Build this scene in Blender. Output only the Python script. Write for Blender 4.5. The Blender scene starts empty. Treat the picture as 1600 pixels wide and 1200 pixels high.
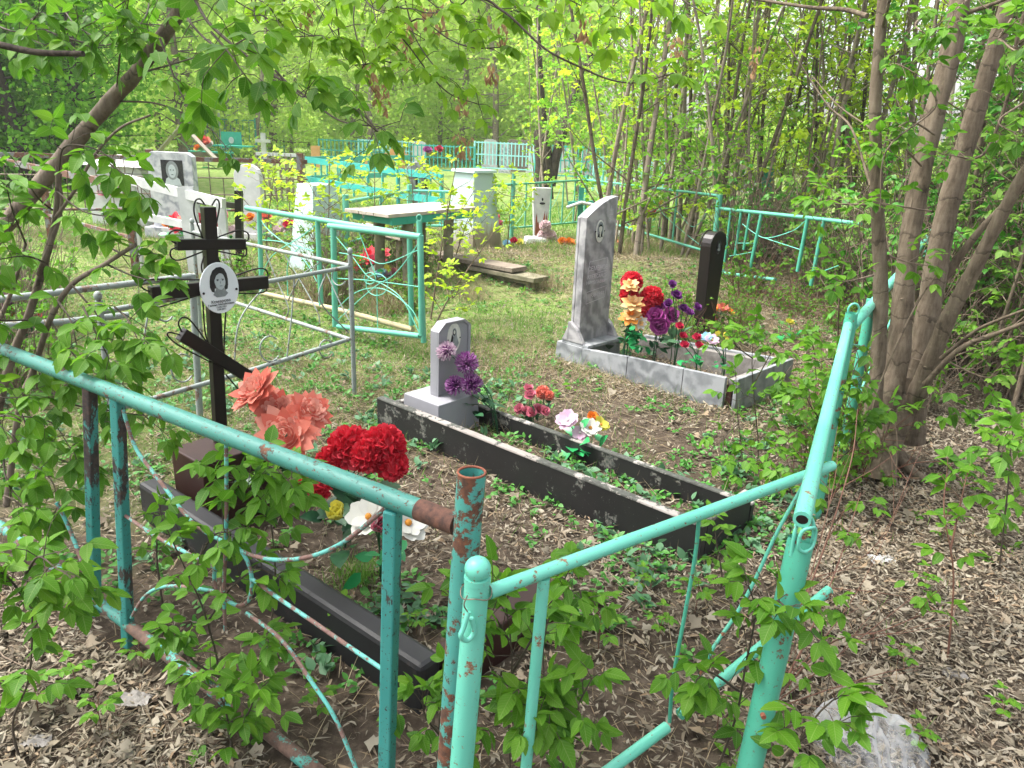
import bpy, math, random
import numpy as np
from mathutils import Matrix, Vector
R = math.radians
# ------------------------------------------------------------------ camera
H, PITCH, ROLL, F = 1.6, R(18.5), R(2.3), 1200.0
f0 = np.array([0, math.cos(PITCH), -math.sin(PITCH)]); r0_ = np.array([1., 0, 0]); u0_ = np.array([0, math.sin(PITCH), math.cos(PITCH)])
CR = math.cos(ROLL)*r0_ + math.sin(ROLL)*u0_; CU = -math.sin(ROLL)*r0_ + math.cos(ROLL)*u0_
CC = np.array([0, 0, H])
scene = bpy.context.scene
cam_d = bpy.data.cameras.new('camera'); cam = bpy.data.objects.new('camera', cam_d); scene.collection.objects.link(cam)
m = Matrix.Identity(4)
for i in range(3): m[i][0] = CR[i]; m[i][1] = CU[i]; m[i][2] = -f0[i]; m[i][3] = CC[i]
cam.matrix_world = m
cam_d.sensor_width = 36; cam_d.lens = 36*F/1600; cam_d.clip_start = .02; cam_d.clip_end = 900
scene.camera = cam
# ------------------------------------------------------------------ sky, sun, exposure
SUN_AZ, SUN_EL = R(275), R(62)
world = bpy.data.worlds.new('World'); scene.world = world; world.use_nodes = True
wn = world.node_tree.nodes; wl = world.node_tree.links
sky = wn.new('ShaderNodeTexSky'); sky.sky_type = 'NISHITA'; sky.sun_disc = False
sky.sun_elevation = SUN_EL; sky.sun_rotation = SUN_AZ; sky.air_density = 1.0; sky.dust_density = 5.0; sky.ozone_density = 1.0
hs = wn.new('ShaderNodeHueSaturation'); hs.inputs['Saturation'].default_value = .30   # thin white cloud veil
wl.new(sky.outputs[0], hs.inputs['Color']); wl.new(hs.outputs[0], wn['Background'].inputs[0]); wn['Background'].inputs[1].default_value = 0.15
sd = bpy.data.lights.new('sun', 'SUN'); sd.energy = 1.9; sd.angle = R(16); sd.color = (1, .96, .9)
so = bpy.data.objects.new('sun', sd); scene.collection.objects.link(so)
dv = Vector((math.sin(SUN_AZ)*math.cos(SUN_EL), math.cos(SUN_AZ)*math.cos(SUN_EL), math.sin(SUN_EL)))
so.rotation_euler = dv.to_track_quat('Z', 'Y').to_euler()
scene.view_settings.view_transform = 'Standard'; scene.view_settings.look = 'None'
scene.view_settings.exposure = 1.86; scene.view_settings.gamma = 1
try:
    scene.cycles.max_bounces = 8; scene.cycles.diffuse_bounces = 4; scene.cycles.transmission_bounces = 5; scene.cycles.transparent_max_bounces = 8
except Exception: pass
# ------------------------------------------------------------------ measuring: a pixel of the photo to a point of the place
def ray(px, py): return f0 + CR*(px-800)/F - CU*(py-600)/F
def P(px, py, z=0): d = ray(px, py); return CC + d*(z-H)/d[2]
def D(px, py, y): d = ray(px, py); return CC + d*y/d[1]
def PL(px, py, A, B):
    n = np.array([-(B-A)[1], (B-A)[0], 0]); d = ray(px, py); return CC + d*(n@(A-CC))/(n@d)
def ext(a, b, z): return a + (b-a)*(z-a[2])/(b[2]-a[2])
V3 = lambda *a: np.array(a, float)
def nrm(v): v = np.asarray(v, float); return v/(np.linalg.norm(v, axis=-1, keepdims=True)+1e-12)
def vnoise(x, y, s=1.0, seed=0):
    r = np.random.RandomState(seed); v = 0
    for k in range(7):
        a = r.uniform(0, 6.28); f = s*(0.7+.55*k); v = v + np.sin(x*np.cos(a)*f+y*np.sin(a)*f+r.uniform(0, 6.28))/(1+.35*k)
    return v/3.4
BUMPS = [(-.3, 9.0, .9, .16), (1.7, 8.8, .8, .18), (3.2, 8.6, .9, .2), (-2.6, 7.2, .8, .12), (1.0, 10.6, 1.2, .14), (4.6, 7.0, 1.2, .12)]
def gz(x, y):
    x = np.asarray(x, float); y = np.asarray(y, float)
    z = .018*vnoise(x, y, 2.2, 3)+.008*vnoise(x, y, 9, 5)
    for bx, by, br, bh in BUMPS: z = z+bh*np.exp(-((x-bx)**2+(y-by)**2)/(br*br))
    return z
# ------------------------------------------------------------------ materials
MATS = {}
def newmat(n):
    mt = bpy.data.materials.new(n); mt.use_nodes = True; MATS[n] = mt
    return mt, mt.node_tree.nodes, mt.node_tree.links, mt.node_tree.nodes['Principled BSDF']
def ramp(N, stops):
    r = N.new('ShaderNodeValToRGB'); e = r.color_ramp.elements
    while len(e) < len(stops): e.new(.5)
    for k, (p, c) in enumerate(stops): e[k].position = p; e[k].color = (*c, 1) if len(c) == 3 else c
    return r
def noise(N, L, scale, detail=4, rough=.6, co=None, vec='Object', stretch=None):
    t = N.new('ShaderNodeTexCoord'); n = N.new('ShaderNodeTexNoise'); n.inputs['Scale'].default_value = scale
    n.inputs['Detail'].default_value = detail; n.inputs['Roughness'].default_value = rough
    src = t.outputs[vec]
    if stretch:
        mp = N.new('ShaderNodeMapping'); mp.inputs['Scale'].default_value = stretch; L.new(src, mp.inputs[0]); src = mp.outputs[0]
    L.new(src, n.inputs['Vector']); return n
def bump(N, L, b, src, strength=.3, dist=.01):
    bp = N.new('ShaderNodeBump'); bp.inputs['Strength'].default_value = strength; bp.inputs['Distance'].default_value = dist
    L.new(src, bp.inputs['Height']); L.new(bp.outputs[0], b.inputs['Normal'])
def simple(n, c1, c2=None, rough=.6, scale=20, bs=.2, bd=.004, spec=.4, metal=0, stretch=None, detail=5, vec='Object'):
    mt, N, L, b = newmat(n); c2 = c2 or c1
    nz = noise(N, L, scale, detail, stretch=stretch, vec=vec); rp = ramp(N, [(.32, c1), (.68, c2)]); L.new(nz.outputs[0], rp.inputs[0])
    L.new(rp.outputs[0], b.inputs['Base Color']); b.inputs['Roughness'].default_value = rough; b.inputs['Specular IOR Level'].default_value = spec
    b.inputs['Metallic'].default_value = metal
    if bs: bump(N, L, b, nz.outputs[0], bs, bd)
    return mt
def leafmat(n, cols, trans=.45, rough=.5, spec=.35, scale=2.0, vein=False):
    mt, N, L, b = newmat(n)
    g = N.new('ShaderNodeNewGeometry'); nz = noise(N, L, scale, 2)
    ad = N.new('ShaderNodeMath'); ad.operation = 'MULTIPLY_ADD'; L.new(g.outputs['Random Per Island'], ad.inputs[0]); ad.inputs[1].default_value = .62
    mm = N.new('ShaderNodeMath'); mm.operation = 'MULTIPLY'; L.new(nz.outputs[0], mm.inputs[0]); mm.inputs[1].default_value = .4
    L.new(mm.outputs[0], ad.inputs[2])
    k = len(cols); rp = ramp(N, [(i/(k-1), c) for i, c in enumerate(cols)]); L.new(ad.outputs[0], rp.inputs[0])
    col = rp.outputs[0]
    if vein:
        def M_(op, a, c=None, d=None):
            q = N.new('ShaderNodeMath'); q.operation = op
            for i, v in enumerate((a, c, d)):
                if v is None: continue
                if isinstance(v, (int, float)): q.inputs[i].default_value = v
                else: L.new(v, q.inputs[i])
            return q.outputs[0]
        at = N.new('ShaderNodeAttribute'); at.attribute_name = 'leafuv'; sx = N.new('ShaderNodeSeparateXYZ'); L.new(at.outputs['Vector'], sx.inputs[0])
        ax = M_('ABSOLUTE', sx.outputs[0]); fr = M_('FRACT', M_('MULTIPLY_ADD', ax, -7.5, M_('MULTIPLY', sx.outputs[1], 9.0))); tri = M_('ABSOLUTE', M_('SUBTRACT', fr, .5))
        v1 = M_('LESS_THAN', tri, .07); v2 = M_('LESS_THAN', ax, .014); vm = M_('MAXIMUM', M_('MULTIPLY', v1, .55), v2)
        mxv = N.new('ShaderNodeMix'); mxv.data_type = 'RGBA'; L.new(M_('MULTIPLY', vm, .34), mxv.inputs[0]); L.new(col, mxv.inputs[6]); mxv.inputs[7].default_value = (.30, .42, .12, 1); col = mxv.outputs[2]
        bump(N, L, b, M_('MULTIPLY_ADD', tri, .6, M_('MULTIPLY', vm, -.5)), .35, .002)
    L.new(col, b.inputs['Base Color']); b.inputs['Roughness'].default_value = rough; b.inputs['Specular IOR Level'].default_value = spec
    if trans:
        tr = N.new('ShaderNodeBsdfTranslucent'); L.new(col, tr.inputs[0]); mx = N.new('ShaderNodeMixShader'); mx.inputs[0].default_value = trans
        L.new(b.outputs[0], mx.inputs[1]); L.new(tr.outputs[0], mx.inputs[2]); L.new(mx.outputs[0], N['Material Output'].inputs[0])
    return mt
def paint(n, base, base2, under, under2, amount, scale=9, rough=.35, stretch=None, speck=.64):
    """oil paint on steel tube, flaking to rust: two scales of noise decide where the paint is gone"""
    mt, N, L, b = newmat(n)
    big = noise(N, L, scale, 8, .75, stretch=stretch); fine = noise(N, L, 105, 5, .7)
    mid = noise(N, L, 3.2, 3)
    c = ramp(N, [(.3, base), (.7, base2)]); L.new(mid.outputs[0], c.inputs[0])
    un = ramp(N, [(.35, under), (.65, under2)]); n3 = noise(N, L, 60, 4); L.new(n3.outputs[0], un.inputs[0])
    t = 1-amount
    m1 = ramp(N, [(max(0, t-.012), (0, 0, 0)), (t+.012, (1, 1, 1))]); L.new(big.outputs[0], m1.inputs[0])
    m2 = ramp(N, [(speck, (0, 0, 0)), (speck+.03, (1, 1, 1))]); L.new(fine.outputs[0], m2.inputs[0])
    mx = N.new('ShaderNodeMath'); mx.operation = 'MAXIMUM'; L.new(m1.outputs[0], mx.inputs[0]); L.new(m2.outputs[0], mx.inputs[1])
    cm = N.new('ShaderNodeMix'); cm.data_type = 'RGBA'; L.new(mx.outputs[0], cm.inputs[0]); L.new(c.outputs[0], cm.inputs[6]); L.new(un.outputs[0], cm.inputs[7])
    L.new(cm.outputs[2], b.inputs['Base Color'])
    rr = N.new('ShaderNodeMapRange'); L.new(mx.outputs[0], rr.inputs[0]); rr.inputs[3].default_value = rough; rr.inputs[4].default_value = .85; L.new(rr.outputs[0], b.inputs['Roughness'])
    sb = N.new('ShaderNodeMath'); sb.operation = 'MULTIPLY_ADD'; L.new(mx.outputs[0], sb.inputs[0]); sb.inputs[1].default_value = -1; L.new(mid.outputs[0], sb.inputs[2])
    bump(N, L, b, sb.outputs[0], .5, .0015)
    return mt
RUST, RUST2 = (.055, .028, .018), (.16, .06, .03)
paint('front_fence_paint', (.025, .15, .125), (.05, .22, .18), (.03, .022, .02), RUST2, .40, 11, .45, speck=.60)  # turquoise darkened: the shadow over the near fence is in the paint colour
paint('front_post_paint', (.05, .25, .215), (.075, .31, .265), RUST, RUST2, .49, 14, .4, speck=.62)
paint('bar_paint', (.028, .21, .19), (.05, .27, .24), (.02, .02, .022), (.07, .045, .035), .455, 9, .5, stretch=(1, 1, .35), speck=.60)
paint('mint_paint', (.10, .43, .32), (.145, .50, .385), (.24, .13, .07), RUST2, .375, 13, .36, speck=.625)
paint('mint_shade_paint', (.055, .31, .21), (.08, .37, .265), (.10, .06, .04), RUST2, .395, 15, .38, speck=.63)  # mint_paint copy with shade put into its colour, for posts and rods
paint('gate_paint', (.075, .32, .225), (.12, .39, .29), RUST, (.25, .15, .06), .30, 6, .4, speck=.70)
paint('old_rail', (.45, .36, .2), (.34, .3, .18), (.12, .07, .04), (.2, .3, .22), .42, 12, .7)
paint('silver_paint', (.17, .20, .19), (.25, .28, .265), (.10, .08, .07), (.18, .10, .06), .42, 12, .5, speck=.62)
paint('dark_rail', (.12, .13, .14), (.2, .2, .2), (.1, .045, .03), (.16, .07, .04), .52, 5, .6)
paint('far_teal', (.03, .33, .31), (.06, .40, .36), RUST, RUST2, .25, 5, .45)
paint('far_blue', (.25, .62, .66), (.35, .70, .72), RUST, RUST2, .2, 5, .5)
paint('far_green', (.02, .22, .17), (.03, .28, .22), RUST, RUST2, .2, 5, .5)
simple('rod_paint', (.13, .42, .36), (.2, .30, .24), .45, 30)
paint('low_rail_paint', (.03, .16, .13), (.05, .24, .20), (.06, .035, .025), (.12, .07, .05), .53, 9, .6, speck=.58)  # real rust, plus turquoise darkened for the shadow low on the near fence
paint('rusted_tube', (.05, .26, .22), (.05, .26, .22), (.045, .022, .016), (.13, .055, .035), .64, 8, .7)
paint('rod_rust', (.08, .34, .30), (.12, .38, .33), (.12, .06, .05), (.2, .12, .1), .5, 18, .6, speck=.58)
simple('wire', (.12, .1, .08), (.25, .2, .15), .5, 40, metal=.5)
simple('black_enamel', (.006, .005, .005), (.014, .009, .008), .38, 8, .15, spec=.3)
simple('brown_enamel', (.020, .007, .006), (.034, .013, .010), .45, 6, .3, spec=.3)
paint('black_kerb_paint', (.004, .004, .005), (.009, .009, .011), (.012, .010, .009), (.04, .028, .022), .38, 7, .55, speck=.66)
paint('worn_kerb_paint', (.004, .004, .004), (.010, .009, .009), (.035, .045, .038), (.16, .15, .13), .40, 5, .6, speck=.66)
paint('kerb_top', (.17, .15, .135), (.28, .26, .24), (.03, .03, .025), (.06, .065, .055), .50, 4, .8, speck=.78)
simple('concrete', (.13, .12, .11), (.23, .215, .2), .9, 25, .4)
paint('grey_paint', (.20, .20, .22), (.26, .26, .28), (.18, .09, .05), (.3, .18, .1), .26, 4, .55, speck=.7)
paint('white_rust', (.6, .66, .63), (.68, .72, .7), (.2, .06, .03), (.28, .09, .05), .3, 4, .5)
simple('rust', (.16, .045, .025), (.26, .09, .05), .8, 14)
paint('pale_blue', (.36, .50, .48), (.44, .55, .53), (.25, .22, .18), (.45, .4, .35), .34, 3, .7)
mt, N, L, bb = newmat('stained_white')   # pale paint, brown water stains low down
n1 = noise(N, L, 5, 6, .7, stretch=(1, 1, .25)); tc_ = N.new('ShaderNodeTexCoord'); sz = N.new('ShaderNodeSeparateXYZ'); L.new(tc_.outputs['Object'], sz.inputs[0])
ma = N.new('ShaderNodeMath'); ma.operation = 'MULTIPLY_ADD'; L.new(sz.outputs[2], ma.inputs[0]); ma.inputs[1].default_value = -1.1; L.new(n1.outputs[0], ma.inputs[2])
rr_ = ramp(N, [(.02, (.42, .54, .53)), (.10, (.50, .54, .49)), (.22, (.32, .27, .20)), (.5, (.20, .16, .115))]); L.new(ma.outputs[0], rr_.inputs[0]); L.new(rr_.outputs[0], bb.inputs['Base Color']); bb.inputs['Roughness'].default_value = .6
simple('whitewash', (.40, .41, .41), (.56, .56, .56), .7, 6)
simple('old_wood', (.13, .10, .075), (.26, .215, .17), .85, 7, .5, .006, stretch=(1, 9, 9))
simple('mossy_wood', (.10, .10, .055), (.24, .21, .15), .9, 8, .5, .006)
simple('pale_wood', (.34, .29, .24), (.46, .41, .35), .8, 7)
simple('orange_wood', (.50, .25, .09), (.6, .33, .14), .7, 7)
simple('green_paint', (.02, .25, .18), (.03, .32, .23), .5, 6)
simple('plastic_green', (.01, .2, .05), (.02, .28, .08), .35, 8)
simple('stem_plastic', (.008, .045, .02), (.02, .09, .03), .45, 30)
simple('porcelain', (.66, .70, .74), (.72, .75, .78), .18, 5, 0, spec=.6)
simple('porcelain_old', (.42, .43, .38), (.55, .55, .50), .3, 30, 0, spec=.5)
simple('photo_dark', (.012, .012, .016), (.03, .03, .035), .25, 40, 0)
simple('photo_skin', (.36, .41, .43), (.44, .48, .50), .25, 30, 0)
simple('photo_mid', (.16, .18, .19), (.24, .26, .27), .25, 30, 0)
simple('engraved', (.42, .40, .42), (.5, .48, .5), .7, 50, 0)
# grey marble with slanting veins
def marble(n, c1, c2, c3, rough=.35):
    mt, N, L, b = newmat(n)
    a = noise(N, L, 3.0, 8, .65, stretch=(1.6, 1.6, .7)); w = N.new('ShaderNodeTexWave'); w.inputs['Scale'].default_value = 3.0; w.inputs['Distortion'].default_value = 9
    w.inputs['Detail'].default_value = 5; w.inputs['Detail Scale'].default_value = 2.2; w.bands_direction = 'DIAGONAL'
    t = N.new('ShaderNodeTexCoord'); L.new(t.outputs['Object'], w.inputs[0])
    mu = N.new('ShaderNodeMath'); mu.operation = 'MULTIPLY_ADD'; L.new(w.outputs['Fac'], mu.inputs[0]); mu.inputs[1].default_value = .35; L.new(a.outputs[0], mu.inputs[2])
    r = ramp(N, [(.35, c1), (.62, c2), (.85, c3)]); L.new(mu.outputs[0], r.inputs[0]); L.new(r.outputs[0], b.inputs['Base Color']); b.inputs['Roughness'].default_value = rough
marble('marble', (.13, .128, .136), (.25, .243, .25), (.36, .35, .355))
marble('marble_kerb', (.10, .108, .115), (.18, .19, .20), (.26, .27, .28), .55)
marble('marble_white', (.18, .19, .22), (.36, .37, .40), (.5, .5, .52))
# bark
def bark(n, c1, c2, c3):
    mt, N, L, b = newmat(n)
    a = noise(N, L, 46, 6, .7, stretch=(1, 1, .16)); bg = noise(N, L, 3.5, 4, .6); w = noise(N, L, 8, 5, .75, stretch=(.5, .5, 2.2)); lich = noise(N, L, 22, 5, .7)
    s1 = N.new('ShaderNodeMath'); s1.operation = 'MULTIPLY_ADD'; L.new(w.outputs[0], s1.inputs[0]); s1.inputs[1].default_value = .35; L.new(a.outputs[0], s1.inputs[2])
    a2 = N.new('ShaderNodeMath'); a2.operation = 'MULTIPLY_ADD'; L.new(bg.outputs[0], a2.inputs[0]); a2.inputs[1].default_value = .7; L.new(s1.outputs[0], a2.inputs[2])
    mr = N.new('ShaderNodeMath'); mr.operation = 'MULTIPLY'; mr.inputs[1].default_value = 1/2.05; L.new(a2.outputs[0], mr.inputs[0])
    r = ramp(N, [(.38, c1), (.5, c2), (.63, c3)]); L.new(mr.outputs[0], r.inputs[0])
    lr = ramp(N, [(.60, (0, 0, 0)), (.68, (1, 1, 1))]); L.new(lich.outputs[0], lr.inputs[0]); cm = N.new('ShaderNodeMix'); cm.data_type = 'RGBA'
    lm = N.new('ShaderNodeMath'); lm.operation = 'MULTIPLY'; L.new(lr.outputs[0], lm.inputs[0]); lm.inputs[1].default_value = .45; L.new(lm.outputs[0], cm.inputs[0]); L.new(r.outputs[0], cm.inputs[6]); cm.inputs[7].default_value = (c3[0]*1.15, c3[1]*1.25, c3[2]*1.1, 1)
    tz = N.new('ShaderNodeTexCoord'); sz = N.new('ShaderNodeSeparateXYZ'); L.new(tz.outputs['Object'], sz.inputs[0])
    za = N.new('ShaderNodeMath'); za.operation = 'MULTIPLY_ADD'; L.new(bg.outputs[0], za.inputs[0]); za.inputs[1].default_value = .35; L.new(sz.outputs[2], za.inputs[2])
    zm = N.new('ShaderNodeMath'); zm.operation = 'MULTIPLY'; L.new(za.outputs[0], zm.inputs[0]); zm.inputs[1].default_value = 5.2
    zf = N.new('ShaderNodeMath'); zf.operation = 'FRACT'; L.new(zm.outputs[0], zf.inputs[0]); zr = ramp(N, [(0, (.35, .35, .35)), (.035, (.5, .5, .5)), (.07, (1, 1, 1)), (1, (1, 1, 1))]); L.new(zf.outputs[0], zr.inputs[0])
    mz = N.new('ShaderNodeMix'); mz.data_type = 'RGBA'; mz.blend_type = 'MULTIPLY'; mz.inputs[0].default_value = .75; L.new(cm.outputs[2], mz.inputs[6]); L.new(zr.outputs[0], mz.inputs[7])
    L.new(mz.outputs[2], b.inputs['Base Color']); b.inputs['Roughness'].default_value = .92; b.inputs['Specular IOR Level'].default_value = .12
    bump(N, L, b, s1.outputs[0], .8, .006)
bark('bark_maple', (.055, .042, .03), (.125, .098, .070), (.19, .155, .115))
bark('bark_lean', (.07, .055, .042), (.15, .12, .095), (.21, .175, .14))
bark('bark_dark', (.02, .016, .013), (.05, .04, .032), (.09, .075, .06))
bark('bark_pale', (.13, .10, .08), (.25, .20, .16), (.36, .31, .25))
simple('twig_dark', (.035, .028, .02), (.08, .06, .04), .8, 30)
simple('twig_red', (.09, .035, .022), (.16, .08, .05), .7, 30)
simple('twig_brown', (.09, .065, .045), (.19, .14, .10), .8, 30)
leafmat('leaf_fresh', [(.035, .12, .010), (.06, .185, .010), (.10, .26, .012), (.12, .285, .016), (.24, .40, .03)], .52, spec=.3, vein=True)
leafmat('leaf_lime', [(.09, .22, .012), (.16, .34, .016), (.24, .44, .02), (.32, .50, .03)], .55, vein=True)  # leaf_fresh with extra light in its colour, against the crown's shade
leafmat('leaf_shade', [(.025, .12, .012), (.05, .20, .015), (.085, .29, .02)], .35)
leafmat('leaf_bright', [(.26, .44, .02), (.38, .56, .03), (.48, .62, .04), (.24, .44, .04)], .62)
leafmat('leaf_thicket', [(.09, .25, .02), (.16, .38, .03), (.26, .48, .05), (.36, .54, .06)], .66)
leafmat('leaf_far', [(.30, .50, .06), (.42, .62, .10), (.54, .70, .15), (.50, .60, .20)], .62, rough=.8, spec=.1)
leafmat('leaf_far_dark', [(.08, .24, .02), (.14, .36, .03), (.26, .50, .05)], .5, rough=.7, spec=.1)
leafmat('samara', [(.22, .12, .06), (.36, .22, .12), (.42, .28, .15)], .3, rough=.8)
leafmat('litter', [(.036, .029, .021), (.09, .072, .051), (.175, .148, .105), (.265, .235, .182), (.20, .14, .085), (.39, .365, .305)], .08, rough=.8, spec=.2, scale=.8)
leafmat('grass', [(.06, .17, .02), (.11, .26, .03), (.19, .36, .05)], .35, scale=.6)
leafmat('straw', [(.15, .11, .06), (.28, .22, .13), (.40, .34, .22)], .2, rough=.8)
leafmat('herb', [(.035, .14, .018), (.06, .21, .03), (.10, .28, .05)], .3)
leafmat('herb_grey', [(.06, .16, .07), (.12, .25, .13)], .3)
def petalmat(n, cols, tr=.3, rough=.6): leafmat(n, cols, tr, rough, .3, 12)
petalmat('coral', [(.52, .085, .06), (.68, .18, .125), (.76, .36, .29)])
petalmat('coral_pale', [(.72, .28, .21), (.78, .42, .34), (.52, .09, .07)])
petalmat('red', [(.40, .008, .02), (.60, .02, .04), (.72, .09, .12)])
petalmat('crimson', [(0.288, 0.0072, 0.0288), (0.446, 0.0216, 0.0648), (0.518, 0.0432, 0.0864)])
petalmat('pink', [(0.446, 0.0864, 0.144), (0.518, 0.158, 0.216), (0.562, 0.216, 0.274)])
petalmat('pale_pink', [(.62, .44, .46), (.72, .58, .60), (.76, .66, .67)])
petalmat('lilac', [(0.158, 0.0324, 0.158), (0.23, 0.0576, 0.23), (0.324, 0.144, 0.324), (0.446, 0.324, 0.446)])
petalmat('purple', [(0.072, 0.0108, 0.0936), (0.144, 0.0252, 0.173), (0.245, 0.0648, 0.259)])
petalmat('magenta', [(0.216, 0.0216, 0.144), (0.302, 0.0504, 0.23), (0.396, 0.108, 0.324)])
petalmat('peach', [(0.576, 0.274, 0.0864), (0.612, 0.374, 0.158), (0.612, 0.49, 0.259)])
petalmat('orange', [(0.562, 0.101, 0.0144), (0.612, 0.202, 0.0216), (0.612, 0.288, 0.0432)])
petalmat('yellow', [(0.518, 0.446, 0.036), (0.576, 0.533, 0.0864), (0.562, 0.562, 0.144)])
petalmat('white_petal', [(0.533, 0.533, 0.475), (0.576, 0.569, 0.54)])
petalmat('pinkwhite', [(0.518, 0.288, 0.432), (0.562, 0.418, 0.504), (0.576, 0.504, 0.547)])
petalmat('blue_petal', [(0.144, 0.36, 0.504), (0.36, 0.504, 0.562)])
# ------------------------------------------------------------------ mesh building
class MB:
    def __init__(s): s.c = []; s.n = 0; s.uv = []
    def add(s, V, Fc, mi=0, smooth=True, uv=None):
        V = np.asarray(V, float).reshape(-1, 3)
        if uv is not None: s.uv.append((s.n, uv))
        if isinstance(Fc, np.ndarray): groups = [Fc]
        else:
            d = {}
            for f in Fc: d.setdefault(len(f), []).append(f)
            groups = [np.array(g) for g in d.values()]
        for k, g in enumerate(groups): s.c.append((V if k == 0 else None, g+s.n, mi, smooth))
        s.n += len(V); return s
    def build(s, name, mats, parent=None, bevel=0, loc=None):
        Vs = [c[0] for c in s.c if c[0] is not None]
        V = np.concatenate(Vs); base = V3(0, 0, 0)
        if parent is not None: base = V3(*parent_world(parent))
        if loc is not None: base = V3(*loc)
        V = V-base
        lv = np.concatenate([c[1].ravel() for c in s.c]); sz = np.concatenate([np.full(len(c[1]), c[1].shape[1]) for c in s.c])
        mi = np.concatenate([np.full(len(c[1]), c[2]) for c in s.c]); sm = np.concatenate([np.full(len(c[1]), c[3]) for c in s.c])
        me = bpy.data.meshes.new(name); me.vertices.add(len(V)); me.vertices.foreach_set('co', V.ravel().astype(np.float32))
        me.loops.add(len(lv)); me.loops.foreach_set('vertex_index', lv.astype(np.int32)); me.polygons.add(len(sz))
        me.polygons.foreach_set('loop_start', np.concatenate([[0], np.cumsum(sz)[:-1]]).astype(np.int32))
        me.update(calc_edges=True)
        me.polygons.foreach_set('material_index', mi.astype(np.int32)); me.polygons.foreach_set('use_smooth', sm.astype(bool))
        if s.uv:
            U = np.zeros((len(V), 2), np.float32)
            for k0, u_ in s.uv: U[k0:k0+len(u_)] = u_
            at = me.attributes.new('leafuv', 'FLOAT2', 'POINT'); at.data.foreach_set('vector', U.ravel())
        for x in ([mats] if isinstance(mats, str) else mats): me.materials.append(MATS[x])
        o = bpy.data.objects.new(name, me); scene.collection.objects.link(o)
        if parent is not None: o.parent = parent
        elif loc is not None: o.location = loc
        if bevel:
            b = o.modifiers.new('bevel', 'BEVEL'); b.width = bevel; b.segments = 2; b.limit_method = 'ANGLE'; b.angle_limit = R(40)
        return o
def tag(o, label=None, cat=None, group=None, kind=None):
    if label: o['label'] = label
    if cat: o['category'] = cat
    if group: o['group'] = group
    if kind: o['kind'] = kind
    return o
def thing(name, label, cat, loc, group=None):
    o = bpy.data.objects.new(name, None); scene.collection.objects.link(o); o.location = tuple(loc); o.empty_display_size = .1
    return tag(o, label, cat, group)
def copy_tree(o, parent=None, top=True):
    c = o.copy(); scene.collection.objects.link(c)
    if parent is not None: c.parent = parent
    for ch in KIDS.get(o.name, []): copy_tree(ch, c, False)
    return c
KIDS = {}
def reg(root): KIDS[root.name] = list(root.children); [reg(c) for c in root.children]
def catmull(p, n=6, closed=False):
    p = np.asarray(p, float)
    if len(p) < 3: return p
    q = np.vstack([2*p[0]-p[1], p, 2*p[-1]-p[-2]]) if not closed else np.vstack([p[-1], p, p[0], p[1]])
    out = []
    for i in range(1, len(q)-2):
        for t in np.linspace(0, 1, n, endpoint=False):
            a, b, c, d = q[i-1], q[i], q[i+1], q[i+2]
            out.append(.5*((2*b)+(-a+c)*t+(2*a-5*b+4*c-d)*t*t+(-a+3*b-3*c+d)*t**3))
    if not closed: out.append(p[-1])
    return np.array(out)
def tube(mb, pts, r, n=10, mi=0, cap=True, smooth=0, wob=0, closed=False, rng=None, flat=None):
    pts = np.asarray(pts, float)
    r = np.asarray(r, float)*np.ones(len(pts)) if np.ndim(r) == 0 else np.asarray(r, float)
    if smooth:
        if len(pts) > 2:
            k = len(pts); rr = r; pts = catmull(pts, smooth, closed)
            r = np.interp(np.linspace(0, 1, len(pts)), np.linspace(0, 1, k), rr)
    k = len(pts); T = np.gradient(pts, axis=0) if k > 2 else np.repeat((pts[1]-pts[0])[None], 2, 0); T = nrm(T)
    up = V3(0, 0, 1) if abs(T[0][2]) < .9 else V3(1, 0, 0); X = nrm(np.cross(T[0], up)); A = np.linspace(0, 2*np.pi, n, endpoint=False); V = []
    for i in range(k):
        X = nrm(X-T[i]*(X@T[i])); Y = np.cross(T[i], X)
        rr = r[i]*(1+(wob*(rng or np.random).uniform(-1, 1, n) if wob else 0))
        V.append(pts[i]+(np.cos(A)*rr)[:, None]*X+(np.sin(A)*rr)[:, None]*Y)
    V = np.concatenate(V); I = np.arange(n); J = (I+1) % n; Fs = []
    for i in range(k-1 if not closed else k):
        o2 = ((i+1) % k)*n; Fs.append(np.stack([i*n+I, i*n+J, o2+J, o2+I], 1))
    mb.add(V, np.concatenate(Fs), mi)
    if cap and not closed:
        for e, o in ((0, 0), (1, (k-1)*n)):
            ring = V[o:o+n]; mb.add(ring, [tuple(range(n))[::-1] if e == 0 else tuple(range(n))], mi, False)
def prism(mb, bot, top, mi=0):
    bot = np.asarray(bot, float); top = np.asarray(top, float); k = len(bot); V = np.vstack([bot, top])
    Fs = [tuple(range(k))[::-1], tuple(range(k, 2*k))]+[(i, (i+1) % k, k+(i+1) % k, k+i) for i in range(k)]
    mb.add(V, Fs, mi, False)
def beam(mb, a, b, w, h, mi=0, up=(0, 0, 1)):
    """rectangular bar from a to b, w across, h along up"""
    a = np.asarray(a, float); b = np.asarray(b, float); t = nrm(b-a); s = nrm(np.cross(t, up)); q = np.cross(s, t)
    c = [s*w/2-q*h/2, s*w/2+q*h/2, -s*w/2+q*h/2, -s*w/2-q*h/2]
    prism(mb, [a+x for x in c], [b+x for x in c], mi)
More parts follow.
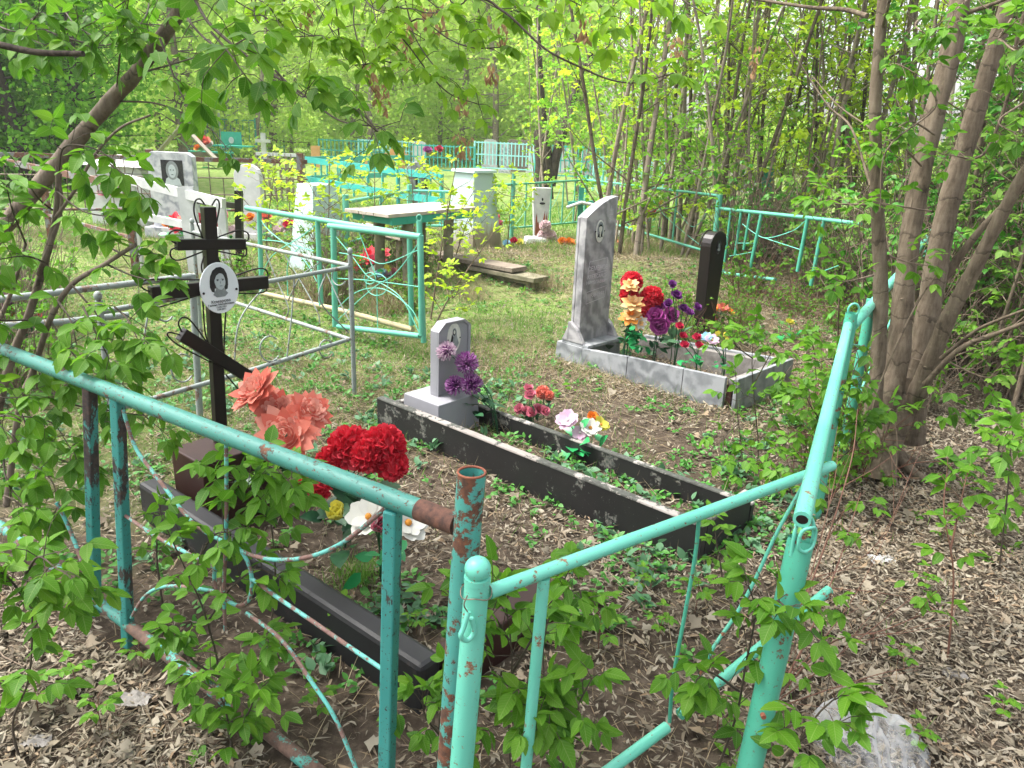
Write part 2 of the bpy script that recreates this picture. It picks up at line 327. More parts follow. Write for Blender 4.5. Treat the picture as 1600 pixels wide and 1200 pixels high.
def sphere(mb, c, r, n=16, mi=0, sc=(1, 1, 1)):
    th = np.linspace(0, np.pi, n//2+1); ph = np.linspace(0, 2*np.pi, n, endpoint=False)
    V = np.array([[math.sin(t)*math.cos(p)*sc[0], math.sin(t)*math.sin(p)*sc[1], math.cos(t)*sc[2]] for t in th for p in ph])*r+np.asarray(c)
    Fs = [(i*n+j, (i+1)*n+j, (i+1)*n+(j+1) % n, i*n+(j+1) % n) for i in range(len(th)-1) for j in range(n)]
    mb.add(V, np.array(Fs), mi)
def frames(d, nhint):
    y = nrm(d); x = nrm(np.cross(y, nhint)); z = np.cross(x, y); return np.stack([x, y, z], -1)   # columns
def scatter(mb, V, Fc, M, T, S, mi=0):
    W = np.einsum('nij,mj->nmi', M, V)*np.asarray(S)[:, None, None]+T[:, None, :]
    n, k = len(T), len(V); G = (Fc[None]+(np.arange(n)*k)[:, None, None]).reshape(-1, Fc.shape[1])
    mb.add(W.reshape(-1, 3), G, mi, uv=np.tile(V[:, :2], (n, 1)) if k >= 12 else None)
def leaf_template(k=6, width=.28, fold=.07, curl=.12, tooth=0., tip=1.0):
    V = []; 
    for i in range(k+1):
        t = i/k; w = width*(math.sin(math.pi*min(1, t**.75*1.0))**.8)*(1+(tooth*(-1)**i if 0 < i < k else 0)); w = max(w, .004)
        z = -curl*t*t
        V += [(-w, t, z+fold*w/width), (0, t, z), (w, t, z+fold*w/width)]
    Fs = []
    for i in range(k):
        a = i*3; Fs += [(a, a+1, a+4, a+3), (a+1, a+2, a+5, a+4)]
    return np.array(V, float), np.array(Fs)
LEAF_HI = leaf_template(11, .28, .07, .20, .055); LEAF_MD = leaf_template(4, .30, .06, .15); LEAF_LO = leaf_template(2, .36, .08, .12)
CARD = (np.array([(-.36, .45, .03), (0, 0, 0), (.36, .5, .03), (0, 1, -.1)], float), np.array([(0, 1, 2, 3)]))
# compound (ash-leaved maple) leaves: collects leaflets
class Leaves:
    def __init__(s, seed): s.p = []; s.d = []; s.n = []; s.s = []; s.r = np.random.RandomState(seed); s.pet = []
    def leaflet(s, p, d, n, sz): s.p.append(p); s.d.append(d); s.n.append(n); s.s.append(sz)
    def compound(s, p, d, size, droop=.5):
        r = s.r; d = nrm(d); L = size*r.uniform(.9, 1.3)
        m1 = p+d*L*.5+V3(0, 0, .06*L); m2 = m1+nrm(d+V3(0, 0, -droop*.6))*L*.4
        s.pet.append((p, m1, m2))
        side = nrm(np.cross(d, V3(0, 0, 1)+r.normal(0, .15, 3)))
        up = nrm(np.cross(side, d))+V3(0, 0, .5)
        k = 3 if r.rand() < .55 else 5
        s.leaflet(m2, nrm(d+V3(0, 0, -droop)+r.normal(0, .15, 3)), up+r.normal(0, .25, 3), size*r.uniform(.85, 1.2))
        for j in range(k//2):
            q = m2 if j == 0 else m1
            for sg in (-1, 1):
                s.leaflet(q, nrm(d*(.35)+side*sg*.9+V3(0, 0, -droop*r.uniform(.5, 1.4))+r.normal(0, .12, 3)), up+r.normal(0, .3, 3), size*r.uniform(.65, 1.0))
    def build(s, name, mat, parent, tmpl):
        mb = MB(); s.into(mb, tmpl)
        return mb.build(name, mat, parent)
    def into(s, mb, tmpl, mi=0):
        scatter(mb, tmpl[0], tmpl[1], frames(np.array(s.d), np.array(s.n)), np.array(s.p), np.array(s.s), mi)
def shoot(lv, tw, pts, r0, r1, size, n, twig=.12, t0=.15, droop=.5, sm=5, dens=2, nseg=6):
    """a leafy stem: wood into tw, opposite compound leaves at its nodes into lv"""
    r = lv.r; q = catmull(pts, sm); k = len(q); rad = np.linspace(r0, r1, k)
    tube(tw, q, rad, nseg if r0 < .02 else 12, cap=True)
    az = r.uniform(0, 6.28)
    for i in range(n):
        t = t0+(1-t0)*(i+r.uniform(0, .6))/n; f = min(t, .999)*(k-1); j = int(f); c = q[j]+(q[min(j+1, k-1)]-q[j])*(f-j)
        ax = nrm(q[min(j+1, k-1)]-q[max(j-1, 0)]); az += 1.57+r.uniform(-.4, .4)
        u = nrm(np.cross(ax, V3(.3, .2, 1))); v = np.cross(ax, u)
        for sg in ((0, math.pi) if dens > 1 else (0,)):
            dd = math.cos(az+sg)*u+math.sin(az+sg)*v; dd = nrm(dd+ax*.6+V3(0, 0, .15))
            L = twig*r.uniform(.2, 1.2)*(1-.5*t)
            if L > .04:
                e = c+dd*L+r.normal(0, .01, 3); m_ = (c+e)/2+V3(0, 0, .02*L); tube(tw, [c, m_, e], [max(r1*.9, r0*.25), r1*.8, r1*.6], 4, cap=False)
                nn = max(1, int(L/.06))
                for g in range(nn):
                    lv.compound(c+(e-c)*(g+1)/nn, dd+r.normal(0, .5, 3), size, droop)
            else: lv.compound(c, dd, size, droop)
    for g in range(3): lv.compound(q[-1], nrm(q[-1]-q[-2])+r.normal(0, .6, 3), size*.9, droop)
def bez(p, y0, y1):
    k = len(p); return [D(px, py, y0+(y1-y0)*i/(k-1)) for i, (px, py) in enumerate(p)]
def petioles(lv, tw, r=.0012):
    for a, b, c in lv.pet: tube(tw, [a, b, c], [r, r, r*.8], 3, cap=False)
def text(s, size, mat, parent, origin, xdir, zdir, name='lettering', thick=.0006):
    cu = bpy.data.curves.new('t', 'FONT'); cu.body = s; cu.size = size; cu.align_x = 'CENTER'; cu.extrude = thick
    to = bpy.data.objects.new('t', cu); me = bpy.data.meshes.new_from_object(to); bpy.data.objects.remove(to); me.name = name
    x = nrm(xdir); z = nrm(zdir); n_ = np.cross(x, z); M = Matrix(((x[0], z[0], -n_[0]*-1, 0), (x[1], z[1], n_[1], 0), (x[2], z[2], n_[2], 0), (0, 0, 0, 1)))
    o = V3(*origin)-V3(*parent_world(parent)); M.translation = Vector(o); me.transform(M); me.materials.append(MATS[mat])
    ob = bpy.data.objects.new(name, me); scene.collection.objects.link(ob); ob.parent = parent; return ob
def parent_world(o):
    v = Vector((0, 0, 0))
    while o is not None: v += o.location; o = o.parent
    return v
class Fr:
    """a grave's own frame: u along it, v across it, z up"""
    def __init__(s, K0, K1): s.o = K0.copy(); s.o[2] = 0; a = K1-K0; a[2] = 0; s.L = np.linalg.norm(a); s.a = a/s.L; s.b = V3(-s.a[1], s.a[0], 0)
    def __call__(s, u, v, z): return s.o+s.a*u+s.b*v+V3(0, 0, z)
    def box(s, mb, u0, u1, v0, v1, z0, z1, mi=0, tu=0, tv=0):
        prism(mb, [s(u0, v0, z0), s(u1, v0, z0), s(u1, v1, z0), s(u0, v1, z0)],
              [s(u0+tu, v0+tv, z1), s(u1-tu, v0+tv, z1), s(u1-tu, v1-tv, z1), s(u0+tu, v1-tv, z1)], mi)
    def poly(s, mb, pts, u0, u1, mi=0):
        """outline in (v,z), extruded from u0 to u1"""
        prism(mb, [s(u0, v, z) for v, z in pts], [s(u1, v, z) for v, z in pts], mi)
def oval(mb, c, xd, zd, rx, rz, th, mi=0, n=28, shape=None):
    """flat oval (or closed outline in unit coordinates) lying in the xd/zd plane, raised th along its normal"""
    xd = nrm(xd); zd = nrm(zd); nn = np.cross(xd, zd)
    pts = shape if shape is not None else [(math.cos(t), math.sin(t)) for t in np.linspace(0, 2*np.pi, n, endpoint=False)]
    bt = [V3(*c)+xd*rx*x+zd*rz*z for x, z in pts]; prism(mb, bt, [p+nn*th for p in bt], mi)
G1 = Fr(P(225, 810), P(650, 1112)); G2 = Fr(P(590, 668), P(1090, 885)); G3 = Fr(P(868, 558), P(1140, 642))
Z = V3(0, 0, 1)
# --- grave 1: black kerb, brown box, orthodox cross
t = thing('grave_kerb', 'low black painted kerb lying behind the nearest rusty fence, brown box at its far end', 'kerb', G1(.8, 0, 0))
mb = MB(); G1.box(mb, -.02, 1.66, 0, .085, -.06, .16); mb.build('side_kerb', 'black_kerb_paint', t, .016)
mb = MB(); G1.box(mb, 1.60, 1.68, .088, .62, -.06, .145); mb.build('end_kerb', 'brown_enamel', t, .01)
t = thing('orthodox_cross', 'black metal three-bar grave cross with wire loops and an oval photo, on a brown box', 'cross', G1(.16, .27, 0))
mb = MB(); G1.box(mb, .05, .30, .12, .42, -.05, .30); mb.build('pedestal', 'brown_enamel', t, .006)
A0 = P(345, 690, .3); B0 = A0+G1.b
def C1(x, y): return PL(x, y, A0, B0)
mb = MB(); beam(mb, C1(345, 695), C1(325, 323), .034, .05, up=tuple(G1.b)); 
def hb(a, b, w=.05, th=.03, off=.004):
    beam(mb, C1(*a)+G1.a*off, C1(*b)+G1.a*off, w*.7, w, up=(0, 0, 1))
hb((274, 382), (381, 381), .042); hb((233, 458), (415, 440), .052, off=.006); hb((281, 521), (402, 598), .052, off=.008)
mb.build('cross_bars', 'black_enamel', t, .003)
loops = [[(316, 372), (303, 335), (304, 315), (312, 311), (320, 321)], [(330, 321), (337, 311), (342, 320), (338, 345), (332, 372)],
 [(316, 371), (281, 360), (265, 363), (265, 374), (275, 381)], [(316, 393), (280, 406), (267, 402), (266, 391), (275, 386)],
 [(338, 371), (370, 360), (386, 364), (387, 374), (380, 378)], [(338, 392), (370, 398), (383, 399), (384, 388), (380, 384)],
 [(312, 437), (240, 436), (221, 441), (222, 450), (235, 456)], [(312, 460), (250, 479), (229, 482), (221, 473), (233, 462)],
 [(360, 433), (395, 421), (412, 420), (418, 430), (412, 437)], [(362, 458), (398, 458), (414, 455), (416, 448)],
 [(330, 545), (298, 502), (284, 496), (278, 505), (283, 518)], [(329, 566), (280, 540), (262, 525), (264, 519), (281, 523)],
 [(353, 560), (395, 582), (414, 592), (410, 600), (402, 600)], [(352, 585), (385, 622), (400, 625), (402, 606)],
 [(316, 470), (320, 520), (331, 552)], [(353, 474), (350, 520), (349, 560)], [(318, 400), (314, 415), (316, 428)], [(336, 395), (350, 425)]]
for lp in loops:
    r_ = MB(); tube(r_, [C1(*q)+G1.a*.004 for q in lp], .0032, 6, smooth=6); r_.build('wire_loop', 'black_enamel', t)
c = C1(336, 448)+G1.a*.036; tilt = nrm(Z+G1.b*(-.03))
mb = MB(); oval(mb, c, G1.b, tilt, .082, .102, -.007); pl_ = mb.build('photo_plaque', 'porcelain', t, .002)
xd = nrm(G1.b); c2 = c+G1.a*.0006
mb = MB()
hair = [(-.12, .98), (.18, .99), (.42, .86), (.58, .55), (.62, .2), (.6, -.15), (.55, -.35), (.38, -.42), (.3, -.2), (.1, -.3), (-.2, -.3), (-.38, -.25), (-.42, -.5), (-.62, -.42), (-.72, -.15), (-.7, .2), (-.62, .5), (-.42, .82)]
neck = [(-.42, -.5), (-.3, -.3), (-.28, .1), (.3, .1), (.3, -.25), (.42, -.48), (.55, -.62), (.3, -.8), (-.3, -.8), (-.55, -.62)]
face = [(-.05, .62), (.22, .6), (.38, .42), (.43, .1), (.4, -.08), (.28, -.27), (.1, -.38), (-.1, -.33), (-.28, -.15), (-.36, .1), (-.34, .38), (-.22, .55)]
rx, rz = .058, .066; cc = c2+V3(0, 0, .018)
nn_ = np.cross(xd, tilt)
def lay(shape, k, mi, cx=0, cz=0, s=1, sz=None):
    oval(mb, cc+nn_*-.0, xd, tilt, rx, rz, .0004*k, mi, shape=[(cx+x*s, cz+z*(sz or s)) for x, z in shape])
circ = [(math.cos(q), math.sin(q)) for q in np.linspace(0, 2*np.pi, 12, endpoint=False)]
lay(hair, 1, 1); lay(neck, 2, 2); lay(face, 3, 0); lay(hair[:6]+[(.40, .3), (.3, .55), (.05, .64), (-.2, .5), (-.38, .2), (-.66, .3)], 4, 1)
for ex, w in ((-.13, .085), (.24, .075)): lay(circ, 4, 2, ex, .20, w, .035); lay(circ, 5, 1, ex, .195, .035)
lay(circ, 4, 2, .06, .29-.22, .03, .08); lay(circ, 4, 2, .08, -.14, .12, .03); lay([(-.22, .27), (-.05, .29), (-.05, .25), (-.22, .23)], 4, 1); lay([(.16, .29), (.33, .26), (.33, .22), (.16, .25)], 4, 1)
mb.build('portrait', ['photo_skin', 'photo_dark', 'photo_mid'], pl_)
for dx in (-.070, .070):
    mb = MB(); sphere(mb, c+xd*dx+G1.a*.002+Z*(-.012), .0052, 10); mb.build('screw', 'black_enamel', pl_)
for s_, sz_, dz in (('Комарова', .017, -.057), ('Галина Михайловна', .0115, -.068), ('12.04.1951', .010, -.078), ('3.09.2011', .010, -.0875)):
    text(s_, sz_, 'photo_dark', pl_, c+G1.a*.0012+Z*dz, xd, tilt)
# --- grave 2: narrow black kerb with worn top, little grey metal headstone
t = thing('grave_kerb', 'narrow raised grave bed kerb, black sides with a worn pale top edge, around the small grey headstone', 'kerb', G2(1, .2, 0))
W2 = .47
def kside(u0, u1, v0, v1, name, h=.168):
    mb = MB(); G2.box(mb, u0, u1, v0, v1, -.06, h, 0); o = mb.build(name, ['worn_kerb_paint'], t)
    mb = MB(); e = .003; G2.box(mb, u0-e, u1+e, v0-e, v1+e, h+.0005, h+.010, 0, .004, .004); mb.build('worn_edge', 'kerb_top', o, .003)
kside(0, 1.975, 0, .04, 'side_kerb'); kside(0, 1.975, W2-.03, W2, 'side_kerb', .105); kside(0, .035, .044, W2-.044, 'end_kerb', .12); kside(1.94, 1.975, .044, W2-.044, 'end_kerb')
t = thing('small_headstone', 'small grey metal headstone with clipped corners and faded oval icon, purple flowers in front', 'headstone', G2(.22, .27, 0))
mb = MB(); G2.box(mb, .07, .37, .11, .43, -.05, .195, tu=.012, tv=.012); mb.build('plinth', 'grey_paint', t, .004)
s0, s1, sb, st = .215, .455, .1955, .60
prof = [(s0, sb), (s1, sb), (s1, st-.035), (s1-.045, st), (s0+.05, st), (s0, st-.045)]
mb = MB(); G2.poly(mb, prof, .19, .245); slab = mb.build('slab', 'grey_paint', t, .003)
mb = MB()   # raised rim round the face
inn = [(s0+.014, sb+.014), (s1-.014, sb+.014), (s1-.014, st-.041), (s1-.051, st-.014), (s0+.056, st-.014), (s0+.014, st-.051)]
for i in range(1, 6):
    j = (i+1) % 6
    prism(mb, [G2(.246, *prof[i]), G2(.246, *prof[j]), G2(.246, *inn[j]), G2(.246, *inn[i])], [G2(.256, *prof[i]), G2(.256, *prof[j]), G2(.252, *inn[j]), G2(.252, *inn[i])])
mb.build('rim', 'grey_paint', t)
c = G2(.2485, .335, .505); mb = MB(); oval(mb, c, G2.b, Z, .050, .082, -.005); ov = mb.build('icon_plaque', 'porcelain_old', t)
mb = MB(); c = c+G2.a*.0008; oval(mb, c, G2.b, Z, .040, .070, .0006, 0); oval(mb, c, G2.b, Z, .040, .068, .0012, 1, shape=[(-.2, .75), (.15, .8), (.4, .55), (.5, .1), (.85, -.5), (.5, -.85), (-.5, -.85), (-.8, -.4), (-.35, .2), (-.3, .6)])
oval(mb, c+Z*.03, G2.b, Z, .011, .017, .0018, 2); oval(mb, c+Z*.0+G2.b*(-.018), G2.b, Z, .01, .022, .0018, 2, shape=[(0, 1), (1, .2), (.6, -1), (-1, -.9)]); oval(mb, c+Z*.032, G2.b, Z, .007, .011, .0022, 0)
mb.build('icon', ['porcelain_old', 'photo_mid', 'photo_dark'], ov)
for dv in (-.045, .045): mb = MB(); sphere(mb, G2(.249, .335+dv, .50), .004, 8); mb.build('screw', 'black_enamel', ov)
# --- grave 3: grey marble stele in a marble kerb
t = thing('marble_headstone', 'tall grey marble headstone with a slanting arched top, oval photo and faint engraved lettering', 'headstone', G3(.14, .2, 0))
lo, hi, v0, v1 = .14, 1.0, .04, .37
prof = [(v1, lo), (v1, 1.165)]+[(v1-(v1-v0)*q, 1.165-.135*q**1.6) for q in np.linspace(.08, 1, 10)]+[(v0, lo)]
mb = MB(); G3.poly(mb, prof, .118, .178); mb.build('slab', 'marble', t, .004)
mb = MB(); G3.poly(mb, [(v, z-.006 if z > .5 else z) for v, z in prof], .092, .115); mb.build('backing_slab', 'marble', t, .003)
mb = MB(); G3.box(mb, .0, .26, -.012, .44, -.05, .128, tu=.008, tv=.008); mb.build('plinth', 'marble_kerb', t, .004)
mb = MB(); G3.box(mb, .05, .30, .0, .42, .1285, .15, tu=.004, tv=.004); mb.build('step', 'marble_kerb', t, .003)
for vv in (-.002, .372):
    mb = MB(); G3.poly(mb, [(vv, .1505), (vv+.035, .1505), (vv+.035, .29), (vv, .29)], .10, .12); 
    prism(mb, [G3(.05, vv, .1505), G3(.25, vv, .1505), G3(.25, vv+.035, .1505), G3(.05, vv+.035, .1505)], [G3(.12, vv, .29), G3(.19, vv, .24), G3(.19, vv+.035, .24), G3(.12, vv+.035, .29)])
    mb.build('bracket', 'marble', t, .003)
c = G3(.18, .185, .93); mb = MB(); oval(mb, c, G3.b, Z, .045, .078, .006); ov = mb.build('photo_plaque', 'porcelain_old', t, .002)
c = c+G3.a*.0062; mb = MB(); oval(mb, c+Z*.01, G3.b, Z, .034, .056, .0006, 0); oval(mb, c+Z*.02, G3.b, Z, .017, .026, .0012, 1)
oval(mb, c+Z*.034, G3.b, Z, .018, .016, .0018, 2, shape=[(-1, -.3), (-.8, .5), (0, 1), (.8, .5), (1, -.3), (0, .2)]); oval(mb, c-Z*.022, G3.b, Z, .028, .018, .0014, 2, shape=[(-1, -1), (-.6, .6), (0, -.2), (.6, .6), (1, -1)])
oval(mb, c-Z*.02, G3.b, Z, .006, .02, .0016, 1)
mb.build('portrait', ['photo_mid', 'porcelain_old', 'photo_dark'], ov)
for dv in (-.048, .048): mb = MB(); sphere(mb, G3(.183, .185+dv, .93), .006, 8); mb.build('screw', 'black_enamel', ov)
def g3line(mb, pts, w=.003):
    for (a, b_), (c_, d_) in zip(pts[:-1], pts[1:]): beam(mb, G3(.1788, a, b_), G3(.1788, c_, d_), .0012, w, up=tuple(np.cross(nrm(G3(0, c_, d_)-G3(0, a, b_)), G3.a)))
mb = MB(); g3line(mb, [(.10, .72), (.30, .735)]); g3line(mb, [(.10, .72), (.09, .62), (.30, .645)]); g3line(mb, [(.30, .735), (.31, .63)]); g3line(mb, [(.09, .505), (.31, .53)]); g3line(mb, [(.09, .50), (.09, .42), (.30, .45), (.31, .52)])
for s in (-1, 1): g3line(mb, [(.30, 1.04), (.30+s*.022, 1.04)]);
g3line(mb, [(.30, .99), (.30, 1.10)]); g3line(mb, [(.285, 1.07), (.315, 1.07)]); g3line(mb, [(.285, 1.015), (.315, 1.0)])
mb.build('engraved_frame', 'engraved', t)
for s_, sz_, z_, v_ in (('СЕМЕНОВ', .045, .655, .2), ('АЛЕКСАНДР', .036, .60, .2), ('НИКОЛАЕВИЧ', .034, .56, .2), ('1938-1997', .042, .465, .2)):
    text(s_, sz_, 'engraved', t, G3(.1785, v_, z_), G3.b, Z)
t = thing('grave_kerb', 'pale grey marble slab kerb enclosing the grave bed in front of the tall marble headstone', 'kerb', G3(.8, .3, 0))
def k3(u0, u1, v0, v1, z0, z1, name, mat='marble_kerb', bev=.004):
    mb = MB(); prism(mb, [G3(u0, v0, -.06), G3(u1, v0, -.06), G3(u1, v1, -.06), G3(u0, v1, -.06)], [G3(u0, v0, z0), G3(u1, v0, z1), G3(u1, v1, z1), G3(u0, v1, z0)]); return mb.build(name, mat, t, bev)
k3(.265, .66, -.02, .008, .13, .165, 'side_panel'); k3(.664, 1.10, -.02, .008, .165, .19, 'side_panel'); k3(1.104, 1.40, -.02, .008, .19, .205, 'side_panel')
k3(.302, 1.36, .010, .075, .118, .185, 'side_kerb', 'concrete'); k3(.302, 1.36, .60, .66, .11, .185, 'side_kerb', 'concrete'); k3(.30, 1.36, .662, .69, .13, .20, 'side_panel')
k3(1.365, 1.40, .08, .60, .17, .17, 'end_kerb', 'concrete'); k3(1.45, 1.475, .0, .72, .21, .21, 'end_panel')
mb = MB(); G3.box(mb, 1.405, 1.44, .0, .03, -.05, .16); mb.build('corner_stub', 'brown_enamel', t)
# --- grave 4: narrow black tapering metal stele
Q = P(1098, 520); G4 = Fr(Q, Q+G3.a)
t = thing('black_stele', 'narrow black metal grave marker with rounded top, standing bare behind the fake flowers', 'grave marker', Q)
prof = [(-.085, -.03), (.085, -.03), (.115, .74)]+[(.115*math.cos(q), .74+.115*math.sin(q)) for q in np.linspace(.25, np.pi-.25, 9)]+[(-.115, .74)]
mb = MB(); G4.poly(mb, prof, -.05, .05); mb.build('body', 'black_enamel', t, .006)
mb = MB(); 
for u in (-.056, .046): tube(mb, [G4(u, .118*math.cos(q), .74+.118*math.sin(q)) for q in np.linspace(0, np.pi, 12)], .006, 6)
mb.build('rim', 'black_enamel', t)
mb = MB(); oval(mb, G4(.0515, .0, .735), G4.b, Z, .032, .055, .004); o = mb.build('photo_plaque', 'photo_dark', t)
mb = MB(); oval(mb, G4(.0557, .0, .745), G4.b, Z, .013, .02, .001, 0); oval(mb, G4(.0557, .0, .713), G4.b, Z, .02, .012, .001, 0); mb.build('portrait', 'photo_mid', o)
def vert(px1, py1, px2, py2, y): return D(px1, py1, y), D(px2, py2, y)
# ===== front fence (nearest, left): top and bottom rails, posts, bent rods
FA, FB = P(0, 545, .88), P(715, 820, .88)
def pf(*q): return [PL(x, y, FA, FB) for x, y in q]
t = thing('metal_fence', 'nearest tube fence with flaking shade-darkened turquoise paint, running across in front of the black cross', 'fence', ext(*pf((738, 735), (715, 1000)), 0))
mb = MB(); a, b = pf((0, 545), (712, 818)); tube(mb, [a-(b-a)*.35, a, (a+b)/2, b+nrm(b-a)*.0], .0212, 20); mb.build('top_rail', 'front_fence_paint', t)
mb = MB(); a, b = pf((160, 945), (490, 1200)); tube(mb, [a-(b-a)*1.1, a, b, b+(b-a)*.75], .0185, 18); mb.build('bottom_rail', 'low_rail_paint', t)
for q, r_, mt_ in ((((140, 598), (148, 925)), .0165, 'bar_paint'), (((183, 615), (199, 972)), .0165, 'bar_paint'), (((614, 795), (604, 1215)), .0185, 'bar_paint')):
    a, b = pf(*q); mb = MB(); beam(mb, a, b+(b-a)*.12, r_*2, r_*1.6, up=tuple(np.cross(nrm(b-a), V3(.3, 1, 0)))); mb.build('bar', mt_, t, .004)
a, b = pf((737, 738), (702, 1200)); b = ext(a, b, -.1); mb = MB(); tube(mb, [a, (a+b)/2, b], .0265, 24, cap=False)
tube(mb, [a+V3(0, 0, 0), a-(a-b)*.12], .0238, 24, cap=False); 
ring = [a+V3(math.cos(q), math.sin(q), 0)*.0252 for q in np.linspace(0, 2*np.pi, 20, endpoint=False)]; tube(mb, ring, .0025, 6, closed=True, mi=1)
mb.build('post', ['front_post_paint', 'rust'], t)
a, b = pf((655, 796), (714, 819)); mb = MB(); tube(mb, [a, b], .0222, 20); mb.build('rusted_joint', 'rusted_tube', t)
for q in ([(192, 640), (212, 700), (245, 745), (300, 815), (352, 848), (395, 868), (440, 875), (490, 868), (540, 845), (605, 792)],
          [(353, 668), (354, 760), (353, 846)], [(354, 846), (340, 870), (335, 905), (345, 930), (372, 946), (390, 935), (393, 900), (383, 870), (368, 852)],
          [(196, 806), (250, 842), (300, 868), (338, 888)], [(392, 903), (440, 938), (490, 972), (545, 1010), (598, 1046)],
          [(205, 965), (228, 930), (262, 916), (318, 921), (352, 928)], [(385, 958), (440, 1000), (490, 1070), (525, 1125), (560, 1210)], [(353, 846), (350, 920), (352, 985)]):
    mb = MB(); tube(mb, pf(*q), .0052, 8, smooth=5); mb.build('rod', 'rod_rust', t)
mb = MB(); tube(mb, [D(88, 785, 2.05), D(110, 830, 2.05), D(135, 905, 2.0), D(134, 985, 1.95)], .006, 8, smooth=4); mb.build('rod', 'rod_rust', t)
# ===== low gate leaf between the two near posts
GA, GB = P(765, 925, .80), P(1300, 728, .80)
def pg(*q): return [PL(x, y, GA, GB) for x, y in q]
t = thing('metal_gate', 'pale mint green tube gate beside the rusty post, with a ball on its hinge post', 'gate', ext(*pg((746, 905), (722, 1200)), 0))
a, b = pg((746, 903), (720, 1210)); b = ext(a, b, .02); mb = MB(); tube(mb, [a, (a+b)/2, b], .0225, 24); ps = mb.build('hinge_post', 'mint_paint', t)
mb = MB(); sphere(mb, a+V3(0, 0, .019), .0238, 24, sc=(1, 1, .95)); tube(mb, [a-V3(0, 0, .008), a+V3(0, 0, .004)], .0240, 24); mb.build('ball_cap', 'mint_paint', ps)
mb = MB(); a, b = pg((764, 925), (1299, 728)); tube(mb, [a, (a+b)/2, b], .0135, 20); sphere(mb, b, .0135, 16); mb.build('top_tube', 'mint_paint', t)
mb = MB(); a, b = pg((940, 1212), (1042, 1136)); tube(mb, [a-(b-a)*.6, a, b], .0138, 18); mb.build('bottom_tube', 'mint_paint', t)
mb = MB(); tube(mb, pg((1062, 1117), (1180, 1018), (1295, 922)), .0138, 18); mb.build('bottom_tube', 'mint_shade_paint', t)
mb = MB(); a, b = pg((850, 903), (818, 1240)); tube(mb, [a, b], .0118, 18); mb.build('upright', 'mint_paint', t)
for q in ([(1092, 812), (1086, 870), (1070, 960), (1052, 1060), (1046, 1128)], [(1255, 758), (1215, 830), (1180, 905), (1150, 960), (1110, 1020), (1080, 1090), (1062, 1118)]):
    mb = MB(); tube(mb, pg(*q), .0048, 8, smooth=5); mb.build('rod', 'mint_shade_paint', t)
mb = MB()   # hook and rusty wire
h = pg((734, 940), (726, 965), (722, 978), (732, 984), (742, 972), (738, 950)); tube(mb, [p+V3(-.0, -.03, 0) for p in h], .0048, 8, smooth=5); mb.build('hook', 'mint_paint', t)
mb = MB(); ctr = pg((744, 925))[0]; tube(mb, [ctr+V3(math.cos(q)*.028, math.sin(q)*.028, .004*math.sin(3*q)) for q in np.linspace(0, 2*np.pi, 24, endpoint=False)], .0012, 5, closed=True)
tube(mb, [p+V3(0, -.03, 0) for p in pg((732, 915), (727, 930), (734, 945), (727, 962))], .0013, 5, smooth=5); mb.build('tie_wire', 'wire', t)
# ===== right fence: near post, top tube running away, far post with ring
N0, M0 = P(1256, 800, .86), P(1326, 505, .88)
t = thing('metal_fence', 'pale mint green tube fence leading away beside the multi-stemmed tree, thick leaning near post', 'fence', (N0[0]-.06, N0[1]-.1, 0))
a = P(1252, 842, .80); b = D(1163, 1235, a[1]-.10); b = ext(a, b, -.05); mb = MB(); tube(mb, [a, (a+b)/2, b], .0272, 24, cap=False); tube(mb, [a, a-(a-b)*.1], .0245, 24, cap=False)
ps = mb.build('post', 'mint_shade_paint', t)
mb = MB(); pt = D(1186, 1103, a[1]-.07); oval(mb, pt+V3(.0, -.035, 0), V3(1, 0, 0), V3(0, 0, 1), .0055, .0055, -.01); mb.build('bolt_hole', 'rust', ps)
mb = MB(); tube(mb, [N0+(M0-N0)*-.02, (N0+M0)/2+V3(0, 0, -.004), M0], .0182, 24); mb.build('top_tube', 'mint_paint', t)
mb = MB(); e_ = nrm(N0-M0); oval(mb, N0+(M0-N0)*-.02+e_*.0002, np.cross(e_, Z), Z, .012, .010, .0015); mb.build('dark_end_disc', 'black_enamel', t)  # flat black disc stands in for the shade inside the tube
mb = MB(); s = nrm(V3(.45, -1, 0)*1.0); s = V3(.92, .38, 0)
for off, q in ((.026, 1), (-.026, 1)):
    p0 = a+s*off; tube(mb, [p0+V3(0, -.01, -.03), p0+V3(0, -.008, .02), a+s*off*.7+V3(0, 0, .045), a+V3(0, .0, .055)], .0042, 8, smooth=5)
tube(mb, [a+s*-.018+V3(0, -.028, .035), a+V3(0, -.034, .045), a+s*.018+V3(0, -.028, .035), a+s*.02+V3(0, -.028, .0), a+V3(0, -.032, -.012), a+s*-.02+V3(0, -.028, .0)], .0038, 8, smooth=4, closed=True)
mb.build('ring_clasp', 'mint_paint', t)
mb = MB(); a2 = P(1329, 500, .90); tube(mb, [a2, V3(a2[0], a2[1], -.05)], .026, 20, cap=True); tube(mb, [a2, a2+V3(0, 0, .03)], .0245, 20, cap=False); mb.build('post', 'mint_shade_paint', t)
mb = MB(); rc = a2+V3(0, -.01, .045); tube(mb, [rc+V3(math.cos(q)*.022, 0, math.sin(q)*.026) for q in np.linspace(0, 2*np.pi, 18, endpoint=False)], .0045, 8, closed=True); mb.build('ring', 'mint_paint', t)
mb = MB(); b2 = P(1408, 425, .90); c2_ = P(1455, 362, .90); tube(mb, [a2+V3(.02, .02, -.03), b2, c2_], .022, 16); mb.build('top_tube', 'mint_paint', t)
for q in (.35, .98): p = b2*(1-q)+c2_*q if q > .5 else a2*(1-q)+b2*q; mb = MB(); tube(mb, [p, V3(p[0], p[1]+.0, 0)], .025, 14); mb.build('post', 'mint_shade_paint', t)
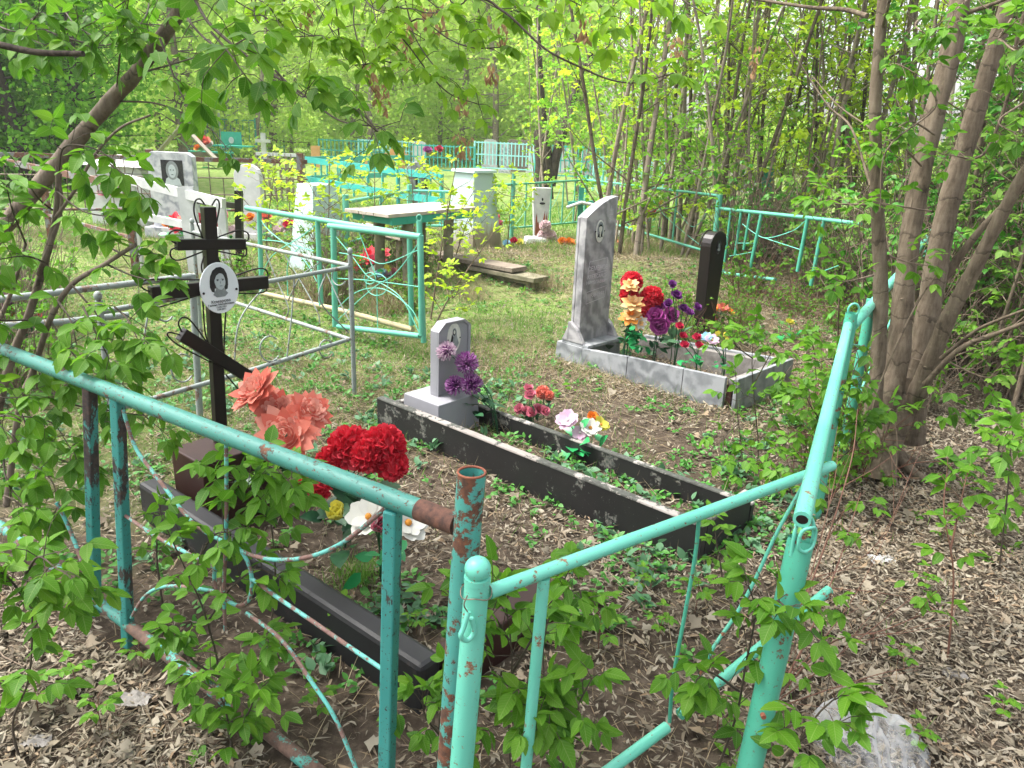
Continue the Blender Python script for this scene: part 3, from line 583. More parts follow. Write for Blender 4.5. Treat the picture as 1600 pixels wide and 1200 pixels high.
for q in ([(0, .8), (.3, .5), (.5, .25)], [(.1, .2), (.4, .5), (.8, .75)]):
    mb = MB(); tube(mb, [V3(*(a2+(c2_-a2)*u)[:2], z) for u, z in q], .006, 6, smooth=5); mb.build('rod', 'mint_paint', t)
# ===== middle green fence with its gate (left of the middle)
TA, TB = P(657, 369, .86), P(400, 328, .86)
def pt_(*q): return [PL(x, y, TA, TB) for x, y in q]
t = thing('metal_fence', 'sea green tube fence left of the wooden table, with a lower rusted yellowish bottom rail', 'fence', ext(*pt_((661, 345), (662, 525)), 0))
mb = MB(); tube(mb, pt_((385, 325), (520, 347), (657, 370)), .022, 12, smooth=3); mb.build('top_rail', 'gate_paint', t)
for q in (((405, 330), (409, 460)), ((496, 345), (502, 478)), ((640, 368), (643, 508)), ((655, 345), (662, 535))):
    mb = MB(); a, b = pt_(*q); tube(mb, [a, b], .02, 12); 
    if q[0][0] == 655: tube(mb, [a+V3(math.cos(k)*.018, 0, .02+math.sin(k)*.02) for k in np.linspace(0, 6.28, 12, endpoint=False)], .005, 6, closed=True)
    mb.build('post', 'gate_paint', t)
mb = MB(); tube(mb, pt_((408, 458), (520, 482), (645, 515)), .02, 10, smooth=3); mb.build('bottom_rail', 'old_rail', t)
for q in ([(402, 335), (420, 360), (455, 388), (478, 410), (495, 440)], [(405, 440), (425, 400), (470, 370), (495, 350)], [(410, 375), (440, 378), (490, 392)], [(450, 470), (450, 410), (470, 385)]):
    mb = MB(); tube(mb, pt_(*q), .0042, 6, smooth=5); mb.build('rod', 'mint_paint', t)
off = V3(-.02, -.10, 0); t = thing('metal_gate', 'open sea green gate leaf with a rod circle in its middle, near the table', 'gate', TA*V3(1, 1, 0)+V3(-.4, -.1, 0))
TA2, TB2 = TA+off, TB+off
def pq(*q): return [PL(x, y, TA2, TB2) for x, y in q]
for nm, q, r_ in (('top_tube', ((514, 353), (658, 370)), .022), ('side_tube', ((521, 356), (524, 510)), .023), ('side_tube', ((657, 368), (659, 524)), .021), ('bottom_tube', ((528, 510), (656, 525)), .02)):
    mb = MB(); tube(mb, pq(*q), r_, 14); mb.build(nm, 'gate_paint', t)
for q in ([(525, 370), (550, 400), (575, 432), (605, 448), (630, 470), (655, 520)], [(655, 378), (640, 400), (615, 430), (590, 445), (560, 470), (528, 500)], [(527, 435), (575, 438), (655, 448)],
          [(528, 480), (560, 455), (600, 452), (640, 480), (655, 505)], [(530, 395), (570, 402), (600, 412), (655, 390)], [(589, 452), (590, 516)], [(560, 360), (575, 400), (588, 430)]):
    mb = MB(); tube(mb, pq(*q), .0038, 6, smooth=5); mb.build('rod', 'mint_paint', t)
for c_, r_ in (((589, 445), 17), ((578, 435), 9)):
    mb = MB(); tube(mb, pq(*[(c_[0]+r_*math.cos(k), c_[1]+r_*math.sin(k)) for k in np.linspace(0, 6.28, 18, endpoint=False)]), .0038, 6, closed=True); mb.build('ring', 'mint_paint', t)
# ===== grey worn fence corner
SA, SB, SC = P(545, 417, .80), P(165, 487, .80), P(385, 381, .80)
def ps_(A, B, *q): return [PL(x, y, A, B) for x, y in q]
t = thing('metal_fence', 'low worn grey tube fence with its corner post in front of the sea green gate', 'fence', ext(*ps_(SA, SB, (548, 395), (553, 590)), 0))
for A_, B_, q in ((SA, SB, ((546, 417), (230, 474), (160, 487))), (SA, SC, ((546, 415), (400, 384), (300, 362))), (SA, SB, ((546, 530), (400, 576), (180, 640))), (SA, SC, ((546, 530), (400, 483), (300, 452)))):
    mb = MB(); tube(mb, ps_(A_, B_, *q), .0122, 12); mb.build('rail', 'silver_paint', t)
for A_, q in ((SA, ((547, 398), (553, 592))), (SB, ((154, 470), (176, 650))), (SC, ((300, 350), (310, 470)))):
    a, b = ps_(SA, SB if A_ is not SC else SC, *q); b = ext(a, b, -.02); mb = MB(); tube(mb, [a, b], .0145, 12); o = mb.build('post', 'silver_paint', t)
    mb = MB(); sphere(mb, a+V3(0, 0, .02), .017, 12, sc=(1, 1, 1.3)); mb.build('finial', 'silver_paint', o)
for A_, q in ((SC, [(415, 392), (430, 432), (450, 478), (448, 495)]), (SC, [(445, 398), (470, 440), (495, 485), (500, 505)]), (SC, [(500, 410), (470, 432), (450, 470)]), (SB, [(460, 432), (455, 500), (448, 560)]), (SB, [(420, 440), (375, 500), (365, 580)]),
              (SC, [(505, 415), (530, 470), (545, 500)]), (SB, [(235, 475), (225, 530), (222, 600)]), (SB, [(510, 425), (500, 470), (545, 520)])):
    mb = MB(); tube(mb, ps_(SA, A_, *q), .0042, 6, smooth=5); mb.build('rod', 'silver_paint', t)
for A_, c_, r_ in ((SB, (422, 545), 20), (SB, (285, 575), 22), (SB, (258, 485), 17), (SC, (530, 432), 14), (SB, (510, 545), 14)):
    mb = MB(); tube(mb, ps_(SA, A_, *[(c_[0]+r_*.8*math.cos(k), c_[1]+r_*math.sin(k)) for k in np.linspace(.6, 5.4, 14)]), .0042, 6); mb.build('ring', 'silver_paint', t)
# ===== further grey-green rail fence on the left
LA, LB = P(12, 466, .8), P(212, 442, .8)
t = thing('metal_fence', 'thin grey green rail fence passing behind the shrub, next to the purple and orange flowers', 'fence', LA*V3(1, 1, 0))
for q in (((-60, 475), (212, 442), (300, 431)), ((-60, 513), (100, 503), (200, 492))):
    mb = MB(); tube(mb, ps_(LA, LB, *q), .016, 10); mb.build('rail', 'silver_paint', t)
for q in (((-20, 470), (-14, 600)), ((300, 428), (304, 500))):
    mb = MB(); a, b = ps_(LA, LB, *q); tube(mb, [a, ext(a, b, 0)], .018, 10); mb.build('post', 'silver_paint', t)
# ===== green fence behind the marble headstone: corner, panels
def fence_run(t, A, B, zt, zb, n, r, mat, rods=0, post_r=None, mats2=None, bars=True, posts=(0, 1), seed=0, ztop_post=.08):
    A = V3(A[0], A[1], 0); B = V3(B[0], B[1], 0); rg = np.random.RandomState(seed)
    zA, zB = zt if isinstance(zt, tuple) else (zt, zt)
    mb = MB(); tube(mb, [A+Z*zA, B+Z*zB], r, 10); mb.build('rail', mat, t)
    if zb: mb = MB(); tube(mb, [A+Z*zb, B+Z*zb], r, 10); mb.build('rail', mat, t)
    zt = (zA+zB)/2
    for k in posts: p = A+(B-A)*k; mb = MB(); tube(mb, [p, p+Z*(zA+(zB-zA)*k+ztop_post)], post_r or r*1.4, 12); mb.build('post', mat, t)
    if bars:
        for k in range(1, n): p = A+(B-A)*k/n; mb = MB(); tube(mb, [p+Z*zb, p+Z*(zA+(zB-zA)*k/n)], r*.8, 8); mb.build('upright', mat, t)
    for k in range(rods):
        c0 = A+(B-A)*((k+.5)/rods); w = (B-A)/rods*.5; q = [c0-w*.9+Z*zb, c0-w*.5+Z*(zb+.55*(zt-zb)), c0+Z*(zb+(zt-zb)*rg.uniform(.5, .7)), c0+w*.5+Z*(zb+.4*(zt-zb)), c0+w*.9+Z*zt]
        mb = MB(); tube(mb, q, .004, 5, smooth=4); mb.build('rod', mats2 or mat, t)
        mb = MB(); tube(mb, [c0-w*.9+Z*zt, c0-w*.3+Z*(zb+.5*(zt-zb)), c0+w*.9+Z*zb], .004, 5, smooth=4); mb.build('rod', mats2 or mat, t)
cn = P(917, 281, .85); rt = P(1125, 306, .95); lf = P(802, 288, .82)
t = thing('metal_fence', 'light sea green fence corner behind the tall marble headstone', 'fence', cn*V3(1, 1, 0))
fence_run(t, cn, rt, (.85, .95), .3, 4, .016, 'gate_paint', 2, .026, posts=(0,), seed=1)
fence_run(t, cn, lf, (.85, .82), .2, 6, .015, 'gate_paint', 3, .03, posts=(1,), seed=2, ztop_post=.15)
a = P(1122, 330, .92); a0 = P(1110, 447); b = P(1345, 352, .92)
t = thing('metal_fence', 'leaning green tube fence panel right of the black marker, thick post at its end', 'fence', a0)
fa, fb = V3(a0[0], a0[1], 0), P(1400, 360, .92)
def p5(*q): return [PL(x, y, a0, fb) for x, y in q]
mb = MB(); tube(mb, p5((1125, 304), (1108, 450)), .032, 16); mb.build('post', 'gate_paint', t)
mb = MB(); tube(mb, p5((1125, 326), (1260, 340), (1345, 350)), .018, 12, smooth=2); mb.build('top_rail', 'gate_paint', t)
mb = MB(); tube(mb, p5((1118, 425), (1212, 437)), .017, 12); mb.build('bottom_rail', 'gate_paint', t)
for q in (((1142, 330), (1130, 425)), ((1158, 332), (1148, 400)), ((1190, 333), (1170, 430)), ((1262, 341), (1246, 424)), ((1287, 345), (1267, 446)), ((1172, 332), (1162, 390))):
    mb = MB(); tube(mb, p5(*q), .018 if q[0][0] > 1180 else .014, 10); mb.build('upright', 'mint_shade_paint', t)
for q in ([(1160, 350), (1180, 365), (1200, 372), (1240, 360), (1258, 345)], [(1195, 372), (1250, 390)], [(1150, 380), (1180, 380)], [(1140, 400), (1170, 395), (1178, 392)], [(1270, 430), (1310, 415)]):
    mb = MB(); tube(mb, p5(*q), .005, 5, smooth=4); mb.build('rod', 'mint_paint', t)
t = thing('metal_fence', 'pale green rail fence behind the wooden table and the white obelisk', 'fence', P(760, 385)*V3(1, 1, 0))
fence_run(t, P(802, 288, .82), P(745, 293, .8), (.82, .8), .3, 2, .02, 'gate_paint', 0, .04, posts=(), seed=3)
fence_run(t, P(540, 316, .75), P(640, 298, .75), .75, .3, 2, .022, 'mint_paint', 0, .035, posts=(0, 1), seed=3); fence_run(t, P(640, 298, .75), P(720, 300, .75), .75, .3, 3, .018, 'mint_paint', 0, .03, posts=(), seed=4)
def basis(ax):
    ax = nrm(ax); h = V3(0, 0, 1) if abs(ax[2]) < .9 else V3(1, 0, 0); x = nrm(np.cross(h, ax)); return x, np.cross(ax, x), ax
PT_POINT = leaf_template(4, .30, .03, -.10); PT_ROUND = (leaf_template(5, .42, .05, -.18)); PT_THIN = leaf_template(2, .09, .02, -.05)
def fix_round(T):
    V = T[0].copy(); k = len(V)//3
    for i in range(k):
        w = [.12, .30, .42, .46, .36, .06][i] if k == 6 else V[i*3+2][0]; V[i*3][0] = -w; V[i*3+2][0] = w
    return V, T[1]
PT_ROUND = fix_round(PT_ROUND)
def ring(mb, c, B, n, L, elev, tm, rg, off=0., phase=0, mi=0, jit=.08, width=1.0):
    x, y, z = B; M = []; T = []; S = []
    for k in range(n):
        q = phase+2*math.pi*k/n+rg.normal(0, jit); o = math.cos(q)*x+math.sin(q)*y; e = elev+rg.normal(0, jit)
        d = o*math.cos(e)+z*math.sin(e); nn = z*math.cos(e)-o*math.sin(e)
        M.append(frames(d[None], nn[None])[0]*np.array([width, 1, 1])); T.append(np.asarray(c)+o*off); S.append(L*rg.uniform(.88, 1.1))
    scatter(mb, tm[0], tm[1], np.array(M), np.array(T), S, mi)
def flower(kind, c, ax, r, mat, parent, seed, core='yellow', mat2=None):
    if kind == 'dahlia': mat2 = 'coral_pale'
    rg = np.random.RandomState(seed); B = basis(ax); mb = MB(); c = np.asarray(c, float); z = B[2]; mats = [mat, core, mat2 or mat]
    if kind == 'dahlia':
        for n, L, e, o in ((10, 1, .0, .08), (10, .92, .2, .06)):
            ring(mb, c+z*r*.05, B, n, r*L, e, PT_POINT, rg, o*r, rg.rand()*6, 0, .12, 1.0)
        for n, L, e, o in ((16, .24, .5, .50), (15, .24, .75, .40), (13, .24, .95, .30), (10, .22, 1.15, .19), (6, .22, 1.4, .08)):
            ring(mb, c+z*r*(.10+.22*(1-o/.5)), B, n, r*L, e, PT_ROUND, rg, o*r, rg.rand()*6, 2, .2, 1.0)
    elif kind == 'pompom':
        N = 320; g = (1+5**.5)/2
        d = []; 
        for i in range(N):
            zz = 1-1.55*(i+.5)/N; q = 2*math.pi*i/g; rr = math.sqrt(max(0, 1-zz*zz)); d.append(B[0]*rr*math.cos(q)+B[1]*rr*math.sin(q)+z*zz)
        d = nrm(np.array(d)+rg.normal(0, .12, (N, 3))); T = c+d*r*.66; hint = nrm(np.cross(d, rg.normal(0, 1, (N, 3))))
        scatter(mb, PT_ROUND[0]*np.array([1.1, 1, 1.5]), PT_ROUND[1], frames(d, hint), T, r*.32*rg.uniform(.8, 1.2, N), 0); sphere(mb, c, r*.72, 10, 0)
    elif kind == 'mum':
        N = 260; g = (1+5**.5)/2; d = []
        for i in range(N):
            zz = 1-1.15*(i+.5)/N; q = 2*math.pi*i/g; rr = math.sqrt(max(0, 1-zz*zz)); d.append(B[0]*rr*math.cos(q)+B[1]*rr*math.sin(q)+z*zz)
        d = nrm(np.array(d)+rg.normal(0, .10, (N, 3)))
        scatter(mb, PT_THIN[0]*np.array([1.5, 1, 1]), PT_THIN[1], frames(d, nrm(np.cross(d, rg.normal(0, 1, (N, 3))))), np.repeat(c[None], N, 0)+d*r*.1, r*.72*rg.uniform(.75, 1.0, N), 0)
        scatter(mb, PT_THIN[0]*np.array([2.2, 1, 1]), PT_THIN[1], frames(d, nrm(np.cross(d, rg.normal(0, 1, (N, 3))))), np.repeat(c[None], N, 0)+d*r*.66, r*.36*rg.uniform(.75, 1.15, N), 2)
    elif kind == 'rose':
        for n, L, e, o in ((6, 1, .35, .1), (5, .95, .75, .1), (4, .85, 1.1, .12), (4, .75, 1.35, .1), (3, .7, 1.5, .03)):
            ring(mb, c, B, n, r*L, e, PT_ROUND, rg, o*r, rg.rand()*6, 0, .12, 1.15)
    elif kind == 'bud':
        for n, L, e, o in ((4, 1, 1.15, .3), (4, 1, 1.3, .2), (3, .9, 1.45, .1)): ring(mb, c, B, n, r*L, e, PT_ROUND, rg, o*r, rg.rand()*6, 0, .1, 1.0)
    elif kind == 'daisy':
        ring(mb, c, B, 8, r, .12, PT_ROUND, rg, .08*r, rg.rand()*6, 0, .06, .85); ring(mb, c+z*r*.04, B, 7, r*.85, .35, PT_ROUND, rg, .08*r, rg.rand()*6, 0, .06, .8); sphere(mb, c+z*r*.1, r*.17, 10, 1)
    elif kind == 'lily':
        ring(mb, c, B, 7, r, -.12, PT_POINT, rg, .08*r, rg.rand()*6, 0, .1, 1.15); ring(mb, c+z*r*.08, B, 7, r*.85, .25, PT_POINT, rg, .06*r, rg.rand()*6, 2, .1, 1.1); ring(mb, c+z*r*.1, B, 6, r*.5, .8, PT_POINT, rg, .04*r, rg.rand()*6, 0, .1, 1.1)
    return mb.build('flower', mats, parent)
def stems(parent, base, pts, r=.0035, mat='stem_plastic'):
    mb = MB()
    for p in pts: p = np.asarray(p); b = np.asarray(base)+np.random.RandomState(int(abs(p[0])*9999) % 9999).normal(0, .012, 3)*V3(1, 1, 0); m_ = (p*.5+b*.5)*V3(1, 1, 0)*.4+b*V3(1, 1, 0)*.6+V3(0, 0, (p[2]+b[2])*.55); tube(mb, [b, m_, p], r, 6, smooth=4)
    mb.build('stems', mat, parent)
def plastic_leaves(parent, c, r, n, size, mat, seed, up=.3, name='leaves'):
    rg = np.random.RandomState(seed); d = rg.normal(0, 1, (n, 3)); d[:, 2] = d[:, 2]*.4+up; d = nrm(d); T = np.asarray(c)+rg.normal(0, r, (n, 3))
    mb = MB(); scatter(mb, LEAF_MD[0], LEAF_MD[1], frames(d, rg.normal(0, .4, (n, 3))+V3(0, 0, 1)), T, size*rg.uniform(.7, 1.2, n)); mb.build(name, mat, parent)
def bouquet(name, label, base, fl, mat_leaf, seed, leaf=(14, .07), group=None, leafc=None, stem_r=.003):
    base = np.asarray(base, float); t = thing('flower_bouquet', label, 'flowers', base, group)
    for i, f in enumerate(fl):
        kind, c, ax, r, mat = f[:5]; flower(kind, c, ax, r, mat, t, seed*31+i, *(f[5:]))
    stems(t, base, [np.asarray(f[1])-nrm(f[2])*f[3]*.1 for f in fl], stem_r)
    cc = np.mean([f[1] for f in fl], 0)*.45+base*.55 if leafc is None else leafc
    plastic_leaves(t, cc, leaf[1]*.5, leaf[0], leaf[1], mat_leaf, seed)
    return t
tc = V3(0, -.6, .6)   # towards the camera and up
# big coral dahlias at the cross
y = 2.72
bouquet('', 'large coral pink artificial dahlias in front of the brown pedestal of the black cross', P(425, 790),
 [('dahlia', D(400, 612, y+.02), V3(-.5, -.5, .8), .105, 'coral'), ('dahlia', D(432, 640, y+.05), V3(.1, -.8, .6), .085, 'coral'), ('dahlia', D(482, 645, y), V3(.6, -.5, .7), .095, 'coral'),
  ('dahlia', D(447, 680, y-.08), V3(0, -.8, .5), .115, 'coral'), ('dahlia', D(470, 668, y+.08), V3(.6, -.2, .5), .085, 'coral')], 'stem_plastic', 1, (18, .09))
t = thing('flower', 'single white artificial flower lying on the brown pedestal below the coral dahlias', 'flower', D(400, 708, 2.75)); flower('lily', D(400, 708, 2.75), V3(-.7, -.3, .3), .045, 'white_petal', t, 77)
y = 2.35
bouquet('', 'dense crimson red artificial carnation heads drooping behind the nearest fence rail', P(545, 850),
 [('pompom', D(547, 700, y+.02), V3(-.2, -.5, .8), .080, 'red'), ('pompom', D(600, 697, y), V3(.1, -.6, .7), .076, 'red'), ('pompom', D(612, 726, y-.03), V3(.7, -.4, .5), .058, 'red'), ('pompom', D(520, 722, y), V3(-.5, -.5, .6), .06, 'red'),
  ('pompom', D(495, 755, y-.06), V3(-.7, -.5, .3), .062, 'red'), ('pompom', D(575, 712, y-.04), V3(0, -.7, .6), .06, 'red')], 'stem_plastic', 2, (26, .10), leafc=D(545, 800, y))
y = 2.05
bouquet('', 'white artificial daisies with a pale yellow bud and pink blooms below the carnations', P(600, 900),
 [('daisy', D(577, 808, y), V3(-.3, -.6, .7), .062, 'white_petal', 'orange'), ('daisy', D(637, 818, y), V3(.4, -.5, .8), .066, 'white_petal', 'orange'), ('rose', D(600, 793, y+.06), V3(0, -.4, .8), .055, 'pinkwhite'),
  ('bud', D(595, 822, y-.03), V3(.1, -.6, .5), .045, 'pink'), ('bud', D(528, 806, y+.05), V3(-.1, -.5, .8), .050, 'yellow')], 'plastic_green', 3, (14, .07))
# purple spiky chrysanthemums at the small headstone
y = G2(.34, .33, 0)[1]-.02
bouquet('', 'four spiky lilac and purple artificial chrysanthemums leaning on the small grey headstone', G2(.50, .42, 0),
 [('mum', D(698, 549, y), V3(-.3, -.6, .6), .058, 'lilac', 'yellow', 'pinkwhite'), ('mum', D(729, 568, y), V3(.2, -.6, .7), .068, 'lilac', 'yellow', 'lilac'), ('mum', D(736, 600, y-.03), V3(.3, -.7, .5), .066, 'purple', 'yellow', 'lilac'), ('mum', D(711, 602, y-.02), V3(-.3, -.7, .4), .058, 'purple', 'yellow', 'lilac')],
 'stem_plastic', 4, (14, .07))
q0 = P(826, 668)
bouquet('', 'pink artificial roses in a tight bunch at the far kerb of the narrow grave', q0,
 [('rose', D(812+6*i*1.6, 640+((i*7) % 3)*3, q0[1]+(i % 2)*.03), V3((i-2)*.2, -.6, .7), .034, 'pink') for i in range(5)]+[('rose', D(828, 618, q0[1]+.02), V3(0, -.5, .8), .036, 'pink'), ('rose', D(826, 608, q0[1]+.05), V3(0, -.3, .8), .030, 'pink')], 'stem_plastic', 5, (12, .06))
bouquet('', 'coral red artificial carnation standing just behind the pink rose bunch', P(852, 655), [('pompom', D(848, 613, P(852, 655)[1]), V3(.2, -.5, .8), .042, 'coral'), ('pompom', D(858, 618, P(852, 655)[1]-.03), V3(.4, -.5, .6), .03, 'coral')], 'stem_plastic', 6, (8, .05))
q0 = P(905, 712); y = q0[1]
bouquet('', 'pink and creamy white artificial daisies in the middle of the narrow grave bed', q0,
 [('daisy', D(887, 657, y), V3(-.3, -.6, .7), .058, 'pinkwhite', 'white_petal'), ('daisy', D(922, 669, y-.03), V3(.1, -.6, .8), .056, 'white_petal', 'orange'), ('daisy', D(938, 664, y), V3(.5, -.4, .7), .046, 'yellow', 'orange'), ('daisy', D(906, 676, y-.03), V3(-.1, -.7, .3), .042, 'pinkwhite', 'white_petal'), ('rose', D(926, 654, y+.05), V3(0, -.4, .8), .035, 'orange')], 'plastic_green', 7, (20, .10))
# marble grave flowers
y0 = G3(.62, .2, 0)[1]
b0 = G3(.50, .20, .0)
bouquet('', 'tall bright red artificial carnation pompoms beside the marble headstone', b0,
 [('pompom', D(987, 441, b0[1]), V3(0, -.5, .8), .078, 'red'), ('pompom', D(983, 462, b0[1]), V3(-.2, -.6, .4), .07, 'red'), ('pompom', D(1018, 465, b0[1]), V3(.3, -.6, .7), .085, 'red'), ('pompom', D(1004, 484, b0[1]-.02), V3(0, -.8, .3), .068, 'red')], 'stem_plastic', 8, (16, .09))
b1 = G3(.52, .12, .0)
bouquet('', 'peach orange artificial lilies stacked in tiers in front of the red carnations', b1,
 [('lily', D(985, 446, b1[1]-.08), V3(-.1, -.5, .8), .066, 'peach', 'yellow', 'peach'), ('lily', D(989, 474, b1[1]-.1), V3(0, -.5, .8), .082, 'peach', 'yellow', 'peach'), ('lily', D(986, 494, b1[1]-.1), V3(-.2, -.5, .8), .080, 'orange', 'yellow', 'peach'), ('lily', D(1000, 505, b1[1]-.12), V3(.2, -.8, .3), .058, 'peach', 'yellow', 'white_petal')], 'plastic_green', 9, (34, .08), leafc=D(992, 530, b1[1]))
b2_ = G3(.68, .28, .0)
bouquet('', 'magenta purple artificial peonies low in the marble grave bed', b2_,
 [('rose', D(1024, 496, b2_[1]), V3(-.2, -.6, .6), .075, 'magenta'), ('rose', D(1046, 495, b2_[1]), V3(.3, -.6, .6), .068, 'magenta'), ('rose', D(1030, 508, b2_[1]-.03), V3(0, -.9, .2), .072, 'magenta'), ('rose', D(1027, 483, b2_[1]+.05), V3(0, -.3, .8), .062, 'magenta')], 'stem_plastic', 10, (10, .07))
b3 = G3(.80, .34, .0)
bouquet('', 'dark purple artificial roses on long stems between the magenta peonies and the black marker', b3,
 [('rose', D(*q, b3[1]+dy), V3(dx, -.5, .7), r_, 'purple') for q, dy, dx, r_ in (((1050, 446), .02, 0, .034), ((1056, 463), .0, .1, .044), ((1044, 476), .0, -.2, .038), ((1067, 483), 0, .1, .038), ((1088, 481), .0, .4, .036), ((1076, 489), -.03, .2, .034))], 'herb_grey', 11, (16, .09))
b4 = G3(1.0, .33, .0)
bouquet('', 'short bunch of small red artificial roses near the kerb of the marble grave', b4,
 [('rose', D(*q, b4[1]+dy), V3(0, -.5, .8), r_, 'crimson') for q, dy, r_ in (((1062, 511), .02, .032), ((1067, 526), 0, .032), ((1089, 528), 0, .032), ((1069, 540), -.03, .034), ((1092, 541), -.03, .032))], 'plastic_green', 12, (14, .06))
b5 = G3(1.12, .45, .0)
bouquet('', 'low pale blue, pink and yellow artificial blooms by the corner of the marble grave bed', b5,
 [('daisy', D(1103, 528, b5[1]), V3(-.2, -.4, .8), .045, 'blue_petal', 'white_petal'), ('daisy', D(1112, 532, b5[1]-.02), V3(.1, -.5, .8), .05, 'pinkwhite'), ('bud', D(1122, 524, b5[1]), V3(-.2, -.3, .8), .03, 'yellow'), ('bud', D(1132, 526, b5[1]), V3(.3, -.3, .8), .03, 'yellow'), ('bud', D(1134, 533, b5[1]-.03), V3(.4, -.3, .8), .028, 'yellow')], 'plastic_green', 13, (8, .05))
b6 = P(1122, 516)
bouquet('', 'orange red artificial gerberas at the foot of the narrow black marker', b6,
 [('daisy', D(1115, 492, b6[1]), V3(-.1, -.8, .5), .055, 'coral', 'orange'), ('daisy', D(1115, 482, b6[1]+.04), V3(-.1, -.4, .8), .05, 'orange'), ('daisy', D(1130, 482, b6[1]), V3(.2, -.5, .8), .055, 'coral'), ('daisy', D(1140, 487, b6[1]+.02), V3(.5, -.4, .7), .045, 'orange')], 'stem_plastic', 14, (12, .07))
b7 = P(1233, 533)
bouquet('', 'single pale yellow artificial rose on a green stem standing alone in the leaf litter', b7, [('rose', D(1234, 505, b7[1]), V3(0, -.4, .9), .04, 'yellow')], 'plastic_green', 15, (10, .07))
# background bunches
def bg(label, base, spec, seed, leafm='plastic_green', n=8, s=.09, rot=0):
    b = np.asarray(base, float); rg = np.random.RandomState(seed)
    fl = []
    for kind, px, py, r, mat in spec: fl.append((kind, D(px, py, b[1]+rg.uniform(-.06, .06)), V3(rg.uniform(-.3, .3), -.6, .7), r, mat, 'yellow'))
    bouquet('', label, b, fl, leafm, seed, (n, s))
bg('pile of pale pink artificial pompom blooms beside the rusted white grave stele', P(852, 390), [('pompom', 852, 353, .085, 'pale_pink'), ('pompom', 849, 369, .09, 'pale_pink'), ('pompom', 860, 369, .09, 'pale_pink'), ('pompom', 865, 379, .09, 'pale_pink'), ('pompom', 852, 381, .075, 'pale_pink')], 21)
bg('bright orange artificial flowers left of the tall marble headstone', P(885, 397), [('rose', 879, 379, .075, 'orange'), ('rose', 889, 380, .075, 'orange'), ('rose', 884, 388, .08, 'orange'), ('rose', 894, 386, .07, 'orange'), ('rose', 886, 395, .07, 'orange')], 22)
bg('small red and white artificial roses seen behind the edge of the marble headstone', P(958, 393), [('rose', 954, 366, .06, 'crimson'), ('rose', 964, 367, .07, 'white_petal'), ('rose', 955, 381, .06, 'crimson'), ('rose', 961, 380, .06, 'coral'), ('rose', 954, 387, .06, 'red')], 23)
bg('red artificial lilies seen through the open green gate leaf', P(572, 432), [('lily', 560, 408, .12, 'red'), ('lily', 578, 400, .13, 'red'), ('lily', 590, 404, .10, 'crimson'), ('lily', 597, 396, .09, 'red'), ('lily', 540, 406, .07, 'coral')], 24, n=14)
bg('small white, pink and blue artificial flowers below the red lilies at the gate', P(605, 445), [('daisy', 585, 423, .06, 'white_petal'), ('daisy', 596, 427, .06, 'blue_petal'), ('rose', 606, 430, .06, 'pinkwhite'), ('rose', 615, 426, .05, 'pink'), ('daisy', 603, 420, .05, 'yellow')], 25)
bg('purple and lilac artificial flowers at the left edge beyond the shrub', P(12, 540), [('rose', 5, 480, .10, 'lilac'), ('rose', 14, 492, .09, 'purple'), ('rose', 3, 500, .07, 'purple')], 26, n=14)
bg('orange and red artificial blooms beside the purple ones behind the shrub', P(45, 540), [('rose', 28, 492, .06, 'orange'), ('rose', 50, 494, .075, 'red'), ('rose', 42, 500, .07, 'orange'), ('rose', 56, 503, .06, 'red')], 27)
bg('pink artificial roses heaped before the white grave left of the veined headstone', P(195, 352), [('rose', 165, 300, .12, 'pink'), ('rose', 183, 304, .10, 'crimson'), ('rose', 190, 325, .12, 'pink'), ('rose', 209, 329, .13, 'pink'), ('rose', 200, 310, .10, 'pale_pink'), ('daisy', 222, 328, .1, 'white_petal'), ('rose', 180, 330, .1, 'pinkwhite')], 28, n=20, s=.2)
bg('red artificial lilies at the foot of the veined white headstone', P(285, 378), [('lily', 272, 345, .13, 'red'), ('lily', 290, 343, .13, 'coral'), ('lily', 280, 352, .13, 'red'), ('rose', 262, 350, .08, 'orange')], 29, n=14, s=.15)
bg('hot pink artificial roses just right of the black cross top', P(348, 385), [('rose', 346, 342, .12, 'pink'), ('rose', 345, 357, .12, 'crimson'), ('rose', 312, 345, .10, 'crimson'), ('rose', 342, 368, .09, 'pinkwhite'), ('rose', 363, 362, .08, 'pale_pink')], 30, n=12, s=.13)
bg('coral and white artificial flowers behind the left end of the sea green fence', P(430, 380), [('rose', 415, 340, .10, 'coral'), ('rose', 445, 354, .11, 'white_petal'), ('rose', 452, 352, .08, 'crimson'), ('rose', 392, 342, .08, 'orange'), ('rose', 436, 362, .09, 'pale_pink')], 31, n=12, s=.13)
bg('pink artificial roses lying on the dark mound right of the white obelisk', P(775, 385), [('rose', 766, 338, .08, 'pink'), ('rose', 774, 340, .07, 'crimson'), ('lily', 769, 374, .11, 'coral'), ('rose', 780, 349, .06, 'pink')], 32, n=6)
bg('tiny pink, blue and yellow artificial flowers low behind the end of the long bench', P(803, 393), [('rose', 803, 378, .06, 'crimson'), ('rose', 792, 381, .06, 'blue_petal'), ('rose', 812, 380, .06, 'yellow')], 33, n=5)
bg('purple and pink artificial flowers on the far grave under the teal fences', P(680, 275), [('rose', 668, 236, .15, 'magenta'), ('rose', 686, 234, .14, 'crimson'), ('rose', 673, 242, .12, 'yellow')], 34, n=6, s=.3)
bg('red artificial flowers on the far grave under the roofed wooden cross', P(318, 262), [('rose', 315, 220, .2, 'red'), ('rose', 322, 224, .2, 'coral'), ('rose', 312, 232, .17, 'orange'), ('rose', 328, 228, .15, 'white_petal')], 35, n=8, s=.5)
bg('pink artificial flowers deep in the sapling thicket behind the green fence', P(1028, 372), [('rose', 1024, 323, .10, 'pink'), ('rose', 1020, 335, .09, 'crimson'), ('rose', 1034, 321, .08, 'yellow')], 36, n=5)
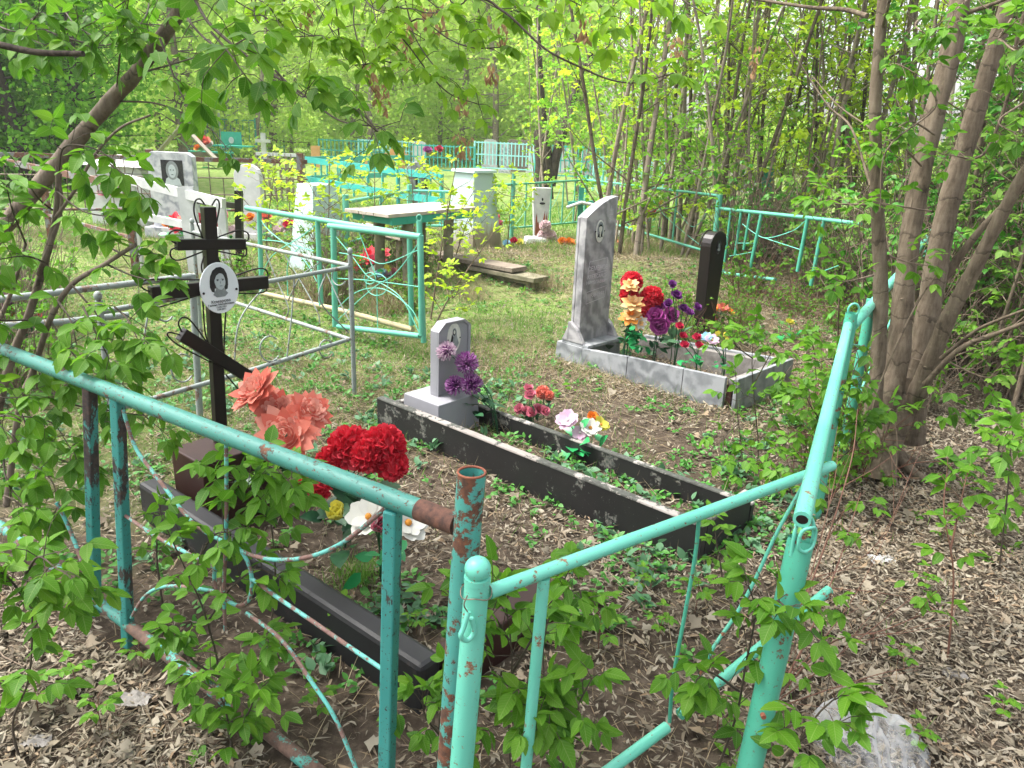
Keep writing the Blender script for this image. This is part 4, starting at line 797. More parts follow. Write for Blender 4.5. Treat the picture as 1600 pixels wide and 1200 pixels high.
def slabstone(name, label, base, w, h, th, yaw, mat, arch=0., cat='headstone', plinth=None, group=None, photo=None):
    base = V3(*base); a = V3(math.sin(yaw), -math.cos(yaw), 0); fr = Fr(base, base+a); z0 = .0
    t = thing(name, label, cat, base, group)
    if plinth: mb = MB(); fr.box(mb, -th*1.3, th*1.3, -w*.65, w*.65, -.06, plinth, tu=.01, tv=.01); mb.build('plinth', mat, t, .005); z0 = plinth+.001
    prof = [(-w/2, z0), (w/2, z0), (w/2, h-arch)]+([(w/2*math.cos(q), h-arch+arch*math.sin(q)) for q in np.linspace(.3, math.pi-.3, 9)] if arch > 0 else [(w/2-.05, h), (-w/2+.05, h)])+[(-w/2, h-arch)]
    if arch <= 0: prof = [(-w/2, z0), (w/2, z0), (w/2, h-.05), (w/2-.07, h), (-w/2+.07, h), (-w/2, h-.05)]
    mb = MB(); fr.poly(mb, prof, -th/2, th/2); mb.build('slab', mat, t, .006)
    return t, fr
q = P(280, 372)
t, fr = slabstone('veined_headstone', 'white and grey veined headstone with an etched portrait, left of the black cross', q, .62, 1.12, .12, -.1, 'marble_white', plinth=.15)
mb = MB(); c = fr(.062, .03, .86); sq = [(-1, -1), (1, -1), (1, 1), (-1, 1)]
oval(mb, c, fr.b, Z, .15, .16, .002, 1, shape=sq); oval(mb, c-Z*.06, fr.b, Z, .115, .10, .003, 0, shape=[(-1, -1), (1, -1), (.8, -.2), (.3, .2), (-.3, .2), (-.8, -.2)])
oval(mb, c+Z*.03, fr.b, Z, .085, .12, .004, 2); oval(mb, c+Z*.02, fr.b, Z, .052, .085, .005, 0)
for s in (-.02, .02): oval(mb, c+Z*.035+fr.b*s, fr.b, Z, .011, .006, .006, 1)
oval(mb, c-Z*.025, fr.b, Z, .017, .005, .006, 1); mb.build('etched_portrait', ['photo_skin', 'photo_dark', 'photo_mid'], t)
slabstone('white_headstone', 'small white round-topped headstone showing through the yellow green sapling', P(395, 375), .38, 1.0, .1, -.2, 'whitewash', arch=.16, plinth=.1)
q = P(655, 345); t, fr = slabstone('grey_headstone', 'grey arched headstone with a dark photo plate, behind the wooden table', q, .42, .98, .12, .1, 'marble', arch=.12, plinth=.12)
mb = MB(); oval(mb, fr(.062, .04, .68), fr.b, Z, .10, .13, .003, 0, shape=sq); oval(mb, fr(.0655, .04, .68), fr.b, Z, .05, .09, .003, 1); mb.build('photo_plate', ['photo_dark', 'photo_mid'], t)
# white obelisk
def obelisk(label, base, w, h, mat, cap=True, matc=None):
    base = V3(*base); t = thing('obelisk', label, 'obelisk', base); fr = Fr(base, base+V3(.75, -.66, 0))
    mb = MB(); fr.box(mb, -w*.5, w*.5, -w*.5, w*.5, -.06, h, tu=w*.2, tv=w*.2); mb.build('body', mat, t, .006)
    if cap: mb = MB(); fr.box(mb, -w*.36, w*.36, -w*.36, w*.36, h+.001, h+.035, tu=.01, tv=.01); mb.build('cap', matc or mat, t, .004)
obelisk('white and pale blue metal obelisk with stained lower half, beside the wooden table', P(738, 398), .58, 1.04, 'stained_white')
obelisk('pale blue metal obelisk half hidden by saplings behind the sea green fence', P(500, 420), .50, .93, 'pale_blue', False)
# rusted white stele
q = P(842, 385); fr = Fr(q, q+V3(.15, -1, 0)); t = thing('rusty_stele', 'white tapering metal grave stele with brown rust eating its lower half', 'grave marker', q)
hh = D(842, 293, q[1])[2]
mb = MB(); fr.poly(mb, [(-.08, .06), (.08, .06), (.13, hh), (-.13, hh)], -.05, .05); mb.build('body', 'whitewash', t, .004)
rg = np.random.RandomState(5); up = [(.055+.075*z_*0, 0) for z_ in ()]
edge = [(.078, .07)]; top = [(v, .42+rg.uniform(-.10, .10)-(.10 if abs(v) < .03 else 0)) for v in np.linspace(.095, -.075, 13)]
mb = MB(); fr.poly(mb, [(-.075, .07), (.078, .07)]+top, .0512, .0535); mb.build('rust_patch', 'rust', t)
mb = MB(); oval(mb, fr(.0515, .01, hh-.17), fr.b, Z, .035, .055, .002, 0); oval(mb, fr(.054, .01, hh-.21), fr.b, Z, .04, .016, .003, 1); oval(mb, fr(.054, .01, hh-.155), fr.b, Z, .012, .022, .003, 1); mb.build('photo_plaque', ['whitewash', 'photo_dark'], t)
mb = MB(); fr.box(mb, .10, .42, -.27, .12, -.03, .17, tu=.05, tv=.03); mb.build('base_block', 'whitewash', t, .02)
# table and bench
t = thing('wooden_table', 'weathered pale plank table with thick brown post legs, beyond the sea green gate', 'table', P(640, 440))
ty = 8.0; zc = D(690, 332, 8.2)[2]
ta, tb = P(607, 338, .76), P(745, 326, .76); td = nrm(V3(-(tb-ta)[1], (tb-ta)[0], 0))
mb = MB(); tl = nrm(tb-ta)
for k in range(3): beam(mb, ta+td*(.10+.21*k), tb+td*(.10+.21*k), .20, .035)
mb.build('table_top', 'pale_wood', t, .004)
mb = MB(); beam(mb, ta+tl*.05-Z*.055+td*.02, tb-tl*.05-Z*.055+td*.02, .03, .07); beam(mb, ta+tl*.1-Z*.055+td*.05, ta+tl*.1-Z*.055+td*.6, .03, .07); mb.build('apron', 'green_paint', t)
for dx, dy in ((.35, .1), (.35, .5), (.95, .1), (.95, .5)):
    p = ta+tl*dx+td*dy; mb = MB(); tube(mb, [V3(p[0], p[1], -.05), V3(p[0], p[1], .68)], .055, 10, wob=.05); mb.build('leg', 'mossy_wood', t)
def bench(label, a, b, z, legs, mat='old_wood', w=.24):
    a, b = P(*a, z), P(*b, z); t = thing('wooden_bench', label, 'bench', V3(*((a+b)/2)[:2], 0)); n_ = nrm(V3(-(b-a)[1], (b-a)[0], 0)); tl = nrm(b-a)
    mb = MB(); beam(mb, a, b, w, .045); mb.build('seat', mat, t, .004)
    mb = MB(); beam(mb, a-Z*.045+tl*.1-n_*.03, b-Z*.045-tl*.1-n_*.03, .05, .05); mb.build('batten', 'mossy_wood', t)
    for k in legs: p = a+(b-a)*k; mb = MB(); tube(mb, [V3(p[0], p[1], -.05), V3(p[0], p[1], z-.02)], .06, 10, wob=.06); mb.build('leg', 'mossy_wood', t)
bench('long weathered bench plank on stumps in front of the dark mound', (680, 396), (812, 421), .20, (.12, .85))
bench('mossy low bench plank behind and below the long bench, short post under its end', (742, 416), (846, 437), .14, (.2, .85), 'mossy_wood')
bench('low plank bench under the far side of the wooden table', (560, 352), (640, 372), .42, (.15, .85), 'pale_wood')
# left: brown angle-iron rail fence, white graves, wooden roofed crosses
def run_pts(A, B, n): return [A+(B-A)*k/n for k in range(n+1)]
ra, rb = P(-60, 240, 1.0), P(480, 253, 1.0)
t = thing('rail_fence', 'long dark rusty rail fence with thin rods crossing the grass behind the veined headstone', 'fence', V3(ra[0]*.5+rb[0]*.5, ra[1]*.5+rb[1]*.5, 0))
mb = MB(); beam(mb, ra, rb, .05, .06); mb.build('top_rail', 'dark_rail', t)
for z_, mt_ in ((.75, 'wire'), (.52, 'wire'), (.3, 'dark_rail')): mb = MB(); tube(mb, [ra*V3(1, 1, 0)+Z*z_, rb*V3(1, 1, 0)+Z*z_], .010 if mt_ == 'wire' else .02, 6); mb.build('rail', mt_, t)
for k in (.52, .98, .05): p = ra+(rb-ra)*k; mb = MB(); beam(mb, V3(p[0], p[1]-.05, -.05), V3(p[0], p[1]-.05, 1.12), .08, .08, up=(0, 1, 0)); mb.build('post', 'dark_rail', t)
for i in range(24): p = ra+(rb-ra)*(i+.5)/24; mb = MB(); tube(mb, [V3(p[0], p[1], .3 if i % 2 else .52), V3(p[0], p[1], .75 if i % 2 else .97)], .008, 5); mb.build('rod', 'wire', t)
wa, wb = P(-10, 248, .95), P(200, 292, .9)
t = thing('rail_fence', 'grey flat iron rail fence slanting towards the white grave at far left', 'fence', wb*V3(1, 1, 0))
mb = MB(); beam(mb, wa, wb, .04, .07); mb.build('top_rail', 'dark_rail', t); mb = MB(); beam(mb, wa*V3(1, 1, 0)+Z*.4, wb*V3(1, 1, 0)+Z*.4, .03, .03); mb.build('rail', 'dark_rail', t)
for k in (.42, .99): p = wa+(wb-wa)*k; mb = MB(); beam(mb, V3(p[0], p[1], -.03), V3(p[0], p[1], .92), .06, .06, up=(0, 1, 0)); mb.build('post', 'dark_rail', t)
t = thing('white_fence', 'low bright white board fence round the grave before the veined headstone', 'fence', P(250, 375)*V3(1, 1, 0))
wa, wb, wc = P(180, 290, .85), P(345, 320, .78), P(205, 345, .4)
def p6(*q): return [PL(x, y, wa, wb) for x, y in q]
mb = MB(); a, b = p6((190, 278), (350, 318)); beam(mb, a, b, .05, .09); mb.build('top_rail', 'whitewash', t)
for q_ in (((290, 292), (303, 385)), ((205, 285), (214, 372)), ((345, 317), (352, 388))):
    mb = MB(); a, b = p6(*q_); beam(mb, a, ext(a, b, 0), .16 if q_[0][0] == 290 else .08, .05, up=(0, 1, 0)); mb.build('post', 'whitewash', t)
mb = MB(); a, b = p6((195, 332), (345, 362)); beam(mb, a, b, .05, .07); mb.build('bottom_rail', 'whitewash', t)
q = P(205, 350); t, fr = slabstone('white_tomb', 'broad whitewashed tomb with a peaked cap behind the pink flowers', q, .9, .85, .5, -.2, 'whitewash', cat='tomb')
mb = MB(); prism(mb, [fr(-.33, -.55, .851), fr(.33, -.55, .851), fr(.33, .55, .851), fr(-.33, .55, .851)], [fr(-.05, -.05, 1.0), fr(.05, -.05, 1.0), fr(.05, .05, 1.0), fr(-.05, .05, 1.0)]); mb.build('cap', 'whitewash', t)
q = P(375, 420); t = thing('black_fence', 'black square tube fence corner post and rails behind the black cross', 'fence', q)
mb = MB(); beam(mb, V3(q[0], q[1], -.03), D(373, 298, q[1]), .07, .07, up=(0, 1, 0)); mb.build('post', 'black_enamel', t)
for y1, y2 in ((313, 322), (377, 386)):
    a = D(373, y2, q[1]); b = D(300, y1, q[1]+.5); mb = MB(); beam(mb, a, b, .05, .06); mb.build('rail', 'black_enamel', t)
for k in (.3, .6): mb = MB(); a = D(373-70*k, 330, q[1]+.5*k); tube(mb, [a+Z*.03, V3(a[0], a[1], .4)], .008, 6); mb.build('rod', 'black_enamel', t)
def roof_cross(label, base, top, armw, mat):
    b = P(*base); tp = D(*top, b[1]); h = tp[2]; s = armw; t = thing('wooden_cross', label, 'cross', b)
    mb = MB(); beam(mb, V3(b[0], b[1], -.05), V3(b[0], b[1], h-.03), .14, .09, up=(0, 1, 0)); mb.build('post', mat, t, .006)
    mb = MB(); beam(mb, V3(b[0]-s*.8, b[1]-.10, h-s*.85), V3(b[0]+s*.8, b[1]-.10, h-s*.85+.03), .05, .11); mb.build('arm', mat, t, .006)
    for sg in (-1, 1): mb = MB(); beam(mb, V3(b[0]+sg*.01, b[1]-.05, h+.0), V3(b[0]+sg*s, b[1]-.05, h-s*1.0), .32, .035); mb.build('roof_board', 'pale_wood', t, .004)
roof_cross('pale wooden cross under a steep two-board roof at the dark wood edge', (72, 282), (64, 198), .55, 'pale_wood')
roof_cross('roofed wooden cross with a dark right board beside the green grave enclosure', (292, 262), (288, 196), 1.0, 'old_wood')
# green table, bench and enclosure far left
b = P(362, 256); t = thing('green_table', 'dark green metal table on one leg with a matching backrest, far behind the rail fence', 'table', b)
h_ = D(360, 228, b[1])[2]
mb = MB(); beam(mb, V3(b[0]-.55, b[1], h_), V3(b[0]+.75, b[1], h_), .6, .04); mb.build('table_top', 'green_paint', t)
mb = MB(); tube(mb, [V3(b[0], b[1], 0), V3(b[0], b[1], h_)], .05, 8); mb.build('leg', 'green_paint', t)
mb = MB(); c = D(362, 219, b[1]+.5); oval(mb, c, V3(1, 0, 0), Z, .36, .28, .03, 0, shape=sq); oval(mb, c+V3(0, -.035, 0), V3(1, 0, 0), Z, .09, .11, .01, 1); mb.build('back_plate', ['green_paint', 'whitewash'], t)
b = P(322, 258); t = thing('green_bench', 'dark low bench left of the green metal table', 'bench', b); mb = MB(); beam(mb, V3(b[0]-.6, b[1], .42), V3(b[0]+.9, b[1], .42), .35, .05); mb.build('seat', 'green_paint', t)
for s in (-.4, .7): mb = MB(); beam(mb, V3(b[0]+s, b[1], 0), V3(b[0]+s, b[1], .42), .05, .05, up=(0, 1, 0)); mb.build('leg', 'green_paint', t)
t = thing('metal_fence', 'dark green rod enclosure round the far grave with the green table', 'fence', P(360, 245)*V3(1, 1, 0))
e0, e1, e2 = P(310, 243), P(402, 250), P(398, 243)
fence_run(t, e0, e1, 1.45, .3, 10, .02, 'far_green', 0, .035, seed=6); fence_run(t, e1, V3(e1[0]-1, e1[1]+7, 0), 1.4, .3, 6, .02, 'far_green', 0, .035, posts=(1,), seed=7); fence_run(t, e0, V3(e0[0]-.5, e0[1]+7, 0), 1.4, .3, 5, .02, 'far_green', 0, .035, posts=(1,), seed=8)
slabstone('grey_headstone', 'pale grey headstone inside the green enclosure, its left one', P(313, 240), .8, 1.7, .2, 0, 'marble_kerb', plinth=.2)
slabstone('grey_headstone', 'pale grey headstone right behind the green back plate', P(367, 242), .8, 2.3, .2, 0, 'marble_kerb', plinth=.2)
mb = MB(); b = P(347, 245); tube(mb, [V3(0, 0, 0)+b, b+Z*3.6], .05, 6); tag(mb.build('white_pole', 'whitewash', None, loc=tuple(b)), 'thin white pole rising above the green enclosure', 'pole')
# bright turquoise fences mid distance
def tfence(label, A, B, zt, mat, boards=2, n=10, mat2=None, r=.02, closed=None):
    t = thing('metal_fence', label, 'fence', A*V3(1, 1, 0)); A = A*V3(1, 1, 0); B = B*V3(1, 1, 0)
    for z_ in ([zt, zt*.52] if boards == 2 else [zt, zt*.62, zt*.2]): mb = MB(); beam(mb, A+Z*z_, B+Z*z_, .03, .11 if boards == 2 else .04); mb.build('rail', mat, t)
    for k in range(n+1): p = A+(B-A)*k/n; mb = MB(); tube(mb, [p+Z*(0 if k in (0, n) else zt*.3), p+Z*(zt+.04)], .035 if k in (0, n) else r, 8); mb.build('post' if k in (0, n) else 'upright', mat, t)
    return t
tfence('bright turquoise board fence, its near side with a dark rod lying on it', P(474, 249, .8), P(622, 268, .8), .8, 'far_teal', n=7)
tfence('bright turquoise fence side receding behind the yellow green saplings', P(474, 249, .8), P(640, 246, .8), .8, 'far_teal', n=7)
tfence('turquoise fence end towards the grey arched headstone', P(622, 268, .8), P(690, 276, .8), .8, 'far_teal', n=4)
t = thing('rail_fence', 'low dark brown rail fence left of the bright turquoise fence', 'fence', P(455, 262, .8)*V3(1, 1, 0)); 
A = P(400, 240, .9)*V3(1, 1, 0); B = P(474, 243, .9)*V3(1, 1, 0)
for z_ in (.9, .62): mb = MB(); beam(mb, A+Z*z_, B+Z*z_, .04, .06); mb.build('rail', 'dark_rail' if z_ < .9 else 'whitewash', t)
for k in range(9): p = A+(B-A)*k/8; mb = MB(); beam(mb, p, p+Z*.92, .04, .04, up=(0, 1, 0)); mb.build('post', 'old_wood', t)
mb = MB(); b = P(414, 262); beam(mb, V3(b[0], b[1], 0), V3(b[0], b[1], 1.1), .14, .1, up=(0, 1, 0)); beam(mb, V3(b[0]-.25, b[1]-.06, .85), V3(b[0]+.25, b[1]-.06, .85), .03, .1); tag(mb.build('white_cross', 'whitewash', None, loc=tuple(b)), 'small white wooden cross left of the turquoise fence', 'cross')
for i, (px, py, hpx, lab) in enumerate(((494, 262, 228, 'orange wooden grave board left of the turquoise fences'), (576, 268, 232, 'pointed orange wooden grave marker between the turquoise fences'), (613, 268, 233, 'first of two small orange wooden crosses behind the turquoise fence'), (628, 268, 234, 'second small orange wooden cross, right beside its twin behind the turquoise fence'))):
    b = P(px, py); h_ = D(px, hpx, b[1])[2]; mb = MB(); w_ = (.3, .34, .14, .2)[i]
    prism(mb, [b+V3(-w_/2, -.04, 0), b+V3(w_/2, -.04, 0), b+V3(w_/2, .04, 0), b+V3(-w_/2, .04, 0)], [b+V3(-w_/2 if i != 1 else -.03, -.04, h_), b+V3(w_/2 if i != 1 else .03, -.04, h_), b+V3(w_/2 if i != 1 else .03, .04, h_), b+V3(-w_/2 if i != 1 else -.03, .04, h_)])
    if i > 1: beam(mb, b+V3(-.25, -.06, h_*.75), b+V3(.25, -.06, h_*.75), .03, .1)
    tag(mb.build('wooden_marker', 'orange_wood', None, loc=tuple(b)), lab, 'grave marker')
# far blue-teal grave enclosures and pale stones under the trees
FE = [(498, 218, 600, 222, 'far_green', 'deep green fence at the foot of the wood, left of the blue ones'), (560, 222, 660, 226, 'far_blue', 'far pale blue fence behind the orange markers'), (640, 226, 742, 228, 'far_teal', 'far turquoise grave enclosure with purple flowers before it'), (742, 222, 835, 226, 'far_blue', 'far light blue fence left of the dark tree stump'),
      (838, 222, 945, 232, 'far_teal', 'far blue green fence right of the dark forked tree'), (930, 236, 1040, 252, 'far_blue', 'far pale fence glimpsed through the thin saplings')]
for i, (x1, y1, x2, y2, mt_, lab) in enumerate(FE):
    z_ = 1.3; Y = (29, 31, 26, 28, 25, 22)[i]; A = D(x1, y1, Y); B = D(x2, y2, Y-.5); tfence(lab, A, B, max(.9, min(A[2], B[2])), mt_, 3, 16, r=.02)
ST = [(655, 262, .5, .95, 'whitewash', 'low white headstone behind the grey arched one'), (765, 262, .5, 1.1, 'whitewash', 'white headstone inside the far light blue fence'), (788, 270, .35, 1.0, 'marble_white', 'narrow white slab left of the large dull grey stone'), (810, 268, .85, 1.15, 'old_wood', 'large dull brown grey stone left of the dark tree stump'),
      (835, 270, .5, .9, 'whitewash', 'white stone touching the dark tree stump'), (885, 270, .7, .9, 'whitewash', 'white stone behind the forked tree'), (915, 275, .4, 1.0, 'marble', 'grey stone at the right end of the far blue green fence'), (1005, 285, .7, .7, 'whitewash', 'low white slab in the sapling thicket'), (1075, 290, 1.2, .5, 'marble_white', 'long pale slab deep in the thicket'), (1165, 300, 1.0, .6, 'marble_white', 'pale grave slab deep behind the leaning green panel')]
for px, py, w_, h_, mt_, lab in ST: slabstone('pale_gravestone', lab, P(px, py), w_, h_, .14, (px % 7)*.05-.15, mt_, arch=.08 if px % 2 else 0, plinth=.1)
# blue-green cross-like bar behind marble headstone
b = P(903, 385); t = thing('metal_cross', 'narrow dark teal metal cross with a white ribbon behind the marble headstone', 'cross', b); h_ = D(902, 290, b[1])[2]
mb = MB(); beam(mb, V3(b[0], b[1], 0), V3(b[0], b[1], h_), .07, .05, up=(0, 1, 0)); beam(mb, V3(b[0]-.18, b[1]-.04, h_-.25), V3(b[0]+.2, b[1]-.04, h_-.22), .03, .06); mb.build('bars', 'far_green', t)
mb = MB(); tube(mb, [V3(b[0]-.2, b[1]-.09, h_-.3), V3(b[0], b[1]-.1, h_-.22), V3(b[0]+.25, b[1]-.09, h_-.26)], .025, 6); mb.build('ribbon', 'whitewash', t)
# green slender pole marker in the thicket
b = P(1198, 400); mb = MB(); beam(mb, V3(b[0], b[1], 0), D(1199, 262, b[1]), .16, .06, up=(0, 1, 0)); tag(mb.build('green_marker', 'green_paint', None, loc=tuple(b)), 'tall narrow green metal marker standing in the thicket above the leaning panel', 'grave marker')
# crumpled plastic bag, litter bits
rg = np.random.RandomState(8); c = P(1355, 1165); n = 90; U, W = np.meshgrid(np.linspace(-1, 1, n), np.linspace(-1, 1, n)); rr = np.sqrt(U**2+W**2); k = np.clip(rr/np.maximum(abs(U), abs(W)).clip(1e-6), 1, 2)
x = U/k*1.0; y_ = W/k; h = np.clip(1-(x**2+y_**2), 0, 1)**.5
rdg = lambda X_, Y_, s, sd: 1-np.abs(2*((vnoise(X_, Y_, s, sd)*1.5) % 1)-1)
cr = .22*rdg(x, y_, 1.3, 11)+.20*rdg(x*1.6, y_, 2.6, 12)
Vb = np.stack([c[0]+x*.15*(1+.12*vnoise(x, y_, 3, 14)), c[1]+y_*.17*(1+.12*vnoise(x, y_, 3, 15)), .004+h*.10*(.45+cr)], -1).reshape(-1, 3)
ii = np.arange(n-1)[:, None]*n+np.arange(n-1)[None]; Fc = np.stack([ii, ii+1, ii+n+1, ii+n], -1).reshape(-1, 4)
mt, N, L, b_ = newmat('bag'); bump(N, L, b_, noise(N, L, 16, 3, .6, stretch=(1, .3, 1)).outputs[0], .6, .01); b_.inputs['Base Color'].default_value = (.80, .82, .84, 1); b_.inputs['Roughness'].default_value = .25
trp = N.new('ShaderNodeBsdfTransparent'); trl = N.new('ShaderNodeBsdfTranslucent'); trl.inputs[0].default_value = (.8, .82, .85, 1); m1 = N.new('ShaderNodeMixShader'); m1.inputs[0].default_value = .35; L.new(b_.outputs[0], m1.inputs[1]); L.new(trl.outputs[0], m1.inputs[2])
m2 = N.new('ShaderNodeMixShader'); nz = noise(N, L, 14, 6, .75); rp = ramp(N, [(.3, (.50, .50, .50)), (.7, (.80, .80, .80))]); L.new(nz.outputs[0], rp.inputs[0]); lw = N.new('ShaderNodeLayerWeight'); lw.inputs[0].default_value = .35; mq = N.new('ShaderNodeMath'); mq.operation = 'MULTIPLY_ADD'; L.new(lw.outputs['Facing'], mq.inputs[0]); mq.inputs[1].default_value = -.75; mq.use_clamp = True; mq2 = N.new('ShaderNodeMath'); mq2.operation = 'ADD'; L.new(rp.outputs[0], mq2.inputs[0]); mq2.inputs[1].default_value = .25; L.new(mq2.outputs[0], mq.inputs[2]); L.new(mq.outputs[0], m2.inputs[0]); L.new(m1.outputs[0], m2.inputs[1]); L.new(trp.outputs[0], m2.inputs[2]); L.new(m2.outputs[0], N['Material Output'].inputs[0])
mb = MB(); mb.add(Vb, Fc); tag(mb.build('plastic_bag', 'bag', None, loc=tuple(c)), 'crumpled translucent white plastic bag on the leaf litter in the near corner', 'bag')
for i, (px, py, s, lab) in enumerate(((1375, 880, .05, 'crumpled pale plastic scrap on the litter near the base of the tree'), (1520, 650, .06, 'small pale scrap on the litter at the thicket edge'), (1490, 1060, .04, 'whitish scrap half buried in the litter above the plastic bag'), (60, 1165, .035, 'pale plastic scrap in the litter below the left shrub'), (215, 1100, .045, 'flat grey white plastic scrap on the litter left of the fence rail'))):
    c = P(px, py); n = 12; U, W = np.meshgrid(np.linspace(-1, 1, n), np.linspace(-1, 1, n)); Vb = np.stack([c[0]+U*s*(1+.3*vnoise(U, W, 2, i)), c[1]+W*s*.6*(1+.3*vnoise(U, W, 2, i+9)), .014+.022*np.abs(vnoise(U, W, 5, i+30))], -1).reshape(-1, 3)
    ii = np.arange(n-1)[:, None]*n+np.arange(n-1)[None]; Fc = np.stack([ii, ii+1, ii+n+1, ii+n], -1).reshape(-1, 4); mb = MB(); mb.add(Vb, Fc); tag(mb.build('plastic_scrap', 'concrete' if i else 'bag', None, loc=tuple(c)), lab, 'litter')
# ===== multi-stemmed maple at right
def trunk_tube(mb, px, y0, y1, wpx, n=16, seed=0, wob=.02):
    pts = bez(px, y0, y1); k = len(pts); r = [.73*w/2/F*np.linalg.norm(p-CC) for w, p in zip(wpx, pts)]
    q = catmull(pts, 7); rr = np.interp(np.linspace(0, 1, len(q)), np.linspace(0, 1, k), r); rg = np.random.RandomState(seed)
    rr = rr*(1+.04*np.sin(np.linspace(0, 40, len(q)))*rg.uniform(.3, 1, len(q))); 
    if q[-1][2] > 1.9: q = np.vstack([q, [q[-1]+nrm(q[-1]-q[-4])*k_ for k_ in (.5, 1.1, 1.8)]]); rr = np.append(rr, [rr[-1]*.9, rr[-1]*.75, rr[-1]*.3])
    for s in range(3, len(q)-3, 5):   # old branch scars
        ax = nrm(q[s+1]-q[s-1]); e = nrm(np.cross(ax, rg.normal(0, 1, 3))); e = e if e[1] < 0 else -e; c = q[s]+e*rr[s]*.82; sphere(mb, c, rr[s]*.34, 8, 0, (1, .8, .6)); rr[max(0, s-1):s+2] *= 1.05
    tube(mb, q, rr, n, wob=wob, rng=rg); return q
base = P(1370, 735)
t = thing('maple_tree', 'large multi-stemmed smooth grey-brown maple growing beside the pale mint fence tube', 'tree', base)
tops = []
for i, (px, y0, y1, w) in enumerate((
    ([(1362, 650), (1372, 560), (1376, 450), (1370, 300), (1368, 150), (1380, 0), (1385, -120)], 3.45, 3.6, (30, 27, 26, 22, 20, 19, 17)),
    ([(1385, 640), (1402, 560), (1413, 450), (1428, 330), (1455, 200), (1490, 60), (1510, -80)], 3.6, 3.9, (48, 42, 36, 35, 34, 34, 28)),
    ([(1425, 620), (1445, 520), (1462, 420), (1482, 320), (1520, 190), (1565, 40), (1600, -80)], 3.75, 4.0, (40, 40, 40, 36, 32, 26, 22)),
    ([(1420, 640), (1448, 580), (1480, 500), (1520, 425), (1560, 345), (1605, 265), (1680, 150)], 3.6, 3.2, (42, 32, 28, 25, 22, 20, 16)))):
    mb = MB(); q = trunk_tube(mb, px, y0, y1, w, seed=i); tops.append(q); mb.build('trunk', 'bark_maple', t)
mb = MB(); rg = np.random.RandomState(4)
trunk_tube(mb, [(1368, 752), (1374, 725), (1384, 690), (1402, 640), (1412, 590)], 3.5, 3.66, (66, 56, 56, 60, 52), 22, 9, .06)
trunk_tube(mb, [(1340, 712), (1352, 680), (1372, 640), (1392, 590)], 3.66, 3.66, (40, 34, 34, 30), 16, 10, .05)
trunk_tube(mb, [(1425, 690), (1428, 650), (1432, 600), (1440, 560)], 3.75, 3.75, (46, 40, 38, 36), 16, 11, .05)

fb = P(1375, 728); tube(mb, [fb+V3(.0, .02, -.12), fb+V3(0, .02, .0), fb+V3(.02, .05, .10)], [.15, .10, .07], 22, smooth=4, wob=.09, rng=rg)
for k in range(7):
    a = k*.9+rg.uniform(-.2, .2); d = V3(math.cos(a), math.sin(a), 0); tube(mb, [fb+d*.05+V3(0, 0, .10), fb+d*.15+V3(0, 0, .03), fb+d*.26+V3(0, 0, -.01), fb+d*.42+V3(0, 0, -.06)], [.034, .026, .018, .009], 9, smooth=4, wob=.08, rng=rg)
mb.build('root_flare', 'bark_maple', t)
mb = MB()
for px, y0, y1, w in (([(1445, 600), (1500, 545), (1560, 520), (1640, 490)], 3.4, 3.1, 9), ([(1470, 560), (1520, 520), (1560, 500), (1640, 470)], 3.4, 3.0, 6), ([(1466, 450), (1500, 400), (1540, 350), (1590, 300)], 3.9, 3.7, 15), ([(1620, -40), (1590, 60), (1575, 150), (1545, 230), (1520, 250)], 3.7, 3.8, 7),
    ([(1510, 20), (1555, 5), (1600, -15)], 3.85, 3.7, 7), ([(1355, 25), (1320, 15), (1270, 12), (1220, 5), (1150, -5)], 3.6, 4.2, 7), ([(1375, 60), (1385, 20), (1400, -40)], 3.6, 3.4, 6), ([(1360, 290), (1330, 200), (1290, 160), (1225, 60)], 3.6, 4.2, 4), ([(1360, 200), (1310, 165), (1270, 120)], 3.6, 4.0, 3),
    ([(1450, 130), (1460, 170), (1385, 235), (1375, 330)], 3.4, 3.3, 3), ([(1352, 700), (1375, 600), (1430, 480), (1470, 420)], 3.3, 3.4, 4), ([(1400, 740), (1402, 690), (1398, 660)], 3.3, 3.4, 3), ([(1360, 730), (1365, 700), (1350, 680)], 3.4, 3.3, 2.5), ([(1372, 735), (1380, 700), (1370, 670)], 3.3, 3.3, 2.5)):
    pts = catmull(bez(px, y0, y1), 6); tube(mb, pts, np.linspace(w, w*.5, len(pts))/2/F*3.8, 8)
mb.build('branches', 'bark_maple', t)
lv = Leaves(5); tw = MB()
